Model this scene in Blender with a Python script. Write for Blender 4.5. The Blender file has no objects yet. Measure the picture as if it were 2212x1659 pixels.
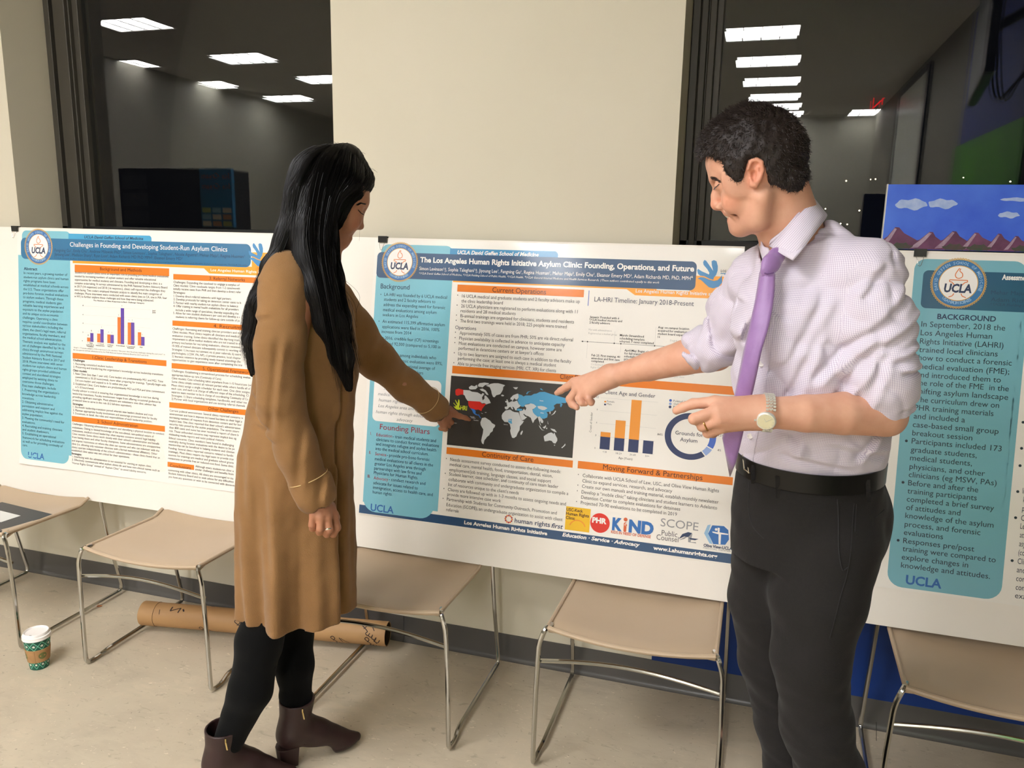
import bpy, bmesh, math, random
import numpy as np
from mathutils import Vector, Matrix
from mathutils.bvhtree import BVHTree

random.seed(7); RNG = np.random.default_rng(7)
PI = math.pi
COL = bpy.context.scene.collection
SC = bpy.context.scene

# ------------------------------------------------------------------ camera, world, exposure
def add_camera():
    yaw, pitch, roll = 0.29980369890287695, 0.1957598629710284, 0.019511100807819464
    f = Vector((-math.sin(yaw), math.cos(yaw), 0)); r = Vector((math.cos(yaw), math.sin(yaw), 0)); u = Vector((0, 0, 1))
    f2 = f*math.cos(pitch) - u*math.sin(pitch); u2 = u*math.cos(pitch) + f*math.sin(pitch)
    r3 = r*math.cos(roll) + u2*math.sin(roll); u3 = u2*math.cos(roll) - r*math.sin(roll)
    cam = bpy.data.cameras.new('camera'); o = bpy.data.objects.new('camera', cam); COL.objects.link(o)
    M = Matrix((r3, u3, -f2)).transposed().to_4x4(); M.translation = Vector((0, -2.5123625844427666, 1.55))
    o.matrix_world = M
    cam.sensor_fit = 'HORIZONTAL'; cam.sensor_width = 36.0; cam.lens = 36.0*1700/2212
    cam.clip_start = 0.02; cam.clip_end = 400
    SC.camera = o
add_camera()
SC.view_settings.view_transform = 'Standard'; SC.view_settings.look = 'None'
SC.view_settings.exposure = EXPOSURE = 0.0; SC.view_settings.gamma = 1.0
SC.view_settings.use_curve_mapping = False
w = bpy.data.worlds.new('night'); SC.world = w; w.use_nodes = True
w.node_tree.nodes['Background'].inputs[0].default_value = (0.006, 0.006, 0.008, 1)
w.node_tree.nodes['Background'].inputs[1].default_value = 0.6
LAMP = 52.0            # strength of the ceiling light diffusers
LAMP_COL = (1.0, 1.0, 1.03)

# ------------------------------------------------------------------ materials
MATS = {}
def srgb(c):
    return tuple(((x/255)/12.92 if x/255 <= .04045 else ((x/255+.055)/1.055)**2.4) for x in c)
def mat(name, rgb, rough=.5, metal=0, spec=.5, coat=0, coat_rough=.1, noise=None, bump=None, sheen=0, sss=0, emit=None):
    """rgb in 0..255 sRGB.  noise=(scale, amount, second rgb), bump=(scale, strength)"""
    if name in MATS: return MATS[name]
    m = bpy.data.materials.new(name); m.use_nodes = True; nt = m.node_tree
    b = nt.nodes['Principled BSDF']
    c = srgb(rgb) + (1,)
    b.inputs['Base Color'].default_value = c; b.inputs['Roughness'].default_value = rough
    b.inputs['Metallic'].default_value = metal; b.inputs['Specular IOR Level'].default_value = spec
    b.inputs['Coat Weight'].default_value = coat; b.inputs['Coat Roughness'].default_value = coat_rough
    b.inputs['Sheen Weight'].default_value = sheen
    if sss:
        b.inputs['Subsurface Weight'].default_value = sss; b.inputs['Subsurface Radius'].default_value = (1, .35, .2)
        b.inputs['Subsurface Scale'].default_value = .01
    if emit:
        b.inputs['Emission Color'].default_value = srgb(emit[0]) + (1,); b.inputs['Emission Strength'].default_value = emit[1]
    if noise or bump:
        tc = nt.nodes.new('ShaderNodeTexCoord')
    if noise:
        n = nt.nodes.new('ShaderNodeTexNoise'); n.inputs['Scale'].default_value = noise[0]; n.inputs['Detail'].default_value = 5
        nt.links.new(tc.outputs['Object'], n.inputs['Vector'])
        r = nt.nodes.new('ShaderNodeValToRGB'); e = r.color_ramp.elements
        e[0].position = .5-.25/max(noise[1], .01)*.5 if noise[1] > 1 else .32; e[1].position = .68
        e[0].color = c; e[1].color = srgb(noise[2]) + (1,)
        nt.links.new(n.outputs[0], r.inputs[0]); nt.links.new(r.outputs[0], b.inputs['Base Color'])
    if bump:
        n2 = nt.nodes.new('ShaderNodeTexNoise'); n2.inputs['Scale'].default_value = bump[0]; n2.inputs['Detail'].default_value = 3
        nt.links.new(tc.outputs['Object'], n2.inputs['Vector'])
        bp = nt.nodes.new('ShaderNodeBump'); bp.inputs['Strength'].default_value = bump[1]; bp.inputs['Distance'].default_value = .002
        nt.links.new(n2.outputs[0], bp.inputs['Height']); nt.links.new(bp.outputs[0], b.inputs['Normal'])
    MATS[name] = m
    return m

# ------------------------------------------------------------------ object helpers
def tag(o, label=None, cat=None, group=None, kind=None):
    if label: o['label'] = label
    if cat: o['category'] = cat
    if group: o['group'] = group
    if kind: o['kind'] = kind
    return o
def empty(name, loc=(0, 0, 0), rz=0):
    o = bpy.data.objects.new(name, None); COL.objects.link(o); o.location = loc; o.rotation_euler = (0, 0, rz)
    o.empty_display_size = .05
    return o
def link(name, me, m=None, parent=None, smooth=False):
    o = bpy.data.objects.new(name, me); COL.objects.link(o)
    if m: me.materials.append(m)
    if parent: o.parent = parent
    if smooth: me.shade_smooth()
    return o
class MB:
    """collects shapes, then links them as ONE mesh object"""
    def __init__(s): s.v = []; s.f = []
    def add(s, v, f):
        n = len(s.v); s.v += [tuple(p) for p in v]; s.f += [tuple(i+n for i in q) for q in f]; return s
    def box(s, lo, hi, M=None):
        x0, y0, z0 = lo; x1, y1, z1 = hi
        v = [Vector(p) for p in ((x0,y0,z0),(x1,y0,z0),(x1,y1,z0),(x0,y1,z0),(x0,y0,z1),(x1,y0,z1),(x1,y1,z1),(x0,y1,z1))]
        if M: v = [M @ p for p in v]
        return s.add(v, [(0,3,2,1),(4,5,6,7),(0,1,5,4),(1,2,6,5),(2,3,7,6),(3,0,4,7)])
    def tube(s, pts, r, n=8, cap=True, closed=False, flat=1.0):
        pts = [Vector(p) for p in pts]; N = len(pts)
        R = r if hasattr(r, '__len__') else [r]*N
        up = None; base = len(s.v); rings = []
        for i, p in enumerate(pts):
            a = pts[(i-1) % N] if (i > 0 or closed) else p; b = pts[(i+1) % N] if (i < N-1 or closed) else p
            t = (b-a).normalized()
            if up is None:
                up = Vector((0, 0, 1)) if abs(t.z) < .9 else Vector((0, 1, 0))
            up = (up - t*up.dot(t)); up = up.normalized() if up.length > 1e-6 else t.orthogonal().normalized()
            sd = t.cross(up)
            rings.append([p + (up*math.cos(2*PI*k/n)*flat + sd*math.sin(2*PI*k/n))*R[i] for k in range(n)])
        v = [q for rg in rings for q in rg]; f = []
        for i in range(N if closed else N-1):
            for k in range(n):
                a, b = i*n+k, i*n+(k+1) % n; c, d = ((i+1) % N)*n+(k+1) % n, ((i+1) % N)*n+k
                f.append((a, d, c, b))
        if cap and not closed: f += [tuple(range(n)), tuple(reversed(range((N-1)*n, N*n)))]
        return s.add(v, f)
    def lathe(s, prof, c=(0, 0, 0), n=32, M=None, cap=True):
        v = []; f = []
        for r, z in prof:
            for k in range(n):
                p = Vector((r*math.cos(2*PI*k/n), r*math.sin(2*PI*k/n), z))
                v.append((M @ p if M else p) + Vector(c))
        for i in range(len(prof)-1):
            for k in range(n): f.append((i*n+k, i*n+(k+1) % n, (i+1)*n+(k+1) % n, (i+1)*n+k))
        if cap: f += [tuple(reversed(range(n))), tuple(range((len(prof)-1)*n, len(prof)*n))]
        return s.add(v, f)
    def prism(s, poly, z0, z1, fn=None):
        n = len(poly); v = [(x, y, z0) for x, y in poly] + [(x, y, z1) for x, y in poly]
        if fn: v = [fn(*p) for p in v]
        return s.add(v, [tuple(reversed(range(n))), tuple(range(n, 2*n))] + [(i, (i+1) % n, n+(i+1) % n, n+i) for i in range(n)])
    def mesh(s, name):
        me = bpy.data.meshes.new(name); me.from_pydata([tuple(p) for p in s.v], [], s.f); me.update(); return me
    def build(s, name, m, parent=None, smooth=False, bevel=0):
        o = link(name, s.mesh(name), m, parent)
        if smooth: o.data.shade_smooth(); o.data.set_sharp_from_angle(angle=math.radians(40))
        if bevel:
            md = o.modifiers.new('bevel', 'BEVEL'); md.width = bevel; md.segments = 2; md.limit_method = 'ANGLE'
        return o
def arc_path(pts, rad=.03, seg=5):
    """polyline with rounded corners"""
    P = [Vector(p) for p in pts]; out = [P[0]]
    for a, b, c in zip(P, P[1:], P[2:]):
        r = min(rad, (a-b).length*.45, (c-b).length*.45)
        p0 = b+(a-b).normalized()*r; p2 = b+(c-b).normalized()*r
        for i in range(seg+1):
            t = i/seg; out.append(p0*(1-t)**2 + b*2*t*(1-t) + p2*t*t)
    out.append(P[-1]); return out
def spline(pts, n=8):
    P = [np.array(p, float) for p in pts]; P = [2*P[0]-P[1]] + P + [2*P[-1]-P[-2]]; out = []
    for i in range(1, len(P)-2):
        for k in range(n):
            t = k/n; a, b, c, d = P[i-1], P[i], P[i+1], P[i+2]
            out.append(.5*((2*b)+(-a+c)*t+(2*a-5*b+4*c-d)*t*t+(-a+3*b-3*c+d)*t**3))
    out.append(P[-2]); return out

# ------------------------------------------------------------------ signed distance shapes -> one continuous mesh
def noise3(p, seed=0, oct=2):
    r = np.random.default_rng(seed); v = 0; amp = 1
    for o in range(oct):
        for i in range(3):
            d = r.normal(size=3); d /= np.linalg.norm(d); d *= (1.7**o)*(1+.3*i); d2 = r.normal(size=3)*.7
            v = v + amp*np.sin(p[0]*d[0]+p[1]*d[1]+p[2]*d[2]+r.uniform(0, 6)+1.3*np.sin(p[0]*d2[0]+p[1]*d2[1]+p[2]*d2[2]+r.uniform(0, 6)))/3
        amp *= .5
    return v
class Field:
    def __init__(s, h): s.h = h; s.ops = []; s.post = []
    def op(s, fn, lo, hi, k=.01, mode='add'):
        m = k + 3*s.h
        s.ops.append((fn, np.array(lo)-m, np.array(hi)+m, k, mode)); return s
    def cone(s, a, b, ra, rb, k=.01, mode='add', squash=None):
        """tapered capsule; squash=(axis, factor) flattens it along an axis"""
        a = np.array(a, float); b = np.array(b, float); ab = b-a; L = max(ab @ ab, 1e-12)
        sq = None
        if squash is not None:
            ax = np.array(squash[0], float); ax /= np.linalg.norm(ax); sq = (ax, 1/squash[1]-1)
        def fn(X, Y, Z):
            px, py, pz = X-a[0], Y-a[1], Z-a[2]
            t = np.clip((px*ab[0]+py*ab[1]+pz*ab[2])/L, 0, 1)
            px, py, pz = px-t*ab[0], py-t*ab[1], pz-t*ab[2]
            if sq is not None:
                q = (px*sq[0][0]+py*sq[0][1]+pz*sq[0][2])*sq[1]
                px, py, pz = px+q*sq[0][0], py+q*sq[0][1], pz+q*sq[0][2]
            return np.sqrt(px*px+py*py+pz*pz)-(ra+(rb-ra)*t)
        R = max(ra, rb)
        return s.op(fn, np.minimum(a, b)-R, np.maximum(a, b)+R, k, mode)
    def chain(s, pts, rad, k=.01, mode='add', squash=None):
        for i in range(len(pts)-1): s.cone(pts[i], pts[i+1], rad[i], rad[i+1], k, mode, squash)
        return s
    def ell(s, c, r, A=None, k=.01, mode='add'):
        c = np.array(c, float); r = np.array(r, float); A = np.eye(3) if A is None else np.array(A, float)
        def fn(X, Y, Z):
            p = (X-c[0], Y-c[1], Z-c[2]); q = [(p[0]*A[i][0]+p[1]*A[i][1]+p[2]*A[i][2]) for i in range(3)]
            k0 = np.sqrt((q[0]/r[0])**2+(q[1]/r[1])**2+(q[2]/r[2])**2)
            k1 = np.sqrt((q[0]/r[0]**2)**2+(q[1]/r[1]**2)**2+(q[2]/r[2]**2)**2)
            return k0*(k0-1)/np.maximum(k1, 1e-6)
        e = np.sqrt(((A.T*r)**2).sum(1))
        return s.op(fn, c-e, c+e, k, mode)
    def loft(s, rows, ex, ey, k=.01, mode='add', fold=None):
        """rows: (z, cx, cy, rx, ry) bottom to top; ex, ey: horizontal axes; fold(theta, z) adds to the radius"""
        R = np.array(sorted(rows)); zs = R[:, 0]
        def fn(X, Y, Z):
            zz = np.clip(Z, zs[0], zs[-1]); g = [np.interp(zz, zs, R[:, i]) for i in range(1, 5)]
            dx, dy = X-g[0], Y-g[1]; u = dx*ex[0]+dy*ex[1]; v = dx*ey[0]+dy*ey[1]
            q = np.sqrt((u/g[2])**2+(v/g[3])**2); d = (q-1)*np.minimum(g[2], g[3])
            if fold: d = d-fold(np.arctan2(v/g[3], u/g[2]), zz)
            return np.maximum(d, np.maximum(zs[0]-Z, Z-zs[-1]))
        m = R[:, 3:].max()+.03
        return s.op(fn, (R[:, 1].min()-m, R[:, 2].min()-m, zs[0]), (R[:, 1].max()+m, R[:, 2].max()+m, zs[-1]), k, mode)
    def mesh(s, name, disp=None, B=36):
        h = s.h; pos = [o for o in s.ops if o[4] == 'add']
        lo = np.min([o[1] for o in pos], 0); hi = np.max([o[2] for o in pos], 0)
        nb = np.ceil((hi-lo)/(h*B)).astype(int); VK = []; VP = []; QK = []
        S = np.array([1, 1 << 20, 1 << 40], dtype=np.int64)
        for bi in np.ndindex(*nb):
            g0 = np.array(bi)*B-1; b0 = lo+g0*h; b1 = b0+(B+2)*h
            ops = [o for o in s.ops if np.all(o[1] < b1) and np.all(o[2] > b0)]
            if not any(o[4] == 'add' for o in ops): continue
            ax = [b0[i]+np.arange(B+3)*h for i in range(3)]
            X, Y, Z = np.meshgrid(*ax, indexing='ij', sparse=True)
            a = np.full((B+3,)*3, 1.0)
            for fn, l, r, k, mode in ops:
                i0 = [max(0, int((l[i]-b0[i])/h)) for i in range(3)]; i1 = [min(B+3, int((r[i]-b0[i])/h)+2) for i in range(3)]
                if any(i1[i] <= i0[i] for i in range(3)): continue
                sl = tuple(slice(i0[i], i1[i]) for i in range(3))
                d = fn(X[sl[0]], Y[:, sl[1]], Z[:, :, sl[2]]); q = a[sl]
                if mode == 'add':
                    if k > 0:
                        t = np.maximum(k-np.abs(q-d), 0)/k; a[sl] = np.minimum(q, d)-t*t*k*.25
                    else: a[sl] = np.minimum(q, d)
                else:
                    d = -d
                    if k > 0:
                        t = np.maximum(k-np.abs(q-d), 0)/k; a[sl] = np.maximum(q, d)+t*t*k*.25
                    else: a[sl] = np.maximum(q, d)
            if disp is not None and (np.abs(a) < .05).any(): a = a+disp(X, Y, Z)
            sg = a < 0
            if sg.all() or not sg.any(): continue
            n = B+2
            cnt = np.zeros((n,)*3, np.uint8)
            for dx in (0, 1):
                for dy in (0, 1):
                    for dz in (0, 1): cnt += sg[dx:dx+n, dy:dy+n, dz:dz+n]
            I = np.argwhere((cnt > 0) & (cnt < 8))
            if len(I) == 0: continue
            acc = np.zeros((len(I), 3)); num = np.zeros(len(I))
            cr = [(x, y, z) for x in (0, 1) for y in (0, 1) for z in (0, 1)]
            val = {c: a[I[:, 0]+c[0], I[:, 1]+c[1], I[:, 2]+c[2]] for c in cr}
            for c in cr:
                for axi in range(3):
                    if c[axi]: continue
                    e = list(c); e[axi] = 1; e = tuple(e); va, vb = val[c], val[e]
                    x = (va < 0) != (vb < 0); t = np.where(x, va/np.where(x, va-vb, 1), 0)
                    p = np.tile(np.array(c, float), (len(I), 1)); p[:, axi] += t
                    acc += p*x[:, None]; num += x
            VP.append(b0+(I+acc/num[:, None])*h); VK.append(((I+g0+8) @ S))
            for axi in range(3):     # faces for edges owned by this block
                sl0 = [slice(1, B+1)]*3; sl1 = [slice(1, B+1)]*3; sl1[axi] = slice(2, B+2)
                s0 = sg[tuple(sl0)]; s1 = sg[tuple(sl1)]
                for flip, mk in ((False, s0 & ~s1), (True, ~s0 & s1)):
                    E = np.argwhere(mk)+1
                    if len(E) == 0: continue
                    u = np.zeros(3, int); v = np.zeros(3, int); u[(axi+1) % 3] = 1; v[(axi+2) % 3] = 1
                    q = [E-u-v, E-v, E, E-u]
                    if flip: q = q[::-1]
                    QK.append(np.stack([(p+g0+8) @ S for p in q], 1))
        K = np.concatenate(VK); P = np.concatenate(VP); Q = np.concatenate(QK)
        uk, first = np.unique(K, return_index=True); P = P[first]
        F = np.searchsorted(uk, Q)
        me = bpy.data.meshes.new(name); me.vertices.add(len(P)); me.vertices.foreach_set('co', P.astype(np.float32).ravel())
        me.loops.add(F.size); me.loops.foreach_set('vertex_index', F.astype(np.int32).ravel())
        me.polygons.add(len(F)); me.polygons.foreach_set('loop_start', np.arange(0, F.size, 4, dtype=np.int32))
        me.polygons.foreach_set('loop_total', np.full(len(F), 4, np.int32)) if bpy.app.version < (4, 0) else None
        me.update(calc_edges=True); me.validate()
        me.shade_smooth()
        return me
def tint(me, spots, base=(1, 1, 1)):
    """colour attribute 'tint': spots = (centre, radius, rgb) of natural skin colour differences such as lips"""
    n = len(me.vertices); co = np.empty(n*3, np.float32); me.vertices.foreach_get('co', co); co = co.reshape(-1, 3)
    c = np.tile(np.array(base+(1,), np.float32), (n, 1))
    for ce, r, rgb in spots:
        ce = np.array(ce); r = np.array(r if hasattr(r, '__len__') else (r,)*3)
        w = np.clip(1.3-1.3*(((co-ce)/r)**2).sum(1), 0, 1)[:, None]
        c[:, :3] = c[:, :3]*(1-w)+np.array(rgb)*w
    a = me.color_attributes.new('tint', 'FLOAT_COLOR', 'POINT'); a.data.foreach_set('color', c.ravel())
def use_tint(m):
    nt = m.node_tree; b = nt.nodes['Principled BSDF']; at = nt.nodes.new('ShaderNodeVertexColor'); at.layer_name = 'tint'
    mx = nt.nodes.new('ShaderNodeMix'); mx.data_type = 'RGBA'; mx.blend_type = 'MULTIPLY'; mx.inputs[0].default_value = 1
    ins = b.inputs['Base Color']
    if ins.links: nt.links.new(ins.links[0].from_socket, mx.inputs[6])
    else: mx.inputs[6].default_value = ins.default_value
    nt.links.new(at.outputs[0], mx.inputs[7]); nt.links.new(mx.outputs[2], ins)

def bvh_of(me): return BVHTree.FromPolygons([v.co for v in me.vertices], [tuple(p.vertices) for p in me.polygons])
def comb(me, guides, count, steps, ds, r, seed, lift=.0012, jit=.0008, test=None):
    """fine strands combed over the surface of a hair volume, following the nearest guide curve"""
    from mathutils.kdtree import KDTree
    bv = bvh_of(me); P_ = []; T_ = []
    for g in guides:
        q = spline(g, 6)
        for a, b in zip(q, q[1:]): P_.append(a); T_.append((b-a)/max(np.linalg.norm(b-a), 1e-9))
    kd = KDTree(len(P_)); [kd.insert(p, i) for i, p in enumerate(P_)]; kd.balance()
    rg = np.random.default_rng(seed); mb = MB(); n = len(me.polygons)
    for i in rg.integers(0, n, count):
        p = Vector(me.polygons[int(i)].center)
        if test and not test(p): continue
        pts = []; off = lift*rg.uniform(.2, 1.6); wob = Vector(rg.normal(size=3)*.12)
        for k in range(steps):
            co, nn, _, _ = bv.find_nearest(p)
            if co is None: break
            pts.append(co+nn*(off*math.sin(PI*(k+.6)/(steps+.2)))); t = Vector((0, 0, 0))
            for c, j, d in kd.find_n(co, 3): t += Vector(T_[j])/(d+.004)
            t = t.normalized()+wob; t = (t-nn*t.dot(nn)); t.normalize(); p = co+t*ds
        if len(pts) > 2: mb.tube(pts, [r*(1-.8*abs(2*q/(len(pts)-1)-1)**2) for q in range(len(pts))], 3, cap=False)
    return mb

# ------------------------------------------------------------------ flat print
def font_curve():
    cu = bpy.data.curves.new('print_text', 'FONT'); cu.fill_mode = 'FRONT'; cu.resolution_u = 1
    o = bpy.data.objects.new('print_text', cu); COL.objects.link(o); return cu, o
FCU, FOB = font_curve()
def text_geo(t, size, width, bold=0, shear=0, res=1):
    FCU.body = t; FCU.size = 1.0; FCU.offset = bold; FCU.shear = shear; FCU.resolution_u = res
    FOB.update_tag(); dg = bpy.context.evaluated_depsgraph_get(); me = FOB.evaluated_get(dg).to_mesh()
    n = len(me.vertices)
    if n == 0: return np.zeros((0, 2)), []
    co = np.empty(n*3, np.float32); me.vertices.foreach_get('co', co); co = co.reshape(-1, 3)[:, :2].astype(float)
    f = [tuple(p.vertices) for p in me.polygons]; FOB.evaluated_get(dg).to_mesh_clear()
    x0, x1 = co[:, 0].min(), co[:, 0].max()
    co[:, 0] = (co[:, 0]-x0)*(width/max(x1-x0, 1e-6) if width else size); co[:, 1] *= size
    return co, f

# ================================================================== room
WALL = mat('wall_paint_cream', (207, 199, 179), .55, spec=.3, noise=(2.0, .5, (204, 196, 175)), bump=(90, .06))
BLUE = mat('wall_paint_blue', (14, 48, 112), .5, spec=.35, bump=(90, .06))
CEILM = mat('ceiling_tile_white', (208, 206, 198), .9, spec=.1, bump=(140, .3))
BASE = mat('baseboard_vinyl_grey', (72, 69, 66), .32, spec=.5, coat=.2, coat_rough=.2)
BRONZE = mat('window_frame_bronze', (70, 66, 58), .45, spec=.4, metal=.2)
BLACK = mat('black_plastic', (14, 14, 15), .4)

def floor_material():
    m = bpy.data.materials.new('floor_vinyl_mottled'); m.use_nodes = True; nt = m.node_tree; b = nt.nodes['Principled BSDF']
    tc = nt.nodes.new('ShaderNodeTexCoord')
    def mapping(rot, sc):
        mp = nt.nodes.new('ShaderNodeMapping'); mp.inputs['Rotation'].default_value = (0, 0, rot); mp.inputs['Scale'].default_value = sc
        nt.links.new(tc.outputs['Object'], mp.inputs[0]); return mp
    def noise(mp, sc, det=6, rough=.6, dist=0):
        n = nt.nodes.new('ShaderNodeTexNoise'); n.inputs['Scale'].default_value = sc; n.inputs['Detail'].default_value = det
        n.inputs['Roughness'].default_value = rough; n.inputs['Distortion'].default_value = dist
        nt.links.new(mp.outputs[0], n.inputs['Vector']); return n
    def ramp(n, p0, c0, p1, c1):
        r = nt.nodes.new('ShaderNodeValToRGB'); r.color_ramp.elements[0].position = p0; r.color_ramp.elements[1].position = p1
        r.color_ramp.elements[0].color = c0; r.color_ramp.elements[1].color = c1; nt.links.new(n.outputs[0], r.inputs[0]); return r
    def mix(fac, a, bb):
        x = nt.nodes.new('ShaderNodeMix'); x.data_type = 'RGBA'; nt.links.new(fac.outputs[0], x.inputs[0])
        nt.links.new(a, x.inputs[6])
        if isinstance(bb, tuple): x.inputs[7].default_value = bb
        else: nt.links.new(bb, x.inputs[7])
        return x.outputs[2]
    big = ramp(noise(mapping(.3, (1, 1, 1)), 3.2, 5, .6, .6), .35, srgb((178, 165, 144))+(1,), .65, srgb((199, 184, 160))+(1,))
    st = ramp(noise(mapping(.75, (1, 2.6, 1)), 9, 6, .65, .5), .42, (0, 0, 0, 1), .6, (1, 1, 1, 1))
    c = mix(st, big.outputs[0], srgb((190, 177, 154))+(1,))
    dk = ramp(noise(mapping(.75, (1, 2.2, 1)), 22, 4, .6, 1.2), .60, (0, 0, 0, 1), .72, (.75, .75, .75, 1))
    c = mix(dk, c, srgb((159, 147, 126))+(1,))
    lt = ramp(noise(mapping(.55, (1, 1.9, 1)), 30, 2, .5, 2.0), .67, (0, 0, 0, 1), .75, (.6, .6, .6, 1))
    c = mix(lt, c, srgb((228, 213, 190))+(1,))
    sp = ramp(noise(mapping(0, (1, 1, 1)), 95, 1, .4), .76, (0, 0, 0, 1), .78, (.7, .7, .7, 1))
    c = mix(sp, c, srgb((112, 102, 90))+(1,))
    nt.links.new(c, b.inputs['Base Color'])
    b.inputs['Roughness'].default_value = .36; b.inputs['Specular IOR Level'].default_value = .45
    n = noise(mapping(0, (1, 1, 1)), 60, 2); bp = nt.nodes.new('ShaderNodeBump'); bp.inputs['Strength'].default_value = .08; bp.inputs['Distance'].default_value = .001
    nt.links.new(n.outputs[0], bp.inputs['Height']); nt.links.new(bp.outputs[0], b.inputs['Normal'])
    return m
XR = 1.50                                  # the right wall steps in behind the viewer
X0, X1, Y1, ZC = -7.2, 1.85, -10.5, 3.35   # left wall, right wall, rear wall, ceiling
def structure(o): o['kind'] = 'structure'; return o
structure(MB().box((X0, Y1, -.1), (X1, .35, 0)).build('floor', floor_material()))
structure(MB().box((X0-.1, Y1, ZC), (X1+.1, .35, ZC+.1)).build('ceiling', CEILM))
# front wall: pieces around the two window openings (same plane), the reveals are 0.2 m deep
WL, WR, VL = -2.88, -1.438, -.266          # window openings: WL..WR and VL..VR
VR, SILL, HEAD = 1.80, 1.46, 2.95
wf = MB()
for a, b, z0, z1 in ((X0, X1, .102, SILL), (X0, X1, HEAD, ZC), (X0, WL, SILL, HEAD), (WR, VL, SILL, HEAD), (VR, X1, SILL, HEAD)):
    wf.box((a, 0, z0), (b, .22, z1))
structure(wf.build('wall_front', WALL))
structure(MB().box((-.254, -.003, .102), (X1-.01, 0, 1.30)).build('wall_front_blue_panel', BLUE))
structure(MB().box((X0-.1, Y1, 0), (X0, .35, ZC)).build('wall_left', mat('wall_back_grey', (168, 166, 152), .6)))
structure(MB().box((X0, Y1-.1, 0), (X1, Y1, ZC)).build('wall_back', mat('wall_back_grey', (168, 166, 152), .6)))
structure(MB().box((X1, -2.7, 0), (X1+.1, .35, ZC)).box((XR, Y1, 0), (X1+.1, -2.7, ZC)).build('wall_right', mat('wall_right_grey', (128, 124, 112), .6)))
# cove baseboard with its rounded toe
prof = [(0, 0), (-.012, 0), (-.0115, .006), (-.008, .012), (-.005, .02), (-.004, .096), (-.003, .102), (0, .102)]
bb = MB(); n = len(prof); seam = -1.185
for a, b in ((X0+.01, seam-.0006), (seam+.0006, X1-.01)):
    bb.add([(x, y-.0005, z) for x in (a, b) for y, z in prof], [tuple(range(n)), tuple(reversed(range(n, 2*n)))]+[(i, n+i, n+(i+1) % n, (i+1) % n) for i in range(n)])
structure(bb.build('baseboard_front', BASE, smooth=True))

# windows: bronze frames and two glass panes each
def glass_material():
    m = bpy.data.materials.new('window_glass'); m.use_nodes = True; nt = m.node_tree
    for x in list(nt.nodes):
        if x.type != 'OUTPUT_MATERIAL': nt.nodes.remove(x)
    out = nt.nodes['Material Output']; tr = nt.nodes.new('ShaderNodeBsdfTransparent'); tr.inputs[0].default_value = (.82, .85, .84, 1)
    gl = nt.nodes.new('ShaderNodeBsdfGlossy'); gl.inputs['Roughness'].default_value = 0; gl.inputs[0].default_value = (1, .97, .93, 1)
    fr = nt.nodes.new('ShaderNodeFresnel'); fr.inputs[0].default_value = 1.55
    mx = nt.nodes.new('ShaderNodeMixShader'); nt.links.new(fr.outputs[0], mx.inputs[0]); nt.links.new(tr.outputs[0], mx.inputs[1]); nt.links.new(gl.outputs[0], mx.inputs[2])
    nt.links.new(mx.outputs[0], out.inputs[0]); return m
GLASS = glass_material()
def window(name, x0, x1, jamb):
    root = structure(empty(name, ((x0+x1)/2, .2, SILL)))
    cx, cz = (x0+x1)/2, SILL
    def part(mb, nm, m, **k): mb.v = [(x-cx, y-.2, z-cz) for x, y, z in mb.v]; return mb.build(nm, m, root, **k)
    fr = MB()
    # left jamb is a stack of vertical profiles, the others are plain
    y0 = .20
    for a, b, ya in jamb: fr.box((x0+a, ya, SILL+.002), (x0+b, .29, HEAD-.002))
    fr.box((x1-.05, .215, SILL+.002), (x1-.001, .29, HEAD-.002))
    part(fr, 'window_frame', BRONZE, bevel=.002)
    fb = MB(); fb.box((x0+.002, .205, SILL+.002), (x1-.002, .29, SILL+.062)); fb.box((x0+.002, .195, SILL+.002), (x1-.002, .215, SILL+.04)); fb.box((x0+.002, .215, HEAD-.05), (x1-.002, .29, HEAD-.002))
    part(fb, 'window_rail', mat('window_rail_black', (16, 15, 14), .4), bevel=.002)
    for i, (yy, dy, dz) in enumerate(((.255, 0, 0), (.275, .003, .0022))):
        g = MB(); g.add([(x0+.02, yy-dy*.5, SILL+.02), (x1-.02, yy+dy*.5, SILL+.02), (x1-.02, yy+dy*.5+dz, HEAD-.02), (x0+.02, yy-dy*.5+dz, HEAD-.02)], [(0, 1, 2, 3)])
        part(g, 'glass_pane', GLASS)
    return root
window('window_1', WL, WR, ((.002, .030, .205), (.030, .055, .225), (.055, .115, .200), (.115, .122, .215), (.122, .150, .232)))
window('window_2', VL, VR, ((.002, .026, .205), (.026, .030, .215), (.030, .050, .203), (.050, .056, .214), (.056, .076, .205), (.076, .096, .228)))

# lights of the city far outside
cl = MB()
for i in range(70):
    a = RNG.uniform(-.25, 1.0); Y = 60+RNG.uniform(0, 30); z = RNG.normal(0, 1)*1.6+4.0; r = RNG.uniform(.03, .07)
    X = a*Y*.55
    cl.add([(X, Y, z-r), (X+r, Y, z), (X, Y, z+r), (X-r, Y, z), (X, Y+.05, z), (X, Y-.05, z)], [(0, 1, 5), (1, 2, 5), (2, 3, 5), (3, 0, 5), (1, 0, 4), (2, 1, 4), (3, 2, 4), (0, 3, 4)])
tag(cl.build('city_lights', mat('city_lamp', (255, 230, 180), emit=((255, 225, 170), 30))), 'tiny lights of the city at night far beyond the window', 'lights', kind='stuff')

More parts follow.
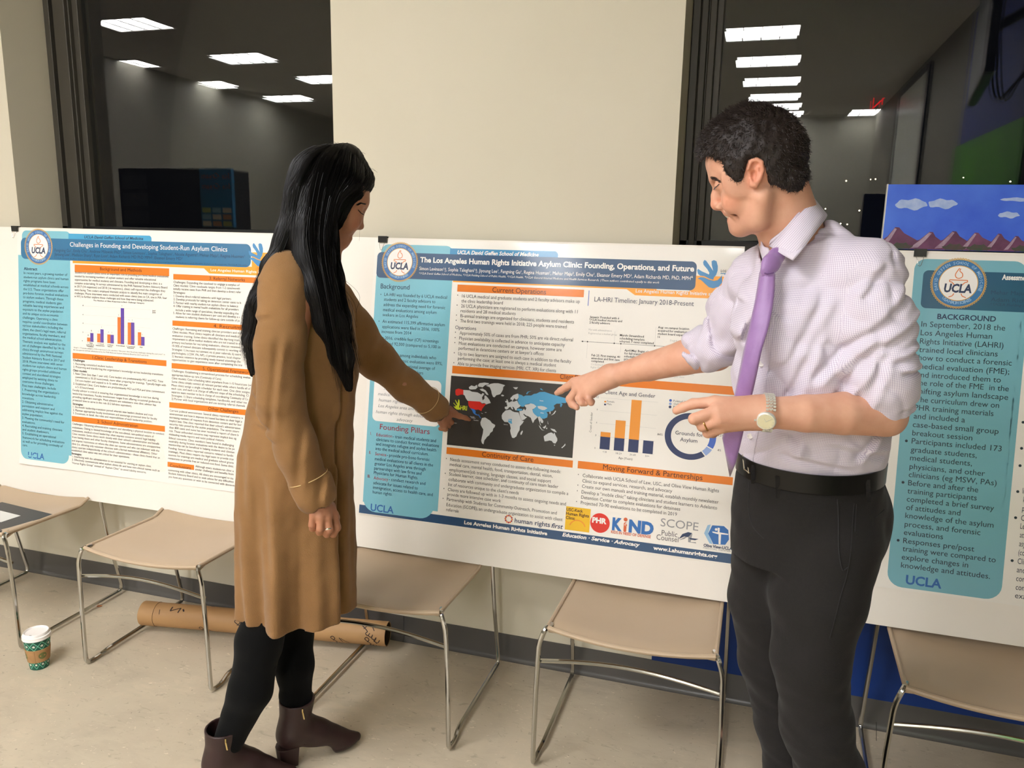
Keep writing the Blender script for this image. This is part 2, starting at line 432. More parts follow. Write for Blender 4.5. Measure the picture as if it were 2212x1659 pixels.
# ceiling lights of the room (most seen mirrored in the window glass; the last is unseen, added to light the boards)
def make_light():
    t = empty('ceiling_light'); w_, d_ = .33, .22
    fr = MB()
    for a in ((-w_, -d_, w_, -d_+.012), (-w_, d_-.012, w_, d_), (-w_, -d_, -w_+.012, d_), (w_-.012, -d_, w_, d_)): fr.box((a[0], a[1], -.012), (a[2], a[3], 0))
    fr.build('frame', mat('lamp_frame_white', (225, 225, 220), .4), t)
    m = mat('lamp_diffuser', (255, 250, 240)); b = m.node_tree.nodes['Principled BSDF']
    b.inputs['Emission Color'].default_value = LAMP_COL+(1,); b.inputs['Emission Strength'].default_value = LAMP
    MB().box((-w_+.014, -d_+.014, -.006), (w_-.014, d_-.014, -.001)).build('diffuser', m, t)
    lv = MB()
    for i in (-1, 0, 1): lv.box((w_*.5*i-.003, -d_+.014, -.012), (w_*.5*i+.003, d_-.014, -.0065))
    lv.build('louvre', mat('lamp_louvre', (190, 190, 185), .3), t)
    return t
def copy_tree(o, parent=None):
    c = o.copy(); COL.objects.link(c); c.parent = parent
    if parent is not None: c.matrix_parent_inverse = o.matrix_parent_inverse.copy()
    for ch in list(o.children): copy_tree(ch, c)
    return c
LIGHTS = [(-0.14, -4.94, 'lit ceiling light mirrored in the right window, highest of its column'), (-0.08, -6.19, 'lit ceiling light mirrored in the right window, second of its column'), (-0.03, -7.39, 'lit ceiling light mirrored in the right window, third of its column'), (0.02, -8.54, 'lit ceiling light mirrored in the right window, fourth of its column'), (0.07, -9.4, 'lit ceiling light mirrored just above the man’s hair in the right window'), (0.13, -10.17, 'lit ceiling light mirrored lowest one in the right window, by the man’s hair'), (-5.63, -4.9, 'largest lit ceiling light mirrored in the left window'), (-7.15, -6.28, 'ceiling light mirrored in the left window, below and left of the largest'), (-6.72, -7.46, 'ceiling light mirrored in the left window, lowest of its three large ones'), (-5.37, -6.2, 'ceiling light mirrored at the right edge of the left window'), (-5.77, -3.4, 'ceiling light mirrored at the upper left of the left window'), (-7.26, -4.94, 'small piece of ceiling light mirrored at the left of the left window'), (1.43, -10.17, 'small ceiling light mirrored beside the whiteboard in the right window'), (-2.0, -2.4, 'ceiling light over the middle of the room, nearest the poster wall'), (-2.45, -3.3, 'ceiling light over the middle of the room, second from the poster wall'), (-2.45, -4.5, 'ceiling light over the middle of the room, third from the poster wall'), (-2.45, -5.7, 'ceiling light over the middle of the room, fourth from the poster wall'), (-2.45, -7.0, 'ceiling light over the middle of the room, fifth from the poster wall'), (-1.5, -2.75, 'unseen ceiling light added in front of the centre poster, out of view above')]
pl = make_light()
for i, (x, y, lab) in enumerate(LIGHTS):
    t = pl if i == 0 else copy_tree(pl)
    t.location = (x, y, ZC-.001)
    tag(t, lab, 'ceiling light', 'ceiling lights mirrored in the window glass')

# things on the right wall, mirrored in the right window
wb = empty('whiteboard', (XR-.03, -7.2, 2.5)); wy0, wy1 = (-7.98, -6.23); wy0 += 7.2; wy1 += 7.2
MB().box((-.0, wy0, -.45), (.02, wy1, .70)).build('writing_surface', mat('whiteboard_white', (215, 218, 214), .2), wb)
f = MB(); f.box((-.012, wy1, -.50), (.028, wy1+.09, .76)); f.box((-.012, wy0-.09, -.50), (.028, wy0, .76)); f.box((-.012, wy0, .70), (.028, wy1, .76)); f.box((-.012, wy0, -.50), (.028, wy1, -.45))
f.build('frame', BLACK, wb)
tag(wb, 'whiteboard with thick black frame mirrored in the right window', 'whiteboard')
tv = empty('television', (1.15, -2.42, 2.75)); tv.rotation_euler.z = .15
MB().box((-.03, -.62, -.36), (.03, .62, .36)).build('casing', BLACK, tv, bevel=.01)
MB().tube(arc_path([(.03, -.1, 0), (.2, .3, .02), (.26, -.2, .0)], .1), .03, 8).build('wall_arm', BLACK, tv)
for i in range(3):
    MB().tube(spline([(.03, -.4+.3*i, .1), (.1, -.3+.3*i, -.35-.05*i), (.2, .0+.2*i, -.3), (.5, -.1, -.05)], 8), .006, 6).build('cable', BLACK, tv)
tag(tv, 'dark wall-mounted television with hanging cables mirrored in the right window', 'television')
ng = empty('lit_sign', (1.33, -9.00, 3.42))
m_ = mat('neon_red', (255, 60, 60), emit=((255, 40, 50), 6))
for k, q in enumerate(([(-.05, 0, -.2), (-.05, 0, .2)], [(.06, 0, -.16), (.06, 0, .2)], [(-.05, 0, -.2), (.1, 0, -.05)])): MB().tube(q, .009, 6).build('lit_stroke', m_, ng)
tag(ng, 'small red lit sign mirrored beside the whiteboard in the right window', 'sign')
mu = empty('mural', (XR-.012, -3.7, 1.2)); my = (-4.48)
MB().box((0, my+3.7, 2.29-1.2), (.01, .98, 2.1)).build('sky_field', mat('mural_navy', (30, 56, 150), .6), mu)
MB().box((0, my+3.55, -.6), (.01, .98, 2.29-1.2)).build('hill_field', mat('mural_green', (86, 170, 36), .6, noise=(1.5, .5, (50, 120, 24))), mu)
tag(mu, 'mural of navy sky above green hill mirrored in the right window', 'mural')
# blue display banner and black shelving at the far end, mirrored in the left window
bn = empty('display_banner', (-4.766,-3.200,1.509))
MB().box((-.17, -.02, 0), (.17, .02, .52)).build('panel', mat('banner_blue', (20, 120, 175), .35, coat=.4, coat_rough=.1), bn)
for k in range(9):
    cx, cz = -.11+.11*(k % 3), .03+.06*(k//3)
    MB().box((cx-.045, .021, cz-.022), (cx+.045, .024, cz+.022)).build('picture_tile', mat('tile_%d' % (k % 4), ((220, 210, 190), (200, 150, 120), (190, 200, 120), (150, 190, 215))[k % 4], .4), bn)
for zz in (.43, .34):
    co, ff = text_geo('Ice Cream', .07, .30, .012)
    MB().add([(.15-p[0], .022, zz+p[1]) for p in co], [tuple(reversed(q)) for q in ff]).build('lettering', mat('banner_red', (190, 90, 80), .4), bn)
tag(bn, 'blue banner with picture tiles mirrored in the left window', 'banner')
sh = empty('display_shelf', (-5.644,-3.800,1.500))
MB().box((-.55, -.25, -.1), (.62, .25, .56)).build('cabinet', BLACK, sh, bevel=.01)
for k in range(3): MB().box((-.5, .251, .02+.17*k), (-.2, .262, .15+.17*k)).build('shelf_panel', mat('shelf_grey', (60, 60, 62), .3), sh)
tag(sh, 'black display shelf behind the blue banner in the left window reflection', 'shelf')

# ================================================================== chairs
CHROME = mat('chrome', (190, 188, 182), .14, metal=1)
SEATM = mat('seat_plastic_taupe', (186, 164, 138), .42, spec=.4, noise=(3, .5, (180, 158, 131)), bump=(220, .05))
def make_chair():
    t = empty('stacking_chair')
    # sling seat: grid bent over the side rods
    nu, nv = 20, 12; V = []
    for layer in (0, 1):
        for i in range(nu+1):
            for j in range(nv+1):
                u = i/nu*2-1; v = j/nv
                x = .232*u*(1-.02*v); y = .012+.37*v
                sag = .026*(1-u*u)*(.6+.4*math.sin(PI*min(1, v*1.05)))
                z = .452-sag-.010*v - (.010*(1-v/.06)**2 if v < .06 else 0) + (.02*((v-.85)/.15)**2 if v > .85 else 0)
                z -= .006*max(0, abs(u)-.93)/.07
                V.append((x, y-(.014*(1-u*u) if j == 0 else .012*(1-u*u)*(1-v)), z-(.011 if layer else 0)))
    F = []; W_ = nv+1; L = (nu+1)*W_
    for i in range(nu):
        for j in range(nv):
            a = i*W_+j; F.append((a, a+W_, a+W_+1, a+1)); F.append((L+a, L+a+1, L+a+W_+1, L+a+W_))
    for i in range(nu):
        F.append((i*W_, L+i*W_, L+(i+1)*W_, (i+1)*W_)); b = i*W_+nv; F.append((b, b+W_, L+b+W_, L+b))
    for j in range(nv):
        F.append((j, j+1, L+j+1, L+j)); b = nu*W_+j; F.append((b, L+b, L+b+1, b+1))
    s = MB().add(V, F)
    s.build('seat', SEATM, t, smooth=True, bevel=.004)
    # backrest (a curved band, behind the poster boards)
    V = []; 
    for layer in (0, 1):
        for i in range(13):
            for j in range(7):
                u = i/6-1; v = j/6
                V.append((.225*u, .425+.055*v+.012*(1-u*u)+.006*layer, .56+.2*v))
    F = []; W_ = 7; L = 91
    for i in range(12):
        for j in range(6):
            a = i*W_+j; F.append((a, a+W_, a+W_+1, a+1)); F.append((L+a, L+a+1, L+a+W_+1, L+a+W_))
        F.append((i*W_, L+i*W_, L+(i+1)*W_, (i+1)*W_)); b = i*W_+6; F.append((b, b+W_, L+b+W_, L+b))
    for j in range(6): F.append((j, j+1, L+j+1, L+j)); b = 12*W_+j; F.append((b, L+b, L+b+1, b+1))
    MB().add(V, F).build('backrest', SEATM, t, smooth=True)
    for sx in (-1, 1):
        p = [(sx*.225, .03, .445), (sx*.236, -.002, .446), (sx*.252, -.006, .40), (sx*.258, -.004, .25), (sx*.262, -.004, .010), (sx*.262, .052, .008), (sx*.256, .09, .018), (sx*.256, .482, .020), (sx*.256, .485, .045), (sx*.254, .440, .25), (sx*.250, .418, .44), (sx*.247, .424, .52), (sx*.232, .470, .80)]
        pp = arc_path(p, .022, 4)
        MB().tube(pp, .0072, 8).build('side_frame', CHROME, t, smooth=True)
    cb = [(-.252+.504*i/12, .006, .339+.026*math.sin(PI*i/12)) for i in range(13)]
    MB().tube(cb, .0062, 8, flat=1.0).build('crossbar', CHROME, t, smooth=True)
    ed = [(-.230+.46*i/16, .004-.014*(1-(i/8-1)**2), .4465-.0155*(1-(i/8-1)**2)) for i in range(17)]
    MB().tube(ed, .0068, 8).build('front_edge', SEATM, t, smooth=True)
    for sx in (-1, 1): MB().tube([(sx*.231, .01+.37*i/8, .4475-.010*i/8+(.02*((i/8-.85)/.15)**2 if i > 7 else 0)) for i in range(9)], .0062, 8).build('side_edge', SEATM, t, smooth=True)
    return t
CH = [(-2.728, -.528, 0, 'taupe sling chair holding the black folder, at the left wall end'),
      (-1.908, -.526, 0, 'empty taupe chair under the challenges poster, between folder chair and woman'),
      (-1.045, -.548, 0, 'taupe chrome chair right behind the woman in the camel coat'),
      (-.264, -.53, 0, 'taupe chair in the middle, below the row of logos on the founding poster'),
      (.655, -.53, -.03, 'taupe chair to the right of the man, under the assessment poster')]
c0 = make_chair()
for i, (x, y, r, lab) in enumerate(CH):
    t = c0 if i == 0 else copy_tree(c0)
    t.location = (x, y, 0); t.rotation_euler.z = r
    tag(t, lab, 'chair', 'sled base chairs along the wall')

# ================================================================== poster boards
FOAM = mat('foam_board_white', (236, 229, 218), .5, spec=.35)
PAPER = mat('poster_paper_gloss', (240, 235, 226), .32, spec=.5, coat=.8, coat_rough=.13)
def ink(name, rgb): return mat('ink_'+name, rgb, .32, spec=.5, coat=.8, coat_rough=.13)
INK = {k: ink(k, c) for k, c in dict(navy=(28, 72, 112), navy3=(20, 82, 112), tab=(48, 138, 188), pale=(122, 188, 204), pale3=(116, 176, 190), orange=(230, 124, 20), amber=(250, 164, 40), white=(244, 240, 234),
    black=(34, 32, 32), grey=(92, 90, 92), dim=(60, 80, 96), deep=(18, 40, 78), crimson=(165, 40, 60), brown=(72, 34, 20), map=(44, 42, 40), land=(205, 208, 210), red=(218, 40, 28), sky=(70, 160, 208), blue2=(40, 110, 190),
    lime=(214, 226, 50), purple=(96, 66, 165), bar_o=(222, 118, 44), bar_n=(24, 44, 92), bar_a=(236, 150, 44), yellow=(236, 186, 20), gold=(206, 160, 70), ucla=(36, 98, 168), seal=(56, 110, 172), seal3=(42, 112, 168), faint=(190, 188, 184), line=(200, 198, 194), kind=(30, 104, 178), kor=(214, 96, 50),
    dblue=(22, 50, 90), p1=(30, 108, 152), tabp=(60, 160, 205), ink1=(24, 60, 92), scope=(150, 150, 152), slate=(60, 66, 84), dove=(62, 136, 190), ltb=(150, 190, 220), pblue=(52, 96, 190), mblue=(140, 165, 215), cblk=(30, 42, 60)).items()}
STY = {  # size, ink, bold offset, shear
 'h2': (.024, 'deep', .008, 0), 'bb': (.0155, 'dim', -.006, 0), 'bi': (.0152, 'scope', -.01, .25), 'cr': (.027, 'crimson', .002, 0), 'crs': (.0158, 'crimson', 0, 0), 'bk': (.0158, 'deep', -.004, 0), 'ucla': (.034, 'ucla', .02, 0),
 'bar': (.0235, 'brown', .006, 0), 'bar1': (.0175, 'brown', .006, 0), 'bd': (.0158, 'grey', -.008, 0), 'bs': (.0172, 'slate', -.006, 0), 'tab': (.0175, 'white', .03, .22), 'ttl': (.0245, 'white', .03, 0), 'aut': (.0165, 'white', 0, 0), 'aff': (.0098, 'white', 0, .22), 'lah': (.0155, 'white', .012, 0),
 'tl': (.0215, 'slate', .006, 0), 'sm': (.0096, 'black', .012, 0), 'fa': (.0088, 'faint', 0, 0), 'hrf': (.0215, 'dblue', .01, 0), 'hri': (.0215, 'dblue', .01, .25), 'ye': (.014, 'brown', .02, 0), 'st': (.0165, 'white', .035, 0), 'sti': (.0165, 'white', .035, .22), 'ax': (.0088, 'grey', 0, 0), 'ax2': (.0098, 'black', 0, 0),
 'phr': (.0235, 'white', .05, 0), 'kd': (.052, 'kind', .055, 0), 'kd2': (.0125, 'kor', .02, 0), 'sc': (.036, 'scope', -.015, 0), 'pc': (.024, 'grey', 0, 0), 'ov': (.013, 'dblue', .03, 0), 'ov2': (.006, 'scope', 0, 0), 'las': (.0105, 'slate', .01, 0), 'mp': (.0048, 'land', .02, 0), 'mpw': (.0048, 'white', .02, 0), 'hrl': (.021, 'lime', .02, 0),
 'ab': (.016, 'deep', .02, 0), 'cb': (.0142, 'cblk', -.002, 0), 't1': (.0118, 'black', -.003, 0), 't1s': (.0068, 'black', .02, 0), 'cp': (.0078, 'grey', 0, 0), 't1b': (.0118, 'black', .02, 0), 'ttl1': (.0255, 'white', .006, 0), 'autd': (.0168, 'ink1', .004, 0), 'affd': (.0075, 'ink1', 0, 0), 'tabd': (.015, 'ink1', .02, .22), 'lah1': (.0135, 'white', .012, 0),
 'p3h': (.0205, 'deep', .02, 0), 'p3': (.0222, 'cblk', .002, 0), 'ucla3': (.036, 'ucla', .03, 0), 'p3t': (.0195, 'white', .04, 0), 'p3a': (.0155, 'ink1', 0, 0), 'p3f': (.0105, 'ink1', 0, .2), 'seal_t': (.011, 'ltb', .02, 0)}
P1_TEXT=[
('ab',-2.8281,-0.1593,0.0697,'Abstract'),
('cb',-2.8284,-0.1757,0.2217,'In recent years, a growing number of'),
('cb',-2.8293,-0.1922,0.2283,'student-run asylum clinics and human'),
('cb',-2.8302,-0.2077,0.1624,'rights programs have been'),
('cb',-2.8311,-0.2237,0.2292,'established at medical schools across'),
('cb',-2.8320,-0.2402,0.2070,'the U.S. These organizations offer'),
('cb',-2.8329,-0.2567,0.2295,'pro-bono forensic medical evaluations'),
('cb',-2.8338,-0.2728,0.2067,'to asylum seekers. Through these'),
('cb',-2.8347,-0.2894,0.1985,'programs, medical students gain'),
('cb',-2.8356,-0.3055,0.2099,'valuable learning experiences and'),
('cb',-2.8365,-0.3221,0.2071,'exposure to the asylee population'),
('cb',-2.8368,-0.3387,0.1853,'and its unique socio-economic'),
('cb',-2.8377,-0.3553,0.1812,'challenges. Operating a clinic'),
('cb',-2.8380,-0.3720,0.2293,'requires careful coordination between'),
('cb',-2.8389,-0.3877,0.2076,'various stakeholders including the'),
('cb',-2.8392,-0.4039,0.2225,"client, the client's legal team, referral"),
('cb',-2.8395,-0.4201,0.2196,'organizations, faculty members, and'),
('cb',-2.8398,-0.4358,0.2049,'the medical school administration.'),
('cb',-2.8401,-0.4526,0.2216,'Thematic analysis was applied to the'),
('cb',-2.8404,-0.4688,0.2158,'set of challenges identified by 14-16'),
('cb',-2.8407,-0.4851,0.2112,'clinics through anonymous surveys'),
('cb',-2.8410,-0.5014,0.2024,'administered by the PHR National'),
('cb',-2.8413,-0.5177,0.2162,'Student Advisory Board in 2017 and'),
('cb',-2.8416,-0.5336,0.2086,'2018. Phone interviews with seven'),
('cb',-2.8419,-0.5499,0.2283,'student-run asylum clinics and human'),
('cb',-2.8422,-0.5668,0.1969,'rights groups provided additional'),
('cb',-2.8425,-0.5836,0.1982,'context and elucidated strategies'),
('cb',-2.8434,-0.6001,0.1840,'employed by existing clinics to'),
('cb',-2.8437,-0.6165,0.1666,'overcome those challenges.'),
('cb',-2.8440,-0.6334,0.1752,'Five main challenges, include'),
('cb',-2.8449,-0.6504,0.1927,"1. Preserving the organization's"),
('cb',-2.8452,-0.6674,0.1760,'knowledge across leadership'),
('cb',-2.8455,-0.6839,0.0636,'transitions.'),
('cb',-2.8464,-0.7004,0.1623,'2. Obtaining administrative'),
('cb',-2.8467,-0.7170,0.1696,'permission and support and'),
('cb',-2.8470,-0.7335,0.2118,'addressing implicit bias against the'),
('cb',-2.8473,-0.7501,0.1091,'asylee population;'),
('cb',-2.8476,-0.7667,0.2210,"3. Meeting the community's need for"),
('cb',-2.8479,-0.7833,0.0706,'evaluations.'),
('cb',-2.8476,-0.7994,0.2098,'4. Recruiting and training clinicians'),
('cb',-2.8473,-0.8155,0.1416,'and student shadowers.'),
('cb',-2.8476,-0.8316,0.1763,'5. Establishing an operational'),
('cb',-2.8466,-0.8487,0.2191,'framework for scheduling evaluations'),
('cb',-2.8463,-0.8648,0.2096,'as well as for providing continuity of'),
('cb',-2.8466,-0.8805,0.0262,'care.'),
('ucla',-2.8180,-0.9252,0.0865,'UCLA'),
('bar1',-2.4457,-0.1477,0.1982,'Background and Methods'),
('bar1',-2.4843,-0.4952,0.2595,'1.Clinic Leadership & Transitions'),
('bar1',-1.9413,-0.1659,0.1536,'3. Referral Networks'),
('bar1',-1.9211,-0.3404,0.1525,'4. Recruitment'),
('bar1',-2.4615,-0.7485,0.1954,'2. School Administration'),
('bar1',-1.9671,-0.5030,0.2138,'5. Operational Framework'),
('bar1',-1.9408,-0.6518,0.1334,'Other Challenges'),
('bar1',-2.1152,-0.8884,0.0985,'Conclusions'),
('t1',-2.5687,-0.1642,0.4439,'Student-run asylum clinics serve an important role in providing pro bono medical evaluations'),
('t1',-2.5694,-0.1785,0.3872,'needed by increasing numbers of asylum seekers and offer valuable educational'),
('t1',-2.5695,-0.1922,0.4154,'opportunities for medical students and clinicians. Founding and developing a clinic is a'),
('t1',-2.5702,-0.2055,0.4403,'complex undertaking. In surveys administered by the PHR National Student Advisory Board'),
('t1',-2.5704,-0.2188,0.4314,'in 2017 (14 responses) and 2018 (16 responses), clinics self-reported the challenges they'),
('t1',-2.5711,-0.2322,0.4171,'were facing. Two coders employed thematic analysis to identify five main categories of'),
('t1',-2.5712,-0.2451,0.4399,'challenges. Phone interviews were conducted with seven clinics (two in CA, one in MA, four'),
('t1',-2.5713,-0.2575,0.3786,'in NY) to further explore those challenges and how they were being addressed.'),
('t1s',-2.4789,-0.2680,0.2437,'The Number of Clinic Responses in Each Challenge Category'),
('t1s',-2.1986,-0.2945,0.0152,'2017'),
('t1s',-2.1985,-0.3016,0.0152,'2018'),
('t1s',-2.5320,-0.2902,0.0046,'8'),
('t1s',-2.5323,-0.3257,0.0046,'6'),
('t1s',-2.5326,-0.3598,0.0046,'4'),
('t1s',-2.5329,-0.3949,0.0046,'2'),
('t1s',-2.5360,-0.4294,0.0047,'0'),
('t1s',-2.5076,-0.4360,0.0249,'1. Clinic'),
('t1s',-2.5146,-0.4430,0.0382,'Leadership &'),
('t1s',-2.5129,-0.4493,0.0341,'Transitions'),
('t1s',-2.4580,-0.4367,0.0286,'2. School'),
('t1s',-2.4684,-0.4433,0.0430,'Administration'),
('t1s',-2.4123,-0.4375,0.0284,'3. Referral'),
('t1s',-2.4100,-0.4438,0.0216,'Network'),
('t1s',-2.3698,-0.4377,0.0422,'4. Recruitment'),
('t1s',-2.3192,-0.4377,0.0390,'5. Operational'),
('t1s',-2.3153,-0.4434,0.0312,'Framework'),
('t1s',-2.2586,-0.4371,0.0155,'Other'),
('cp',-2.5778,-0.4585,0.4385,'Graph 1: Thematic analysis of the responses to the question “Has your clinic faced any challenges during the past year?” in'),
('cp',-2.5791,-0.4679,0.3619,'the anonymous surveys administered by the PHR National Student Advisory Board in 2017 and 2018'),
('t1b',-2.5813,-0.5106,0.0591,'Challenges'),
('t1b',-2.5817,-0.5515,0.0709,'Clinic models:'),
('t1b',-2.5841,-0.6861,0.0531,'Strategies:'),
('t1b',-2.5908,-0.8884,0.0511,'Strategies:'),
('t1',-2.5785,-0.5245,0.1937,'1. Recruiting committed student leaders'),
('t1',-2.5797,-0.5372,0.4316,"2. Preserving and transferring the organization's knowledge across leadership transitions"),
('t1',-2.5800,-0.5640,0.4320,'1. New Clinic (less than 1 year old): Core leaders are predominantly MS1 and MS2. Time'),
('t1',-2.5695,-0.5773,0.4346,'commitment is 10-20 hours/week, more when preparing for trainings. Typically begin with'),
('t1',-2.5696,-0.5905,0.2559,'2-6 core leaders and expand to 6-16 within one year'),
('t1',-2.5804,-0.6045,0.4402,'2. Established Clinic: Core leaders are predominantly MS3 and MS4 and time commitment'),
('t1',-2.5699,-0.6174,0.0935,'is 5-10 hours/week.'),
('t1',-2.5830,-0.6307,0.4146,'Faculty advisor is critical in ensuring that organizational knowledge is not lost during'),
('t1',-2.5831,-0.6444,0.4240,'leadership transitions. Faculty involvement ranges from offering occasional guidance to'),
('t1',-2.5838,-0.6576,0.4035,'providing significant oversight. Most advisors are volunteers; one clinic advisor has'),
('t1',-2.5840,-0.6709,0.2893,'protected time to serve in this role (0.2 full-time equivalent).'),
('t1',-2.5824,-0.6978,0.3868,'1. Six-month leadership-transition period wherein new leaders shadow and train'),
('t1',-2.5832,-0.7111,0.4079,'2. Maintain appropriate faculty involvement and encourage protected time for faculty'),
('t1',-2.5839,-0.7240,0.3856,'3. Document, in detail, the roles and responsibilities of each leadership position.'),
('t1',-2.5867,-0.7670,0.4451,'Challenges: Obtaining administrative support and identifying a physical location to conduct'),
('t1',-2.5868,-0.7814,0.3959,'evaluations. Owing to limited knowledge of the non-clinical, non-political nature of'),
('t1',-2.5869,-0.7947,0.4054,'evaluations, medical-school leadership often express concerns around legal liability.'),
('t1',-2.5876,-0.8077,0.4227,"Clinic models: Some clinics work closely with their school's administration and benefit"),
('t1',-2.5878,-0.8211,0.4273,'from having deans and other faculty champions. Some administrations are unsupportive'),
('t1',-2.5891,-0.8351,0.4243,'and impose restrictions on where the clinic can operate and who can volunteer with the'),
('t1',-2.5898,-0.8485,0.4157,'clinic (i.e. allowing only volunteer clinicians with a formal institutional affiliation). Other'),
('t1',-2.5899,-0.8620,0.4280,"clinics operate independently of the school's administration – these clinics found that an"),
('t1',-2.5907,-0.8750,0.2853,'established clinic space was not critical for their operations.'),
('t1',-2.5879,-0.9002,0.3863,'1. Interfacing with the administration is not essential for starting an asylum clinic.'),
('t1',-2.5892,-0.9133,0.4264,'2. Effectively communicate what asylum clinics do and have non-clinical names such as'),
('t1',-2.5906,-0.9269,0.3651,'“Human Rights Group” instead of “Asylum Clinic” to avoid liability concerns.'),
('t1',-2.1018,-0.1838,0.2919,'Challenges: Expanding the caseload to engage a surplus of'),
('t1',-2.1022,-0.1965,0.2935,'Clinic models: Clinic caseloads ranges from 1-2 case/month'),
('t1',-2.1021,-0.2092,0.2987,'initially receive cases from PHR and then develop a direct refer'),
('t1',-2.1020,-0.2224,0.0546,'Strategies:'),
('t1',-2.1009,-0.2355,0.2550,'1. Develop direct-referral networks with legal partners'),
('t1',-2.1013,-0.2479,0.2985,'2. Develop protocols for taking on detention center cases to b'),
('t1',-2.1018,-0.2611,0.2866,'3. Partner with nearby student-run asylum clinics to balance'),
('t1',-2.1017,-0.2734,0.2893,'4. Offer training in mental health evaluations for all providers'),
('t1',-2.0910,-0.2879,0.2787,'include a wide range of specialties, thereby expanding the'),
('t1',-2.1026,-0.3000,0.2956,'5. Allow for two student shadowers per case and develop a s'),
('t1',-2.0908,-0.3135,0.2840,'students in referring clients for follow-up care outside of ps'),
('t1',-2.1049,-0.3585,0.3039,'Challenges: Recruiting and training clinician providers and me'),
('t1',-2.1054,-0.3718,0.2970,'Clinic models: Most clinics require all clinicians and medical'),
('t1',-2.1058,-0.3852,0.2977,'evaluation training. Some clinics identified the day-long train'),
('t1',-2.1063,-0.3977,0.3009,'requirement to allow medical students who are not trained to e'),
('t1',-2.1067,-0.4111,0.3041,'primary mechanism for recruiting evaluators, clinician retention'),
('t1',-2.1066,-0.4244,0.3067,'10-30% of trained clinicians subsequently commit to working w'),
('t1',-2.1071,-0.4378,0.3074,'Strategies: 1) Increase recruitment via a) peer referrals, b) outre'),
('t1',-2.1070,-0.4512,0.3075,'psychologists, LCSW, PA, NP), c) private practice, local chapter'),
('t1',-2.1075,-0.4642,0.3082,'2) Increase retention by providing newly trained attendings (fac'),
('t1',-2.1079,-0.4767,0.3139,'opportunities to gain experience soon after completing the trai'),
('t1',-2.1077,-0.5197,0.3497,'Challenges: Establishing a streamlined process for scheduling evalua'),
('t1',-2.1076,-0.5345,0.2225,'appropriate follow-up care (Continuity of Care)'),
('t1',-2.1080,-0.5476,0.3556,'Clinic models: Case scheduling takes anywhere from 1-10 hours/case (or'),
('t1',-2.1079,-0.5611,0.3507,'Some clinics simply connect all relevant parties while others handle all of'),
('t1',-2.1084,-0.5746,0.3489,'Most clinics assign a single scheduler for each case. One clinic assigns'),
('t1',-2.1089,-0.5873,0.3445,'each case, and each is in charge of different steps of the scheduling. Cl'),
('t1',-2.1088,-0.6008,0.3422,'separate team member to be in charge of coordinating Continuity of Ca'),
('t1',-2.1087,-0.6143,0.3373,'Strategies: 1) Share scheduling templates, handbooks, and other res'),
('t1',-2.1086,-0.6269,0.3298,'2) Partner with local organizations and use existing referral channels'),
('t1',-2.1170,-0.6725,0.3313,'Current political environment: Several clinics reported concerns w'),
('t1',-2.1169,-0.6861,0.3264,'environment and how it imposes increased burdens on their legal p'),
('t1',-2.1174,-0.6993,0.3245,'increasing numbers of requests from detention centers and for bor'),
('t1',-2.1173,-0.7125,0.3196,"Implicit bias: One clinic reported that their school's administration"),
('t1',-2.1178,-0.7253,0.3152,'security risks posed by the asylee population. The seven interv'),
('t1',-2.1183,-0.7385,0.3133,'than 800 cases and none has ever received a report of client b'),
('t1',-2.1187,-0.7522,0.3037,'risk. These unfounded concerns may represent implicit bias ag'),
('t1',-2.1192,-0.7655,0.2528,'misleading media reports and racist political rhetoric.'),
('t1',-2.1197,-0.7797,0.2948,'Ethical concerns: Clinic members have found it challenging'),
('t1',-2.1201,-0.7926,0.2980,'neutrality during forensic evaluations with the desire to be pa'),
('t1',-2.1206,-0.8054,0.2987,'mentorship can be beneficial in helping students and clinician'),
('t1',-2.1211,-0.8192,0.2942,'Funding: Several clinics reported concerns related to fundin'),
('t1',-2.1215,-0.8325,0.2965,'trainings). Most clinics require the legal team to provide tran'),
('t1',-2.1220,-0.8459,0.2971,'sources for trainings are medical and graduate school grants'),
('t1',-2.1225,-0.8593,0.2963,'restaurants to provide free or reduced-cost food. Some clinic'),
('t1',-1.9965,-0.8769,0.1721,'Although every student-run clinic e'),
('t1',-1.9975,-0.8893,0.1733,'similar challenges and benefits from'),
('t1',-2.1228,-0.9053,0.2973,'connecting with other clinics. All clinics are encouraged to sta'),
('t1',-2.1216,-0.9181,0.2978,'Student Advisory Board and to seek advice for any difficulties'),
('t1',-2.1204,-0.9314,0.3005,'you have any questions or wish to be connected with above-m'),
('ttl1',-2.5927,-0.0605,0.7276,'Challenges in Founding and Developing Student-Run Asylum Clinics'),
('autd',-2.6691,-0.0817,0.8786,'Fangning Gu¹, Emily Chu¹, Andrew Milewski PhD², Simon Levinson¹, Sophia Taleghani¹, Nicole Aguirre², Mehar Maju³, Regina Husman¹'),
('autd',-2.6705,-0.0978,0.6089,'Jiyoung Lee¹, Madison Sharp², Ryan Lion², Adam Richards MD PhD MPH², Eleanor Emery MD²'),
('affd',-2.6719,-0.1102,0.8917,'¹UCLA David Geffen School of Medicine, ²UCLA Fielding School of Public Health, ³UCLA General Internal Medicine and Health Services Research, ⁴UCLA Health'),
('tabd',-2.5219,-0.0270,0.2808,'UCLA David Geffen School of Medicine'),
('lah1',-1.9365,-0.1339,0.2651,'Los Angeles Human Rights Initiative'),
]
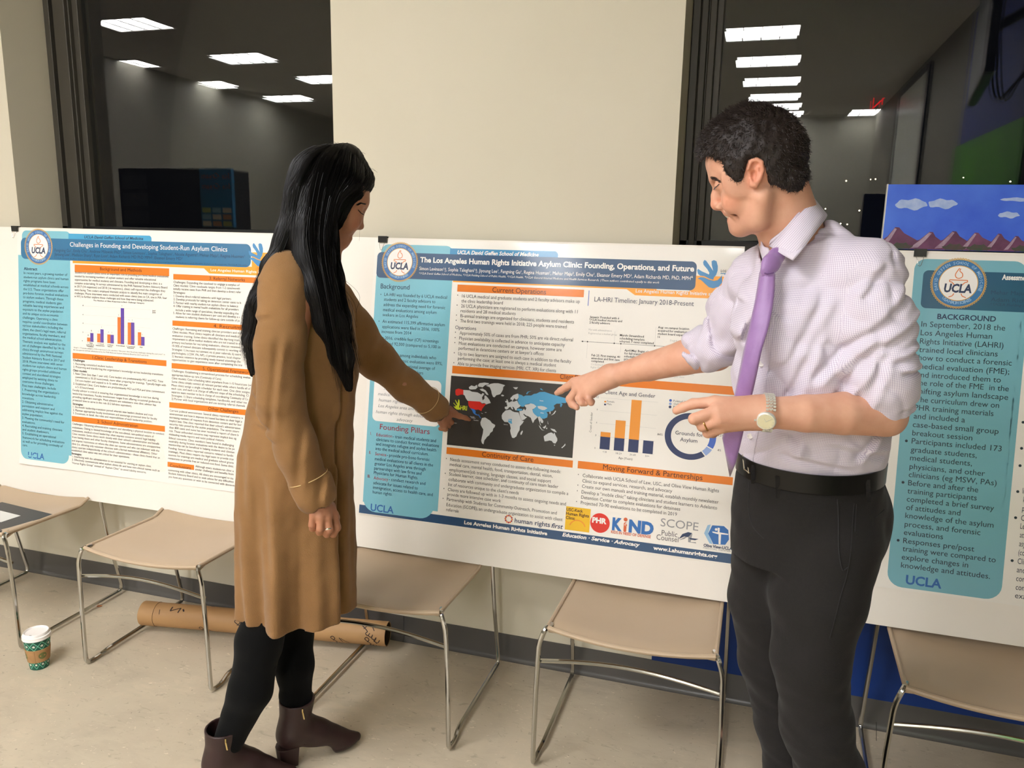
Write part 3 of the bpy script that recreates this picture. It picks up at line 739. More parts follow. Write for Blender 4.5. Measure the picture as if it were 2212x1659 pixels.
P2_TEXT=[
('h2',-1.2363,-0.1694,0.1077,'Background'),
('bb',-1.2208,-0.1945,0.2302,'LA-HRI was founded by 6 UCLA medical'),
('bb',-1.2209,-0.2110,0.1898,'students and 2 faculty advisors to'),
('bb',-1.2213,-0.2289,0.2266,'address the expanding need for forensic'),
('bb',-1.2217,-0.2465,0.1968,'medical evaluations among asylum'),
('bb',-1.2222,-0.2637,0.1320,'seekers in Los Angeles'),
('bb',-1.2219,-0.2863,0.2299,'An estimated 115,399 affirmative asylum'),
('bb',-1.2215,-0.3043,0.2111,'applications were filed in 2016, 100%'),
('bb',-1.2224,-0.3212,0.1105,'increase from 2014'),
('bb',-1.2221,-0.3428,0.2113,'In 2016, credible fear (CF) screenings'),
('bb',-1.2217,-0.3615,0.2190,'reached 92,000 (compared to 5,100 in'),
('bb',-1.2224,-0.3806,0.0285,'2014)'),
('bb',-1.2213,-0.3985,0.2051,'Grant rates among individuals who'),
('bb',-1.2213,-0.4166,0.2291,'received a forensic evaluation were 89%,'),
('bb',-1.2217,-0.4346,0.2042,'compared to the national average of'),
('bb',-1.2217,-0.4527,0.1622,'37.5% for other asylum seekers'),
('bb',-1.2354,-0.1951,0.0032,'•'),
('bb',-1.2365,-0.2871,0.0032,'•'),
('bb',-1.2368,-0.3437,0.0032,'•'),
('bb',-1.2363,-0.3995,0.0032,'•'),
('bi',-1.2017,-0.5160,0.1675,'To provide high-quality forensic'),
('bi',-1.2222,-0.5357,0.2047,'medical evaluations to victims of'),
('bi',-1.2181,-0.5563,0.1904,'human rights abuses in the'),
('bi',-1.2188,-0.5763,0.2077,'Los Angeles area and to advance'),
('bi',-1.2262,-0.5976,0.2299,'human rights through education and'),
('bi',-1.1464,-0.6177,0.0593,'advocacy'),
('cr',-1.2078,-0.6522,0.1847,'Founding Pillars'),
('crs',-1.2423,-0.6754,0.0040,'I.'),
('crs',-1.2429,-0.7412,0.0072,'II.'),
('crs',-1.2435,-0.8242,0.0101,'III.'),
('crs',-1.2190,-0.6769,0.0595,'Education'),
('crs',-1.2194,-0.7435,0.0418,'Service'),
('crs',-1.2200,-0.8274,0.0546,'Advocacy'),
('bk',-1.1563,-0.6773,0.1581,'- train medical students and'),
('bk',-1.2187,-0.6932,0.2327,'clinicians to conduct forensic evaluations'),
('bk',-1.2189,-0.7088,0.2236,'and integrate refugee and asylee health'),
('bk',-1.2190,-0.7252,0.1970,'into the medical school curriculum.'),
('bk',-1.1749,-0.7432,0.1578,'- provide pro-bono forensic'),
('bk',-1.2195,-0.7606,0.2163,'medical evaluations to all clients in the'),
('bk',-1.2197,-0.7770,0.1903,'greater Los Angeles area through'),
('bk',-1.2202,-0.7935,0.1769,'partnerships with law firms and'),
('bk',-1.2204,-0.8092,0.1654,'Physicians for Human Rights.'),
('bk',-1.1623,-0.8261,0.1354,'- conduct research and'),
('bk',-1.2201,-0.8446,0.1667,'advocate for issues related to'),
('bk',-1.2202,-0.8604,0.2226,'immigration, access to health care, and'),
('bk',-1.2204,-0.8765,0.0741,'human rights.'),
('ucla',-1.2241,-0.9366,0.0877,'UCLA'),
('bar',-0.8327,-0.1649,0.1823,'Current Operations'),
('bd',-0.9376,-0.1874,0.4002,'16 UCLA medical and graduate students and 2 faculty advisors make up'),
('bd',-0.9384,-0.2037,0.1445,'the clinic leadership board'),
('bd',-0.9384,-0.2204,0.3958,'26 UCLA physicians are registered to perform evaluations along with 11'),
('bd',-0.9388,-0.2364,0.1912,'residents and 28 medical students'),
('bd',-0.9387,-0.2531,0.3866,'Bi-annual trainings are organized for clinicians, students and residents'),
('bd',-0.9387,-0.2698,0.3638,'The first two trainings were held in 2018; 225 people were trained'),
('bd',-0.9378,-0.3102,0.3864,'Approximately 50% of cases are from PHR; 50% are via direct referral'),
('bd',-0.9381,-0.3276,0.3615,'Physician availability is collected in advance to anticipate capacity'),
('bd',-0.9381,-0.3444,0.3524,'Most evaluations are conducted on campus, however some are'),
('bd',-0.9381,-0.3608,0.2935,"performed in detentions centers or at lawyer's offices"),
('bd',-0.9384,-0.3793,0.3867,'Up to two learners are assigned to each case in addition to the faculty'),
('bd',-0.9384,-0.3947,0.3380,'performing the case; at least one is always a medical student'),
('bd',-0.9384,-0.4121,0.3391,'Able to provide free imaging services (MRI, CT, XR) for clients'),
('bd',-0.9545,-0.1857,0.0030,'•'),
('bd',-0.9545,-0.2187,0.0030,'•'),
('bd',-0.9545,-0.2518,0.0030,'•'),
('bd',-0.9544,-0.2692,0.0030,'•'),
('bd',-0.9543,-0.3090,0.0030,'•'),
('bd',-0.9543,-0.3268,0.0030,'•'),
('bd',-0.9542,-0.3436,0.0030,'•'),
('bd',-0.9538,-0.3775,0.0030,'•'),
('bd',-0.9534,-0.4107,0.0030,'•'),
('bs',-0.9547,-0.2930,0.0742,'Operations'),
('tab',-0.9634,-0.0444,0.2800,'UCLA David Geffen School of Medicine'),
('ttl',-1.0954,-0.0755,0.9043,'The Los Angeles Human Rights Initiative Asylum Clinic: Founding, Operations, and Future'),
('aut',-1.0964,-0.1020,0.9031,'Simon Levinson¹†, Sophia Taleghani¹†, Jiyoung Lee¹, Fangning Gu¹, Regina Husman¹, Mehar Maju², Emily Chu¹, Eleanor Emery MD³, Adam Richards MD, PhD, MPH⁴'),
('aff',-1.0962,-0.1160,0.8033,'¹UCLA David Geffen School of Medicine, ²UCLA Fielding School of Public Health, ³UCLA Health, ⁴UCLA General Internal Medicine and Health Services Research, †These authors contributed equally to this work'),
('lah',-0.3633,-0.1463,0.2738,'Los Angeles Human Rights Initiative at UCLA'),
('tl',-0.4914,-0.1801,0.3073,'LA-HRI Timeline: January 2018-Present'),
('sm',-0.5019,-0.2324,0.0930,'January: Founded with 6'),
('sm',-0.5022,-0.2409,0.1029,'UCLA medical students and'),
('sm',-0.5021,-0.2499,0.0654,'2 faculty advisors'),
('sm',-0.4028,-0.2846,0.0748,'March: Streamlined'),
('sm',-0.4027,-0.2942,0.0776,'scheduling template'),
('sm',-0.4026,-0.3034,0.1058,'adopted, 7 cases completed'),
('sm',-0.2869,-0.2534,0.0945,'Aug: on-campus location'),
('sm',-0.2865,-0.2633,0.0943,'acquired for evaluations,'),
('sm',-0.2863,-0.2730,0.1031,'student board expanded to'),
('sm',-0.2856,-0.2829,0.0070,'16'),
('sm',-0.4882,-0.3527,0.0912,'Feb 25: First training, 40'),
('sm',-0.4881,-0.3620,0.0901,'attendees and first case'),
('sm',-0.4881,-0.3708,0.0404,'completed'),
('sm',-0.3850,-0.3306,0.0972,'April-May: Began planning'),
('sm',-0.3848,-0.3401,0.0865,'for fall training, online'),
('sm',-0.3847,-0.3493,0.0814,'scheduling and intake'),
('sm',-0.3844,-0.3579,0.0732,'process reworked'),
('sm',-0.1298,-0.3288,0.0616,'follow-up care'),
('sm',-0.1209,-0.3388,0.0467,'established'),
('fa',-0.5029,-0.2724,0.0736,'Met with administration'),
('fa',-0.5027,-0.2835,0.0905,'Registered as a student group'),
('fa',-0.4885,-0.3810,0.0811,'Co-hosted with UCLA'),
('fa',-0.4878,-0.3906,0.0366,'Rights Clinic'),
('fa',-0.2476,-0.2911,0.0215,'Sept'),
('fa',-0.2132,-0.3911,0.0456,'UCLA, and USC'),
('fa',-0.2305,-0.4009,0.0339,'Rights Clinics'),
('bar',-0.5846,-0.4320,0.0807,'Client Data'),
('bar',-0.8311,-0.7077,0.1769,'Continuity of Care'),
('bd',-0.9428,-0.7341,0.3820,'Needs assessment survey conducted to assess the following needs:'),
('bd',-0.9431,-0.7511,0.3558,'medical care, mental health, food, transportation, dental, vision,'),
('bd',-0.9431,-0.7688,0.3518,'employment/job training, language classes, and social support'),
('bd',-0.9432,-0.7837,0.3773,'Student learner, case scheduler, and continuity of care team leader'),
('bd',-0.9439,-0.8018,0.4121,'collaborate with community and undergraduate organization to compile a'),
('bd',-0.9442,-0.8192,0.2477,"list of resources unique to the client's needs"),
('bd',-0.9442,-0.8363,0.4072,'Clients are followed up with in 1-3 months to assess ongoing needs and'),
('bd',-0.9450,-0.8523,0.1896,'provide more intensive case work'),
('bd',-0.9457,-0.8691,0.3807,'Partnership with Students for Community Outreach, Promotion and'),
('bd',-0.9456,-0.8879,0.4009,'Education (SCOPE), an undergraduate organization to assist with client'),
('bd',-0.9452,-0.9046,0.0445,'referrals'),
('bd',-0.9580,-0.7332,0.0030,'•'),
('bd',-0.9587,-0.7836,0.0030,'•'),
('bd',-0.9601,-0.8353,0.0030,'•'),
('bd',-0.9609,-0.8688,0.0030,'•'),
('hrf',-0.7033,-0.9120,0.1186,'human rights'),
('hri',-0.5794,-0.9131,0.0382,'first'),
('ye',-0.5337,-0.8523,0.0535,'USC-Keck'),
('ye',-0.5344,-0.8654,0.0747,'Human Rights'),
('ye',-0.5343,-0.8788,0.0297,'Clinic'),
('st',-0.8782,-0.9397,0.2867,'Los Angeles Human Rights Initiative'),
('sti',-0.5418,-0.9361,0.2491,'Education · Service · Advocacy'),
('st',-0.2508,-0.9388,0.1935,'www.Lahumanrights.org'),
('bs',-0.4387,-0.4683,0.1593,'Client Age and Gender'),
('ax',-0.4629,-0.4830,0.0073,'12'),
('ax',-0.4593,-0.5230,0.0036,'9'),
('ax',-0.4583,-0.5637,0.0036,'6'),
('ax',-0.4582,-0.6045,0.0036,'3'),
('ax',-0.4581,-0.6450,0.0040,'0'),
('ax',-0.4280,-0.4941,0.0231,'Female'),
('ax',-0.4282,-0.5025,0.0156,'Male'),
('ax',-0.4305,-0.6542,0.0120,'<18'),
('ax',-0.3892,-0.6548,0.0187,'18-29'),
('ax',-0.3448,-0.6546,0.0189,'30-49'),
('ax',-0.2967,-0.6539,0.0124,'50+'),
('ax2',-0.3795,-0.6685,0.0443,'Age (Years)'),
('ax2',-0.2231,-0.4763,0.0669,'Political Affiliation'),
('ax2',-0.2224,-0.4856,0.0273,'Other'),
('ax2',-0.2218,-0.4944,0.0519,'Nationality'),
('ax2',-0.2643,-0.5832,0.0166,'84%'),
('ax2',-0.0815,-0.5688,0.0140,'12%'),
('ax2',-0.0815,-0.6140,0.0107,'4%'),
('bs',-0.2104,-0.5753,0.0841,'Grounds for'),
('bs',-0.1945,-0.5948,0.0517,'Asylum'),
('bar',-0.4258,-0.7073,0.3068,'Moving Forward & Partnerships'),
('bd',-0.4892,-0.7384,0.4216,'Collaborate with UCLA School of Law, USC, and Olive View Human Rights'),
('bd',-0.4892,-0.7557,0.2826,'Clinic to expand services, research, and advocacy'),
('bd',-0.4892,-0.7731,0.4231,'Create our own manuals and training material, establish monthly newsletter'),
('bd',-0.4891,-0.7913,0.4199,'Develop a “mobile clinic” taking clinicians and student learners to Adelanto'),
('bd',-0.4891,-0.8083,0.3109,'Detention Center to complete evaluations for detainees'),
('bd',-0.4891,-0.8257,0.3022,'Projected 70-90 evaluations to be completed in 2019'),
('bd',-0.5045,-0.7372,0.0025,'•'),
('bd',-0.5040,-0.7716,0.0025,'•'),
('bd',-0.5044,-0.7898,0.0025,'•'),
('bd',-0.5044,-0.8243,0.0025,'•'),
('phr',-0.4486,-0.8788,0.0464,'PHR'),
('kd',-0.3839,-0.8930,0.0315,'K'),
('kd',-0.3314,-0.8929,0.0772,'ND'),
('kd2',-0.3858,-0.9053,0.1247,'KIDS IN NEED OF DEFENSE'),
('sc',-0.2340,-0.8631,0.1142,'SCOPE'),
('pc',-0.2288,-0.8912,0.0480,'Public'),
('pc',-0.2435,-0.9062,0.0672,'Counsel'),
('ov',-0.1006,-0.9090,0.0845,'Olive View-UCLA'),
('ov2',-0.1009,-0.9149,0.0816,'MEDICAL CENTER'),
('las',-0.1123,-0.0751,0.0564,'LOS ANGELES'),
('mp',-0.8821,-0.5812,0.0155,'Guatemala'),
('mp',-0.8774,-0.5849,0.0155,'El Salvador'),
('mp',-0.8685,-0.5917,0.0170,'Honduras'),
('mp',-0.7636,-0.5961,0.0151,'Cameroon'),
('mpw',-0.6464,-0.5085,0.0120,'Russia'),
('mpw',-0.6421,-0.5477,0.0116,'China'),
('mpw',-0.7475,-0.5802,0.0097,'Nigeria'),
('mpw',-0.9452,-0.6075,0.0180,'El Salvador'),
('hrl',-0.9181,-0.5604,0.0235,'HRI'),
]
P3_TEXT=[
('p3h',0.4828,-0.1844,0.1447,'BACKGROUND'),
('p3',0.4442,-0.2080,0.2077,'In September, 2018 the'),
('p3',0.4443,-0.2322,0.1779,'Los Angeles Human'),
('p3',0.4444,-0.2559,0.2072,'Rights Initiative (LAHRI)'),
('p3',0.4444,-0.2796,0.1951,'trained local clinicians'),
('p3',0.4444,-0.3022,0.2310,'how to conduct a forensic'),
('p3',0.4445,-0.3264,0.2269,'medical evaluation (FME);'),
('p3',0.4445,-0.3502,0.2085,'and introduced them to'),
('p3',0.4445,-0.3728,0.2297,'the role of the FME  in the'),
('p3',0.4445,-0.3963,0.2302,'shifting asylum landscape'),
('p3',0.4457,-0.4201,0.2089,'The curriculum drew on'),
('p3',0.4457,-0.4436,0.1974,'PHR training materials'),
('p3',0.4457,-0.4674,0.1293,'and included a'),
('p3',0.4449,-0.4915,0.2146,'case-based small group'),
('p3',0.4457,-0.5154,0.1512,'breakout session'),
('p3',0.4460,-0.5386,0.2247,'Participants included 173'),
('p3',0.4456,-0.5627,0.1663,'graduate students,'),
('p3',0.4459,-0.5863,0.1563,'medical students,'),
('p3',0.4463,-0.6108,0.1898,'physicians, and other'),
('p3',0.4462,-0.6341,0.2202,'clinicians (eg MSW, PAs)'),
('p3',0.4466,-0.6578,0.1767,'Before and after the'),
('p3',0.4465,-0.6807,0.1750,'training participants'),
('p3',0.4468,-0.7040,0.2191,'completed a brief survey'),
('p3',0.4471,-0.7277,0.1378,'of attitudes and'),
('p3',0.4466,-0.7511,0.2220,'knowledge of the asylum'),
('p3',0.4471,-0.7758,0.1914,'process, and forensic'),
('p3',0.4470,-0.7996,0.1002,'evaluations'),
('p3',0.4470,-0.8235,0.1802,'Responses pre/post'),
('p3',0.4472,-0.8465,0.2347,'training were compared to'),
('p3',0.4472,-0.8704,0.1688,'explore changes in'),
('p3',0.4471,-0.8939,0.2247,'knowledge and attitudes.'),
('p3',0.7339,-0.6719,0.0441,'knowledge of'),
('p3',0.7301,-0.6482,0.0495,'Increase in'),
('p3',0.7334,-0.6961,0.0395,'process'),
('p3',0.7330,-0.7228,0.0527,'Clinicians'),
('p3',0.7331,-0.7453,0.0510,'Learners in'),
('p3',0.7340,-0.7694,0.0557,'attitudes to'),
('p3',0.7342,-0.7936,0.0539,'asylum and'),
('p3',0.7344,-0.8178,0.0557,'(compared)'),
('p3',0.7345,-0.8421,0.0611,'Clinical skill'),
('p3',0.7347,-0.8659,0.0558,'and more'),
('p3',0.7349,-0.8898,0.0648,'confidence'),
('p3',0.7358,-0.9140,0.0659,'conducting'),
('p3',0.7362,-0.9371,0.0495,'exams'),
('ucla3',0.4628,-0.9386,0.0918,'UCLA'),
('p3t',0.6328,-0.0693,0.1376,'Assessment of a Human'),
('p3a',0.6098,-0.1100,0.1369,'Mehar Maju¹, Regina'),
('p3a',0.6103,-0.1295,0.1516,'Adam Richards MD'),
('p3f',0.6105,-0.1410,0.1523,'² UCLA Fielding School of Public'),
]
P3_DOTS=[(0.4307, -0.2014), (0.4319, -0.415), (0.4323, -0.5326), (0.4332, -0.6511), (0.434, -0.8175), (0.7182, -0.5254), (0.7185, -0.5731), (0.719, -0.6445), (0.7198, -0.7166), (0.7213, -0.8356), (0.7159, -0.4541)]
MAP_POLYS={'grey': [[(-0.9119, -0.4935), (-0.8903, -0.493), (-0.8812, -0.4969), (-0.8723, -0.4972), (-0.8612, -0.4978), (-0.8476, -0.5036), (-0.8435, -0.4981), (-0.8368, -0.5007), (-0.8408, -0.5062), (-0.8447, -0.5128), (-0.8414, -0.5229), (-0.8357, -0.5162), (-0.8364, -0.5058), (-0.8309, -0.5064), (-0.8227, -0.5141), (-0.8179, -0.5199), (-0.8129, -0.5289), (-0.8215, -0.5317), (-0.83, -0.5355), (-0.8347, -0.5307), (-0.8434, -0.5325), (-0.8503, -0.5274), (-0.8946, -0.5283), (-0.9019, -0.5195), (-0.9058, -0.5114), (-0.9108, -0.5093)], [(-0.8618, -0.4735), (-0.8567, -0.4668), (-0.8393, -0.4634), (-0.8228, -0.4643), (-0.8258, -0.4686), (-0.8366, -0.4715), (-0.8448, -0.4795), (-0.8537, -0.4785), (-0.8592, -0.4789)], [(-0.8932, -0.4832), (-0.8848, -0.4763), (-0.8736, -0.4785), (-0.8651, -0.4727), (-0.8624, -0.4808), (-0.8685, -0.4876), (-0.8817, -0.4896), (-0.8906, -0.4893)], [(-0.8553, -0.4865), (-0.8445, -0.4836), (-0.8332, -0.4889), (-0.826, -0.4977), (-0.8223, -0.5037), (-0.8301, -0.5022), (-0.8372, -0.4945), (-0.8484, -0.4912)], [(-0.8332, -0.4734), (-0.8173, -0.4659), (-0.8065, -0.463), (-0.7914, -0.4619), (-0.7749, -0.4647), (-0.7672, -0.4668), (-0.7733, -0.4729), (-0.7738, -0.4812), (-0.7775, -0.4897), (-0.7824, -0.4974), (-0.7952, -0.5015), (-0.8012, -0.5092), (-0.8067, -0.5076), (-0.8118, -0.4976), (-0.8134, -0.4895), (-0.8197, -0.4775)], [(-0.779, -0.5002), (-0.7748, -0.4978), (-0.7681, -0.5003), (-0.7701, -0.503), (-0.7766, -0.5035)], [(-0.84, -0.5812), (-0.8292, -0.5781), (-0.8202, -0.5825), (-0.8111, -0.5869), (-0.804, -0.5946), (-0.7923, -0.5998), (-0.7934, -0.6061), (-0.7984, -0.6118), (-0.8, -0.6213), (-0.8072, -0.6272), (-0.811, -0.6359), (-0.8183, -0.6418), (-0.8222, -0.6484), (-0.8263, -0.653), (-0.8279, -0.6615), (-0.8286, -0.6674), (-0.8343, -0.6642), (-0.8375, -0.6562), (-0.8358, -0.6435), (-0.8333, -0.6307), (-0.8327, -0.6181), (-0.838, -0.6113), (-0.8428, -0.6044), (-0.8445, -0.5962), (-0.8418, -0.5876)], [(-0.7604, -0.5493), (-0.7445, -0.5448), (-0.7367, -0.5493), (-0.729, -0.5517), (-0.7151, -0.5516), (-0.7113, -0.5605), (-0.7026, -0.5772), (-0.6951, -0.5775), (-0.6988, -0.5851), (-0.7077, -0.5962), (-0.7079, -0.6085), (-0.7136, -0.6194), (-0.7171, -0.63), (-0.7252, -0.6366), (-0.7318, -0.6355), (-0.7369, -0.6236), (-0.7398, -0.6136), (-0.7382, -0.6052), (-0.7423, -0.5931), (-0.7492, -0.5865), (-0.7611, -0.5866), (-0.7704, -0.5771), (-0.7722, -0.5669), (-0.7694, -0.5594)], [(-0.7031, -0.6153), (-0.6983, -0.6087), (-0.6965, -0.6126), (-0.6995, -0.6221), (-0.703, -0.6241), (-0.7043, -0.6195)], [(-0.7634, -0.5371), (-0.756, -0.5355), (-0.7553, -0.5303), (-0.7588, -0.5264), (-0.7473, -0.5203), (-0.74, -0.5166), (-0.7335, -0.5181), (-0.7231, -0.5132), (-0.7159, -0.5249), (-0.7082, -0.5283), (-0.7152, -0.5351), (-0.7213, -0.5387), (-0.723, -0.5461), (-0.7274, -0.5444), (-0.7322, -0.5366), (-0.7378, -0.5339), (-0.7339, -0.5429), (-0.7382, -0.5432), (-0.7441, -0.5355), (-0.7493, -0.538), (-0.7522, -0.5434), (-0.7585, -0.546), (-0.7631, -0.5423)], [(-0.7461, -0.5068), (-0.7371, -0.4968), (-0.7247, -0.4911), (-0.7204, -0.4907), (-0.7185, -0.5025), (-0.7233, -0.5111), (-0.7298, -0.5096), (-0.7322, -0.5057), (-0.7361, -0.5122), (-0.739, -0.5165), (-0.7415, -0.5116), (-0.7457, -0.5119)], [(-0.7636, -0.5186), (-0.7583, -0.5171), (-0.7569, -0.5221), (-0.7611, -0.5235)], [(-0.7597, -0.5131), (-0.7565, -0.5122), (-0.7515, -0.5217), (-0.7524, -0.5249), (-0.7572, -0.5242), (-0.7572, -0.518)], [(-0.7132, -0.5473), (-0.7017, -0.5442), (-0.6979, -0.5377), (-0.6932, -0.5435), (-0.6896, -0.535), (-0.6976, -0.5275), (-0.6925, -0.524), (-0.683, -0.5221), (-0.6759, -0.5185), (-0.6651, -0.5206), (-0.6562, -0.527), (-0.6611, -0.5326), (-0.6692, -0.5373), (-0.6664, -0.5473), (-0.6607, -0.553), (-0.6497, -0.5602), (-0.6535, -0.5656), (-0.6595, -0.5712), (-0.6622, -0.5776), (-0.6646, -0.5819), (-0.6688, -0.5741), (-0.6726, -0.5653), (-0.6814, -0.5609), (-0.6889, -0.5595), (-0.6968, -0.5541), (-0.6987, -0.5563), (-0.6919, -0.5629), (-0.6854, -0.5643), (-0.6934, -0.5722), (-0.7026, -0.5766), (-0.7102, -0.5604)], [(-0.6542, -0.5258), (-0.6417, -0.5238), (-0.629, -0.5253), (-0.6204, -0.5291), (-0.6283, -0.5355), (-0.6366, -0.5366), (-0.6495, -0.5326)], [(-0.6497, -0.5602), (-0.6415, -0.5574), (-0.6345, -0.566), (-0.6299, -0.5727), (-0.6315, -0.5789), (-0.6368, -0.5784), (-0.6394, -0.5715), (-0.6411, -0.5778), (-0.6362, -0.5875), (-0.6394, -0.5858), (-0.6433, -0.5759), (-0.647, -0.5681)], [(-0.6447, -0.5863), (-0.6391, -0.5909), (-0.6332, -0.5995), (-0.6236, -0.6023), (-0.6331, -0.6015), (-0.6399, -0.595)], [(-0.6306, -0.5921), (-0.6245, -0.5885), (-0.6211, -0.5841), (-0.6199, -0.5891), (-0.623, -0.5955), (-0.6283, -0.595)], [(-0.619, -0.5931), (-0.6159, -0.5918), (-0.6156, -0.5968), (-0.6187, -0.5971)], [(-0.6053, -0.5938), (-0.599, -0.5943), (-0.5906, -0.5955), (-0.5849, -0.6021), (-0.5837, -0.6046), (-0.5922, -0.6028), (-0.6008, -0.5985)], [(-0.6254, -0.6212), (-0.6184, -0.6154), (-0.6105, -0.6096), (-0.6013, -0.6063), (-0.5948, -0.6091), (-0.5946, -0.6122), (-0.5909, -0.6057), (-0.5861, -0.6154), (-0.5803, -0.624), (-0.5798, -0.631), (-0.5853, -0.6407), (-0.5927, -0.6394), (-0.5973, -0.6338), (-0.6047, -0.6325), (-0.6128, -0.6353), (-0.6211, -0.6371), (-0.6238, -0.6292)], [(-0.5902, -0.6453), (-0.5854, -0.6448), (-0.5873, -0.6485)], [(-0.5534, -0.6376), (-0.552, -0.6425), (-0.5568, -0.6481), (-0.5626, -0.6537), (-0.5648, -0.6519), (-0.558, -0.6451)], [(-0.6062, -0.5512), (-0.6003, -0.5466), (-0.5928, -0.5348), (-0.5906, -0.5367), (-0.5952, -0.5452), (-0.6022, -0.5499)], [(-0.6124, -0.5386), (-0.6081, -0.5402), (-0.6086, -0.5474), (-0.6112, -0.5466)], [(-0.74, -0.4713), (-0.7229, -0.4696), (-0.7267, -0.4765), (-0.7321, -0.4769)], [(-0.8456, -0.5639), (-0.8367, -0.5663), (-0.841, -0.5667)], [(-0.8326, -0.5607), (-0.8243, -0.5606), (-0.8281, -0.5626)], [(-0.6165, -0.5694), (-0.6125, -0.5813), (-0.6147, -0.5794)]], 'red': [[(-0.94, -0.5016), (-0.9394, -0.4942), (-0.9296, -0.4902), (-0.9119, -0.493), (-0.9108, -0.5093), (-0.9193, -0.5094), (-0.9313, -0.5145), (-0.9382, -0.5119)], [(-0.8928, -0.5286), (-0.8503, -0.5274), (-0.8432, -0.5345), (-0.8285, -0.5323), (-0.8341, -0.54), (-0.8411, -0.55), (-0.8438, -0.5586), (-0.854, -0.5542), (-0.8639, -0.5557), (-0.8684, -0.5544), (-0.8841, -0.5516), (-0.8902, -0.5437)]], 'blue': [[(-0.7197, -0.4919), (-0.7073, -0.4944), (-0.7028, -0.4982), (-0.6945, -0.4944), (-0.6766, -0.493), (-0.6675, -0.4871), (-0.6592, -0.4854), (-0.649, -0.4795), (-0.6324, -0.4776), (-0.6153, -0.4819), (-0.5984, -0.4857), (-0.5795, -0.4892), (-0.5564, -0.4934), (-0.5557, -0.5034), (-0.5616, -0.5079), (-0.576, -0.5091), (-0.5705, -0.5127), (-0.575, -0.5232), (-0.5783, -0.5194), (-0.5779, -0.5113), (-0.5903, -0.5123), (-0.5991, -0.5192), (-0.5955, -0.527), (-0.6011, -0.5356), (-0.6133, -0.5407), (-0.6216, -0.5414), (-0.6168, -0.5491), (-0.6182, -0.5594), (-0.6283, -0.5644), (-0.6378, -0.5642), (-0.6435, -0.5576), (-0.6497, -0.5602), (-0.6607, -0.553), (-0.6664, -0.5473), (-0.6691, -0.5394), (-0.6602, -0.5304), (-0.6562, -0.527), (-0.6651, -0.5206), (-0.6759, -0.5185), (-0.6925, -0.5229), (-0.6994, -0.5317), (-0.7079, -0.5314), (-0.716, -0.5228), (-0.721, -0.513), (-0.7185, -0.5025)], [(-0.7222, -0.5419), (-0.717, -0.539), (-0.7042, -0.5393), (-0.7018, -0.5432), (-0.7122, -0.5462), (-0.7208, -0.5459)], [(-0.7488, -0.5762), (-0.736, -0.575), (-0.7364, -0.5843), (-0.7339, -0.5899), (-0.7414, -0.59), (-0.7426, -0.588), (-0.7481, -0.5864)], [(-0.6939, -0.4882), (-0.6891, -0.4817), (-0.6766, -0.4783), (-0.6858, -0.4825), (-0.691, -0.4911)], [(-0.6488, -0.4683), (-0.6436, -0.4679), (-0.6369, -0.4735), (-0.6454, -0.4721)]], 'blue2': [[(-0.8837, -0.5515), (-0.8683, -0.5548), (-0.8635, -0.5603), (-0.8641, -0.5676), (-0.8539, -0.572), (-0.8524, -0.5677), (-0.8506, -0.5717), (-0.8457, -0.5786), (-0.8422, -0.5824), (-0.8466, -0.5822), (-0.8527, -0.574), (-0.8627, -0.5728), (-0.8708, -0.5682), (-0.8758, -0.5592)]], 'grey2': [[(-0.6532, -0.5258), (-0.6407, -0.5237), (-0.629, -0.5253), (-0.6193, -0.5294), (-0.6283, -0.5359), (-0.6366, -0.537), (-0.6495, -0.5326)]], 'lime': [[(-0.9453, -0.5399), (-0.9431, -0.5387), (-0.9335, -0.5474), (-0.9303, -0.545), (-0.9392, -0.5299), (-0.9371, -0.5287), (-0.9284, -0.5406), (-0.9272, -0.5258), (-0.9236, -0.5286), (-0.9216, -0.5421), (-0.9231, -0.5528), (-0.9174, -0.5544), (-0.9214, -0.5606), (-0.9304, -0.5608), (-0.9386, -0.5562), (-0.9434, -0.5507), (-0.9367, -0.5508), (-0.9345, -0.5496)]]}
DOVE=[[(-0.1823, -0.0715), (-0.1793, -0.0673), (-0.1695, -0.0737), (-0.1464, -0.0831), (-0.1454, -0.0783), (-0.1521, -0.0678), (-0.1643, -0.0547), (-0.1663, -0.0466), (-0.1628, -0.0398), (-0.1574, -0.0423), (-0.1471, -0.0555), (-0.1347, -0.0719), (-0.1399, -0.0552), (-0.1415, -0.0432), (-0.1352, -0.0396), (-0.1271, -0.0427), (-0.1221, -0.0573), (-0.1217, -0.0708), (-0.1253, -0.0843), (-0.1307, -0.0912), (-0.1327, -0.0987), (-0.1441, -0.0958), (-0.1591, -0.0889), (-0.1725, -0.0874), (-0.1788, -0.0822)], [(-0.179, -0.0971), (-0.1708, -0.092), (-0.1602, -0.0923), (-0.1452, -0.0985), (-0.1305, -0.102), (-0.1202, -0.0996), (-0.1117, -0.0905), (-0.1081, -0.0837), (-0.106, -0.1064), (-0.1148, -0.1189), (-0.1302, -0.1242), (-0.1435, -0.1214), (-0.1561, -0.1111), (-0.1647, -0.1033), (-0.1716, -0.0988)], [(-0.1009, -0.0794), (-0.0905, -0.0791), (-0.0912, -0.0871), (-0.0984, -0.0941)], [(-0.1127, -0.0782), (-0.0945, -0.0776), (-0.095, -0.0799), (-0.1125, -0.0805)]]
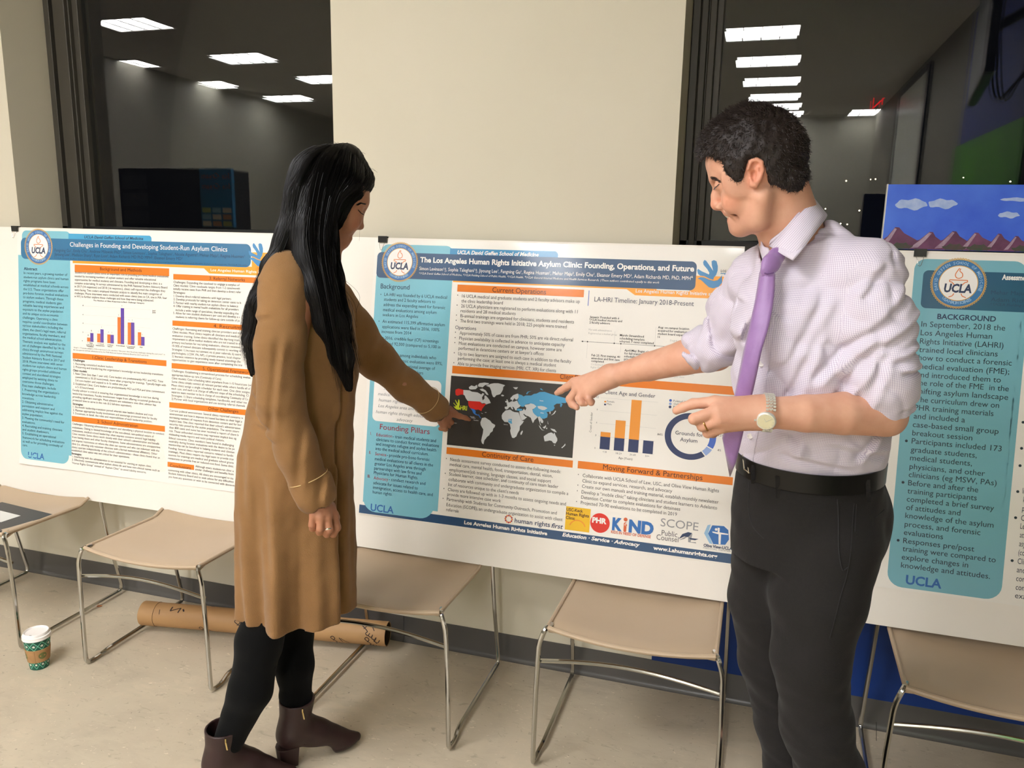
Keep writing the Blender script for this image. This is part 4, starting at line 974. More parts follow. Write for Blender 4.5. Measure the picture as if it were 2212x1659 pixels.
FLAG=[('navy', [(-0.1759, -0.8959), (-0.1658, -0.8789), (-0.1493, -0.8708), (-0.1367, -0.8723), (-0.1482, -0.8863), (-0.1596, -0.8859)]), ('navy', [(-0.1462, -0.888), (-0.1168, -0.8879), (-0.1269, -0.8932), (-0.1401, -0.893)]), ('gre', [(-0.1756, -0.8998), (-0.1594, -0.8878), (-0.1449, -0.88), (-0.1359, -0.8737), (-0.1395, -0.9007), (-0.1246, -0.8987), (-0.1224, -0.9023), (-0.147, -0.9017), (-0.1483, -0.8844), (-0.159, -0.8936)])]
HEXLOGO=[('lb', [(-0.1017, -0.8684), (-0.0932, -0.8422), (-0.0842, -0.839), (-0.0895, -0.8668), (-0.0742, -0.8976), (-0.0835, -0.897)]), ('bl', [(-0.0895, -0.8676), (-0.0796, -0.8408), (-0.0453, -0.839), (-0.0316, -0.8495), (-0.0276, -0.8778), (-0.0373, -0.8953), (-0.0723, -0.8978)]), ('wh', [(-0.0632, -0.846), (-0.0569, -0.8463), (-0.0567, -0.8594), (-0.0307, -0.861), (-0.0312, -0.8641), (-0.0518, -0.8649), (-0.051, -0.8956), (-0.0569, -0.8957), (-0.0591, -0.8659), (-0.0768, -0.8632), (-0.0782, -0.8595), (-0.0622, -0.8601)])]

class Sheet:
    """print on a poster lying on a leaning board; u to the right, v up, from the board's top edge; lift in millimetres"""
    def __init__(s, name, root, fn): s.name, s.root, s.fn = name, root, fn; s.lay = {}
    def add(s, part, inkname, pts, faces, lift):
        big = max(p[0] for p in pts)-min(p[0] for p in pts) > .035 or max(p[1] for p in pts)-min(p[1] for p in pts) > .035
        if big and len(pts) < 120:      # wide areas are cut into cells so that they follow the sheet
            bm = bmesh.new(); vs = [bm.verts.new((u, v, 0)) for u, v in pts]
            for f in faces:
                try: bm.faces.new([vs[i] for i in f])
                except ValueError: pass
            bm.normal_update(); bmesh.ops.triangulate(bm, faces=bm.faces[:])
            for ax in (0, 1):
                a = math.floor(min(p[ax] for p in pts)/.03)*.03+.03; b = max(p[ax] for p in pts)
                while a < b:
                    bmesh.ops.bisect_plane(bm, geom=bm.verts[:]+bm.edges[:]+bm.faces[:], plane_co=(a, a, 0), plane_no=(1, 0, 0) if ax == 0 else (0, 1, 0)); a += .03
            bm.verts.index_update(); pts = [(v.co.x, v.co.y) for v in bm.verts]; faces = [tuple(v.index for v in f.verts) for f in bm.faces]; bm.free()
        mb = s.lay.setdefault((part, inkname), MB()); mb.add([s.fn(u, v, lift*.001) for u, v in pts], faces)
    def poly(s, part, inkname, pts, lift=.4):
        s.add(part, inkname, pts, [tuple(range(len(pts)))] if s.ccw(pts) else [tuple(reversed(range(len(pts))))], lift)
    @staticmethod
    def ccw(p): return sum(p[i-1][0]*p[i][1]-p[i][0]*p[i-1][1] for i in range(len(p))) > 0
    def rect(s, part, k, u0, v0, u1, v1, r=0, lift=.4, corners='1234'):
        if v0 > v1: v0, v1 = v1, v0
        pts = []
        for i, (cx, cy, a) in enumerate(((u0+r, v0+r, PI), (u1-r, v0+r, 1.5*PI), (u1-r, v1-r, 0), (u0+r, v1-r, .5*PI))):
            if r and str(i+1) in corners:
                pts += [(cx+r*math.cos(a+PI/2*t/6), cy+r*math.sin(a+PI/2*t/6)) for t in range(7)]
            else: pts.append(((u0, v0), (u1, v0), (u1, v1), (u0, v1))[i])
        # long strips are cut so that they can follow the sheet
        s.poly(part, k, pts, lift)
    def ring(s, part, k, c, ro, ri, a0=0, a1=2*PI, n=48, lift=.5, sy=1.0):
        pts = [(c[0]+ro*math.cos(a0+(a1-a0)*i/n), c[1]+ro*sy*math.sin(a0+(a1-a0)*i/n)) for i in range(n+1)]
        if ri <= 0: s.add(part, k, pts+[c], [(i, i+1, n+1) for i in range(n)], lift); return
        q = [(c[0]+ri*math.cos(a0+(a1-a0)*i/n), c[1]+ri*sy*math.sin(a0+(a1-a0)*i/n)) for i in range(n+1)]
        s.add(part, k, pts+q, [(i, i+1, n+1+i+1, n+1+i) for i in range(n)], lift)
    def text(s, part, st, u, v, w, t, lift=.8, ik=None, rot=0):
        size, k, bold, sh = STY[st]; co, ff = text_geo(t, size, w, bold if bold > .009 else 0, sh, 3 if size > .02 else 2 if size > .0112 else 1)
        if len(ff) == 0: return
        c, d = math.cos(rot), math.sin(rot)
        s.add(part, ik or k, [(u+p[0]*c-p[1]*d, v+p[0]*d+p[1]*c) for p in co], ff, lift)
    def seal(s, c, R, k='seal'):
        S = 'seal'
        for i in range(64):
            a = 2*PI*i/64; s.ring(S, 'gold', (c[0]+R*math.cos(a), c[1]+R*math.sin(a)), R*.045, R*.02, n=8, lift=.9)
        s.ring(S, 'gold', c, R*.985, R*.955, lift=.8); s.ring(S, k, c, R*.96, 0, lift=.7); s.ring(S, 'white', c, R*.70, 0, lift=.9)
        s.ring(S, 'gold', c, R*.73, R*.70, lift=.9)
        for txt, r0, a0, a1, up in (('DAVID GEFFEN SCHOOL OF MEDICINE', R*.78, 1.12*PI, -.12*PI, 1), ('UCLA HEALTH SCIENCES', R*.86, 1.28*PI, 1.72*PI, -1)):
            n = len(txt)
            for i, ch in enumerate(txt):
                if ch == ' ': continue
                a = a0+(a1-a0)*(i+.5)/n; co, ff = text_geo(ch, R*.17, None, .02, 0, 1)
                if len(ff) == 0: continue
                rot = a-PI/2 if up > 0 else a+PI/2; cc, dd = math.cos(rot), math.sin(rot)
                w0 = co[:, 0].max()/2; o = (c[0]+r0*math.cos(a), c[1]+r0*math.sin(a))
                s.add(S, 'ltb', [(o[0]+(p[0]-w0)*cc-p[1]*dd, o[1]+(p[0]-w0)*dd+p[1]*cc) for p in co*np.array([.9, 1])], ff, 1.0)
        # torch: flame, bowl, foot
        fl = spline([(0, .62), (-.13, .38), (-.10, .24), (0, .2), (.12, .26), (.12, .4), (.02, .5), (.04, .6)], 5)
        def line(pts, w_, lift=1.0):
            pts = [np.array(p) for p in pts]
            for a, b in zip(pts, pts[1:]):
                d = (b-a)/max(np.linalg.norm(b-a), 1e-9); nn = np.array([-d[1], d[0]])*w_
                s.add(S, 'bar_o', [tuple(np.array(c)+R*q) for q in (a-nn, b-nn, b+nn, a+nn)], [(0, 1, 2, 3)], lift)
        line(fl, .018)
        line([(-.33, .13), (.33, .13), (.33, .06), (.24, .04), (.13, -.08), (.10, -.12)], .018); line([(-.33, .13), (-.33, .06), (-.24, .04), (-.13, -.08), (-.10, -.12)], .018)
        line([(-.13, -.42), (-.18, -.52), (-.32, -.58)], .018); line([(.13, -.42), (.18, -.52), (.32, -.58)], .018)
        co, ff = text_geo('UCLA', R*.48, R*1.02, .04, .12, 2)
        s.add(S, 'deep', [(c[0]-R*.51+p[0], c[1]-R*.37+p[1]) for p in co], ff, 1.1)
    def build(s):
        byp = {}
        for (part, k), mb in s.lay.items(): byp.setdefault(part, []).append((k, mb))
        for part, L in byp.items():
            V = []; F = []; mi = []
            for i, (k, mb) in enumerate(L):
                n = len(V); V += mb.v; F += [tuple(j+n for j in q) for q in mb.f]; mi += [i]*len(mb.f)
            me = bpy.data.meshes.new(part); me.from_pydata(V, [], F); me.update()
            for k, _ in L: me.materials.append(INK[k])
            me.polygons.foreach_set('material_index', mi)
            o = bpy.data.objects.new(part, me); COL.objects.link(o); o.parent = s.root
def lean(yt, yb, zt=1.505, zb=.45):
    d = Vector((0, yb-yt, zb-zt)).normalized(); nrm = Vector((1, 0, 0)).cross(d)
    if nrm.y > 0: nrm = -nrm
    return lambda u, v, w_: Vector((u, yt, zt)) - d*v + nrm*w_
def board(name, u0, u1, vt, fn, lab, v_bot=-1.069):
    mb = MB(); P_ = [(u0, vt), (u1, vt), (u1, v_bot), (u0, v_bot)]
    mb.add([fn(u, v, 0) for u, v in P_]+[fn(u, v, -.005) for u, v in P_], [(0, 3, 2, 1), (4, 5, 6, 7), (0, 1, 5, 4), (1, 2, 6, 5), (2, 3, 7, 6), (3, 0, 4, 7)])
    o = mb.build(name, FOAM); return tag(o, lab, 'board', 'white foam boards leaning on the chairs')
def paper(u0, u1, v0, v1, fn, lab, curl):
    """sheet with slightly wavy lower and side edges; returns root and the surface function used for the print"""
    def surf(u, v, w_=0): return fn(u, v, .0012+curl((u-u0)/(u1-u0), (v1-v)/(v1-v0))+w_)
    nu, nv = 60, 44; V = [surf(u0+(u1-u0)*i/nu, v0+(v1-v0)*j/nv) for i in range(nu+1) for j in range(nv+1)]
    F = [(i*(nv+1)+j, (i+1)*(nv+1)+j, (i+1)*(nv+1)+j+1, i*(nv+1)+j+1) for i in range(nu) for j in range(nv)]
    o = MB().add(V, F).build('poster', PAPER, smooth=True); tag(o, lab, 'poster', 'research posters clipped to the boards')
    return o, surf
F1, F2, F3 = lean(-.03, -.135), lean(-.03, -.20), lean(-.03, -.20)
board('foam_board', -3.30, -1.462, .010, F1, 'white board behind the challenges poster at the far left')
board('foam_board', -1.452, .175, .004, F2, 'white board behind the founding poster between woman and man')
board('foam_board', .185, 1.80, .004, F3, 'white board behind the assessment poster to the right of the man')
bump = lambda x, c, s_: math.exp(-((x-c)/s_)**2)
# --- poster 1
def curl1(a, b): return .010*bump(b, 1.02, .035)*(.25+.75*bump(a, .04, .13)+.6*bump(a, .38, .1)) + .0015*math.sin(a*9)*b
r1, S1 = paper(-2.862, -1.60, -.953, .004, F1, 'glossy poster titled Challenges in Founding, left of the woman', curl1)
s = Sheet('p1', r1, S1)
def cut_rect(s, part, k, u0, v0, u1, v1, lift=.4, n=8):
    if v0 > v1: v0, v1 = v1, v0
    for j in range(n):
        a, b = v0+(v1-v0)*j/n, v0+(v1-v0)*(j+1)/n; m_ = 6
        pts = [(u0+(u1-u0)*i/m_, a) for i in range(m_+1)]+[(u0+(u1-u0)*i/m_, b) for i in range(m_+1)]
        s.add(part, k, pts, [(i, i+1, m_+2+i, m_+1+i) for i in range(m_)], lift)
H = 'header_banner'
s.rect(H, 'pale', -2.836, -.06, -2.59, -.002, .022, .3, '34'); s.rect(H, 'tabp', -2.60, -.04, -2.203, -.010, .012, .35, '3')
s.rect(H, 'p1', -2.842, -.115, -1.764, -.031, .022, .45); s.rect(H, 'amber', -2.58, -.1245, -1.60, -.112, 0, .35)
s.poly(H, 'amber', [(-1.968, -.123), (-1.943, -.1425), (-1.60, -.1425), (-1.60, -.06), (-1.76, -.06), (-1.76, -.123)], .35)
cut_rect(s, 'side_column', 'pale', -2.857, -.895, -2.592, -.10, .3); s.rect('side_column', 'pale', -2.857, -.932, -2.605, -.885, .034, .3, '12')
s.rect('side_column', 'pale', -2.7, -.93, -2.605, -.88, .034, .3, '2')
for u0, v0, u1, v1 in ((-2.570, -.130, -2.122, -.1588), (-2.583, -.478, -2.133, -.5005), (-2.589, -.732, -2.139, -.7545), (-2.103, -.150, -1.62, -.1705), (-2.106, -.3245, -1.62, -.344), (-2.109, -.4862, -1.62, -.5065), (-2.119, -.637, -1.62, -.658), (-2.126, -.8698, -2.003, -.889)):
    s.rect('heading_bars', 'orange', u0, v0, u1, v1, 0, .4)
C_ = 'bar_chart'
for i in range(5): s.rect(C_, 'line', -2.525, -.4285+.0347*i-.0003, -2.207, -.4285+.0347*i+.0003, 0, .4)
for i, (x, a, b) in enumerate(((-2.5105, -.4126, -.3941), (-2.461, -.3945, -.3766), (-2.412, -.3949, -.3954), (-2.3628, -.3252, -.2895), (-2.3141, -.3431, -.3423), (-2.2664, -.3779, -.395))):
    s.rect(C_, 'bar_o', x, -.4285, x+.0155, a, 0, .6); s.rect(C_, 'purple', x+.0157, -.4285, x+.0315, b, 0, .6)
    for q, vv, n_ in ((x+.004, a, 0), (x+.02, b, 1)): s.text(C_, 'ax', q, vv+.006, .003, '123456'[i], .7)
for st, u, v, w_, t in P1_TEXT: s.text('title_text' if st in ('ttl1', 'autd', 'affd', 'tabd', 'lah1') else 'heading_text' if st in ('bar1', 'ucla') else 'column_text' if st in ('ab', 'cb') else C_ if st == 't1s' else 'body_text', st, u, v, w_, t)
for p in DOVE: s.poly('dove_logo', 'dove', [(u-1.592, v+.013) for u, v in p], .6)
s.seal((-2.751, -.0655), .0690); s.build()
# --- poster 2
def curl2(a, b): return .0025*bump(b, 1.0, .05)*bump(a, .1, .15) + .0035*bump(a, .93, .06)*bump(b, .03, .07)+ .003*bump(a, .80, .06)*bump(b, -.02, .05)+.001*math.sin(a*14+2*b)
r2, S2 = paper(-1.268, -.002, -.953, -.002, F2, 'glossy poster titled The Los Angeles Human Rights Initiative Asylum Clinic', curl2)
s = Sheet('p2', r2, S2)
s.rect(H, 'pale', -1.242, -.06, -.978, -.0185, .026, .3, '34'); s.rect(H, 'tab', -.990, -.06, -.619, -.0262, .013, .35, '3')
s.rect(H, 'navy', -1.256, -.133, -.184, -.0455, .016, .45); s.rect(H, 'amber', -.973, -.1375, -.30, -.125, 0, .35)
s.poly(H, 'amber', [(-.393, -.137), (-.365, -.155), (-.006, -.155), (-.006, -.088), (-.2, -.088), (-.2, -.137)], .35)
cut_rect(s, 'side_column', 'pale', -1.256, -.91, -.976, -.125, .3); s.rect('side_column', 'pale', -1.256, -.941, -.99, -.86, .05, .5, '12')
s.rect('side_column', 'white', -1.239, -.625, -.991, -.470, .018, .5); 
cut_rect(s, 'footer_banner', 'navy', -1.268, -.950, -.003, -.921, .32, 2)
for u0, v0, u1, v1 in ((-.956, -.145, -.5265, -.1685), (-.956, -.4155, -.01, -.441), (-.958, -.6895, -.524, -.7125), (-.5075, -.6885, -.030, -.7125)):
    s.rect('heading_bars', 'orange', u0, v0, u1, v1, 0, .4)
s.rect('timeline', 'pblue', -.5115, -.1465, -.5095, -.195, 0, .4)
s.rect('timeline', 'grey', -.525, -.3085, -.04, -.3075, 0, .4)
for u in (-.520, -.504, -.419, -.398, -.293, -.12): s.ring('timeline', 'black', (u, -.308), .0022, 0, n=10, lift=.5)
for u, a, b in ((-.504, -.308, -.36), (-.419, -.308, -.27), (-.293, -.308, -.25), (-.398, -.308, -.335)): s.rect('timeline', 'line', u-.0003, a, u+.0003, b, 0, .4)
s.rect('world_map', 'map', -.9585, -.449, -.5265, -.6815, 0, .4)
for key, k, L_ in (('grey', 'land', .5), ('red', 'red', .55), ('blue', 'sky', .6), ('blue2', 'blue2', .6), ('grey2', 'land', .7), ('lime', 'lime', .6)):
    for p in MAP_POLYS[key]: s.poly('world_map', k, p, L_)
C_ = 'bar_chart'
for i in range(5): s.rect(C_, 'line', -.449, -.6435+.0405*i-.0003, -.270, -.6435+.0405*i+.0003, 0, .4)
for x, sp, a in ((-.4415, -.6040, -.589), (-.3965, -.6037, -.5478), (-.3515, -.6035, -.480), (-.3060, -.6030, None)):
    s.rect(C_, 'bar_n', x, -.6435, x+.0315, sp, 0, .6)
    if a: s.rect(C_, 'bar_a', x, sp, x+.0315, a, 0, .6)
s.rect(C_, 'bar_a', -.437, -.4955, -.431, -.4905, 0, .6); s.rect(C_, 'bar_n', -.437, -.5045, -.431, -.4995, 0, .6)
s.text(C_, 'ax2', -.4715, -.5945, .064, 'Count of Gender', rot=PI/2)
D_ = 'donut_chart'; dc = (-.165, -.5775)
s.ring(D_, 'bar_n', dc, .0770, .0580, -.9, -2*PI+.5, 60, .5, .93); s.ring(D_, 'pblue', dc, .0770, .0580, -.45, .45, 20, .5, .93); s.ring(D_, 'mblue', dc, .0770, .0580, -.85, -.5, 12, .5, .93)
for k, vv in (('pblue', -.4724), ('mblue', -.4829), ('bar_n', -.4926)): s.ring(D_, k, (-.2322, vv), .0042, 0, n=16)
L2 = 'partner_logos'
s.rect(L2, 'yellow', -.5355, -.838, -.4555, -.9135, 0, .5); s.ring(L2, 'bar_a', (-.495, -.905), .028, .024, .3, PI-.3, 16, .6)
s.ring(L2, 'red', (-.4232, -.8785), .0312, 0, lift=.5)
s.ring(L2, 'kor', (-.343, -.857), .0062, 0, n=16, lift=.7); s.rect(L2, 'kor', -.3475, -.8965, -.3385, -.866, .004, .7); s.ring(L2, 'white', (-.3405, -.873), .0045, 0, n=12, lift=.8); s.ring(L2, 'kor', (-.3400, -.874), .0030, 0, n=12, lift=.9)
for i in range(12):
    a = 2*PI*i/12; s.ring(L2, 'crimson' if i % 2 else 'bar_o', (-.7244+.0115*math.cos(a), -.9036+.0115*math.sin(a)), .0032, 0, n=6, lift=.6)
for k, p in FLAG: s.poly(L2, dict(navy='dblue', gre='scope')[k], p, .6 if k == 'gre' else .7)
for k, p in HEXLOGO: s.poly(L2, dict(lb='ltb', bl='kind', wh='white')[k], p, dict(lb=.5, bl=.6, wh=.7)[k])
s.ring(L2, 'white', (HEXLOGO[2][1][0][0]-.004, HEXLOGO[2][1][0][1]-.006), .004, 0, n=12, lift=.8)
for i, p in enumerate(DOVE): s.poly('dove_logo', 'dove', p, .6)
PT = {'ttl': 'title_text', 'aut': 'title_text', 'aff': 'title_text', 'tab': 'title_text', 'lah': 'title_text', 'las': 'dove_logo', 'bar': 'heading_text', 'bb': 'column_text', 'h2': 'column_text', 'bi': 'column_text', 'cr': 'column_text', 'crs': 'column_text', 'bk': 'column_text', 'ucla': 'column_text',
      'tl': 'timeline', 'sm': 'timeline', 'fa': 'timeline', 'mp': 'world_map', 'mpw': 'world_map', 'hrl': 'world_map', 'ax': 'bar_chart', 'ax2': 'bar_chart', 'st': 'footer_banner', 'sti': 'footer_banner', 'hrf': L2, 'hri': L2, 'ye': L2, 'phr': L2, 'kd': L2, 'kd2': L2, 'sc': L2, 'pc': L2, 'ov': L2, 'ov2': L2}
for st, u, v, w_, t in P2_TEXT: s.text(PT.get(st, 'body_text'), st, u, v, w_, t, lift=1.1)
s.seal((-1.1705, -.0775), .0650); s.build()
# --- poster 3
def curl3(a, b): return .0012*math.sin(a*8+b*3)+.003*bump(a, .0, .03)*bump(b, .3, .3)
r3, S3 = paper(.388, 1.655, -.958, -.004, F3, 'glossy poster with BACKGROUND column, right of the man under the painting', curl3)
s = Sheet('p3', r3, S3)
cut_rect(s, 'side_column', 'pale3', .414, -.90, .690, -.045, .3); s.rect('side_column', 'pale3', .414, -.951, .703, -.88, .04, .5, '12'); s.rect('side_column', 'pale3', .414, -.10, .690, -.0185, .03, .28, '34')
cut_rect(s, 'side_column', 'pale3', .685, -.90, .703, -.155, .3)
s.rect(H, 'navy3', .438, -.156, 1.55, -.050, .014, .5); s.rect(H, 'tab', .70, -.06, 1.1, -.025, .01, .4)
for u, v in P3_DOTS: s.ring('body_text', 'cblk', (u, v), .0038, 0, n=12, lift=.8)
for st, u, v, w_, t in P3_TEXT: s.text('title_text' if st in ('p3t', 'p3a', 'p3f') else 'column_text' if u < .68 else 'body_text', st, u, v, w_, t, lift=1.0)
s.seal((.5275, -.0835), .0675, 'seal3'); s.build()
bpy.data.objects.remove(FOB)

# ================================================================== binder clips
def make_clip():
    t = empty('binder_clip')
    prof = [(-.0085, -.0012), (-.0085, .0012), (-.006, .0185), (.006, .0185), (.0085, .0012), (.0085, -.0012), (.0072, -.0012), (.0048, .0172), (-.0048, .0172), (-.0072, -.0012)]
    # the body straddles the top edge; x is along the edge, profile in y (depth) and z
    m = MB(); n = 6; P_ = [(-.0065, -.0185), (-.0092, .003), (.0072, .003), (.0052, -.0185), (.0038, -.0185), (.0056, .0018), (-.0076, .0018), (-.0051, -.0185)]
    V = [(x, y, z) for x in (-.0162, .0162) for y, z in P_]; k = len(P_)
    m.add(V, [tuple(range(k)), tuple(reversed(range(k, 2*k)))]+[(i, k+i, k+(i+1) % k, (i+1) % k) for i in range(k)])
    m.build('body', mat('clip_black', (14, 13, 13), .3, coat=.4), t)
    h = arc_path([(-.009, -.0072, -.017), (-.0085, -.0105, -.024), (-.0035, -.0125, -.043), (0, -.013, -.046), (.0035, -.0125, -.043), (.0085, -.0105, -.024), (.009, -.0072, -.017)], .004, 4)
    MB().tube(h, .0007, 6).build('handle', CHROME, t, smooth=True)
    MB().tube([(p[0], -p[1]-.002, p[2]) for p in h], .0007, 6).build('handle', CHROME, t, smooth=True)
    return t
CL = [(-2.868, .010, F1, 'black binder clip on the upper left corner of the challenges poster'), (-1.238, .004, F2, 'black binder clip on the upper left corner of the founding poster'), (-.032, .004, F2, "black binder clip beside the man's collar, upper right of the founding poster"), (.425, .004, F3, 'black binder clip below the mountain painting, on the assessment poster')]
k0 = make_clip()
for i, (u, vt, fn, lab) in enumerate(CL):
    t = k0 if i == 0 else copy_tree(k0)
    p = fn(u, vt, 0); d = (fn(u, vt-.1, 0)-p).normalized()
    t.location = p+Vector((0, 0, .001)); t.rotation_euler = (math.atan2(-d.y, -d.z)*-1, 0, 0)
    tag(t, lab, 'binder clip', 'binder clips on the boards')

# ================================================================== mountain painting on the board edge
cv = empty('canvas_painting', (.70, -.016, 1.512))
def cvp(pts, lift): return [(x, -.010-lift, z) for x, z in pts]
MB().box((-.375, -.010, 0), (.375, .008, .178)).build('canvas', mat('painted_sky_blue', (44, 84, 205), .45, noise=(7, .5, (72, 116, 222)), bump=(180, .15)), cv)
MT = mat('painted_mountain', (112, 62, 96), .5, noise=(30, .5, (88, 44, 74)), bump=(160, .2)); MTL = mat('painted_snow_grey', (176, 152, 168), .5, noise=(50, .5, (140, 110, 130)), bump=(160, .2))
TREE = mat('painted_trees', (52, 74, 52), .55, noise=(60, .5, (80, 60, 62))); CLD = mat('painted_cloud', (176, 192, 226), .5, noise=(60, .5, (150, 172, 220)), bump=(160, .2))
def polymb(lst):
    mb = MB()
    for pts, lift in lst: mb.add(cvp(pts, lift)+cvp(pts, 0), [tuple(range(len(pts)))]+[(i, (i+1) % len(pts), len(pts)+(i+1) % len(pts), len(pts)+i) for i in range(len(pts))])
    return mb
peaks = [(-0.3851, -0.3405, -0.2831, 0.0621), (-0.3071, -0.2505, -0.2196, 0.0506), (-0.2436, -0.1936, -0.1536, 0.0537), (-0.1776, -0.1396, -0.093, 0.0508), (-0.117, -0.083, -0.0475, 0.0492), (-0.0715, -0.0416, -0.0051, 0.0434), (0.185, 0.235, 0.285, 0.056), (0.275, 0.325, 0.374, 0.05)]
ms = []; sn = []
for i, (xl, xa, xr, h) in enumerate(peaks):
    ms.append(([(xl, .001), (xr, .001), (xr, .012+.2*h), (xa+.35*(xr-xa), h*.72), (xa+.1*(xr-xa), h*.97), (xa-.1*(xa-xl), h*.98), (xa-.5*(xa-xl), h*.55), (xl, .012+.1*h)], .0006+.0001*i))
    sn.append(([(xl+.1*(xa-xl), .004), (xl+.45*(xa-xl), .006), (xl+.75*(xa-xl), h*.5), (xa, h*.9), (xa-.12*(xa-xl), h*.94), (xa-.5*(xa-xl), h*.5), (xl+.12*(xa-xl), h*.12)], .0014))
for a, b in zip(ms, sn): mo = polymb([a]).build('mountain', MT, cv); polymb([b]).build('snow_face', MTL, mo)
tr = []
for x in (-.325, -.19, -.13, -.02, .09, .2, .3): tr.append(([(x+.028*math.cos(a)*(1+.2*math.sin(5*a)), .006+.012*max(-.4, math.sin(a))*(1+.3*math.sin(7*a))) for a in [2*PI*k/18 for k in range(18)]], .002))
for a in tr: polymb([a]).build('tree', TREE, cv)
cd = []
for (x, z, w_, h) in [(-0.3104, 0.1237, 0.0405, 0.0194), (-0.2322, 0.126, 0.0361, 0.0168), (-0.0534, 0.1391, 0.0386, 0.0065), (-0.0675, 0.0981, 0.0254, 0.011)]:
    cd.append(([(x+w_*math.cos(a)*(1+.05*math.sin(5*a+x*50)), z+h*(math.sin(a)*(.75+.15*math.sin(6*a+x*40)) if math.sin(a) > 0 else math.sin(a)*(.7+.2*math.cos(5*a)))) for a in [2*PI*k/28 for k in range(28)]], .001))
for a in cd: polymb([a]).build('cloud', CLD, cv)
MB().box((-.3765, -.0105, .001), (-.3745, .008, .179)).build('edge', mat('canvas_edge', (225, 222, 215), .6), cv)
tag(cv, 'painting of purple mountains under blue sky with clouds, standing above the right poster', 'painting')

# ================================================================== folder, cup, almond, mailing tubes
fo = empty('folder', (-2.665, -.40, .452))
fo.rotation_euler = (0, 0, -.12)
V = [(-.155, -.115, -.012), (.145, -.115, -.004), (.155, .10, -.004), (-.155, .115, -.012)]
MB().prism([(-.155, -.112), (.14, -.112), (.150, -.09), (.155, .112), (-.155, .112)], -.013, -.0095).build('cover', mat('folder_black', (34, 34, 35), .4, bump=(300, .1)), fo, bevel=.0006)
MB().prism([(-.150, -.105), (.138, -.105), (.148, .105), (-.150, .105)], -.0094, -.0084).build('leaf', mat('folder_black', (34, 34, 35)), fo)
MB().box((-.12, -.03, -.0083), (.055, .045, -.0079)).build('name_label', mat('label_white', (220, 218, 212), .5), fo)
tag(fo, 'black folder with white label lying on the leftmost chair seat', 'folder')

cup = empty('paper_cup', (-2.3217, -0.5846, 0)); cup.rotation_euler = (0, 0, .25)
def rad(z): return .0295+(.0425-.0295)*z/.118
CUPM = mat('cup_dark_green', (14, 84, 66), .45); CUPL = mat('cup_light_green', (110, 190, 160), .45); CUPW = mat('cup_cream', (225, 230, 212), .45)
MB().lathe([(.027, .004), (.0285, 0), (rad(0)+.0004, .001)]+[(rad(z), z) for z in np.linspace(.003, .116, 12)], n=48).build('body', CUPM, cup, smooth=True)
pt = MB(); st_ = MB()
def oncyl(a, z, off=.0006): r = rad(z)+off; return (r*math.cos(a), r*math.sin(a), z)
def strip(mb, a0, z0, a1, z1, wd=.0011, n=5):
    L_ = math.hypot((a1-a0)*.036, z1-z0); na, nz = -(z1-z0)/L_*wd/.036, (a1-a0)*.036/L_*wd; V = []
    for i in range(n+1):
        t = i/n; a, z = a0+(a1-a0)*t, z0+(z1-z0)*t; V += [oncyl(a-na, z-nz), oncyl(a+na, z+nz)]
    mb.add(V, [(2*i, 2*i+2, 2*i+3, 2*i+1) for i in range(n)])
for i in range(10):
    a = 2*PI*i/10; h = PI/10
    for zb in (.006, .0785):
        strip(pt, a, zb, a+h, zb+.016); strip(pt, a+h, zb+.016, a+2*h, zb); strip(pt, a, zb+.031, a+h, zb+.016); strip(pt, a+h, zb+.016, a+2*h, zb+.031)
        for q, zz in ((0, zb+.0155),):
            P_ = []
            for k in range(10):
                r_ = (.0058 if k % 2 == 0 else .0026); P_.append(oncyl(a+q+r_*math.cos(2*PI*k/10+PI/2)/.036, zz+r_*math.sin(2*PI*k/10+PI/2), .0007))
            st_.add(P_+[oncyl(a+q, zz, .0007)], [(k, (k+1) % 10, 10) for k in range(10)])
pt.build('lattice_print', CUPL, cup); st_.build('star_print', CUPW, cup)
SLV = mat('sleeve_kraft', (176, 134, 88), .7, noise=(40, .5, (160, 120, 76)), bump=(200, .15))
MB().lathe([(rad(.030)+.0012, .030), (rad(.030)+.0022, .0302), (rad(.078)+.0022, .078), (rad(.078)+.0012, .0782)], n=48).build('sleeve', SLV, cup, smooth=True)
sm = MB(); V = []
for k in range(7): z = .031+.0465*k/6; V += [((rad(z)+.0026)*math.cos(a), (rad(z)+.0026)*math.sin(a), z) for a in (-1.26, -1.235)]
sm.add(V, [(2*i, 2*i+1, 2*i+3, 2*i+2) for i in range(6)]).build('sleeve_seam', mat('sleeve_seam', (120, 86, 52), .7), cup)
lg = MB()
for a in (-2.35, -.62):
    P_ = [oncyl(a+.0125*math.cos(2*PI*k/20)/.036, .055+.0125*math.sin(2*PI*k/20), .0026) for k in range(20)]
    lg.add(P_+[oncyl(a, .055, .0026)], [(k, (k+1) % 20, 20) for k in range(20)])
lg.build('sleeve_emblem', mat('emblem_olive', (104, 108, 58), .7), cup)
LID = mat('lid_white', (238, 232, 226), .3, spec=.5)
MB().lathe([(.0438, .113), (.0452, .1135), (.0455, .1165), (.0440, .119), (.0437, .1215), (.0448, .1230), (.0445, .1255), (.0405, .1275), (.0395, .1350), (.0380, .1365), (.0362, .1350), (.0352, .1305), (.02, .1300), (.0005, .1300)], n=56).build('lid', LID, cup, smooth=True)
MB().box((-.004, -.031, .1335), (.004, -.029, .1338)).build('sip_hole', BLACK, cup)
tag(cup, 'green patterned paper cup with kraft sleeve and white lid on the floor', 'cup')

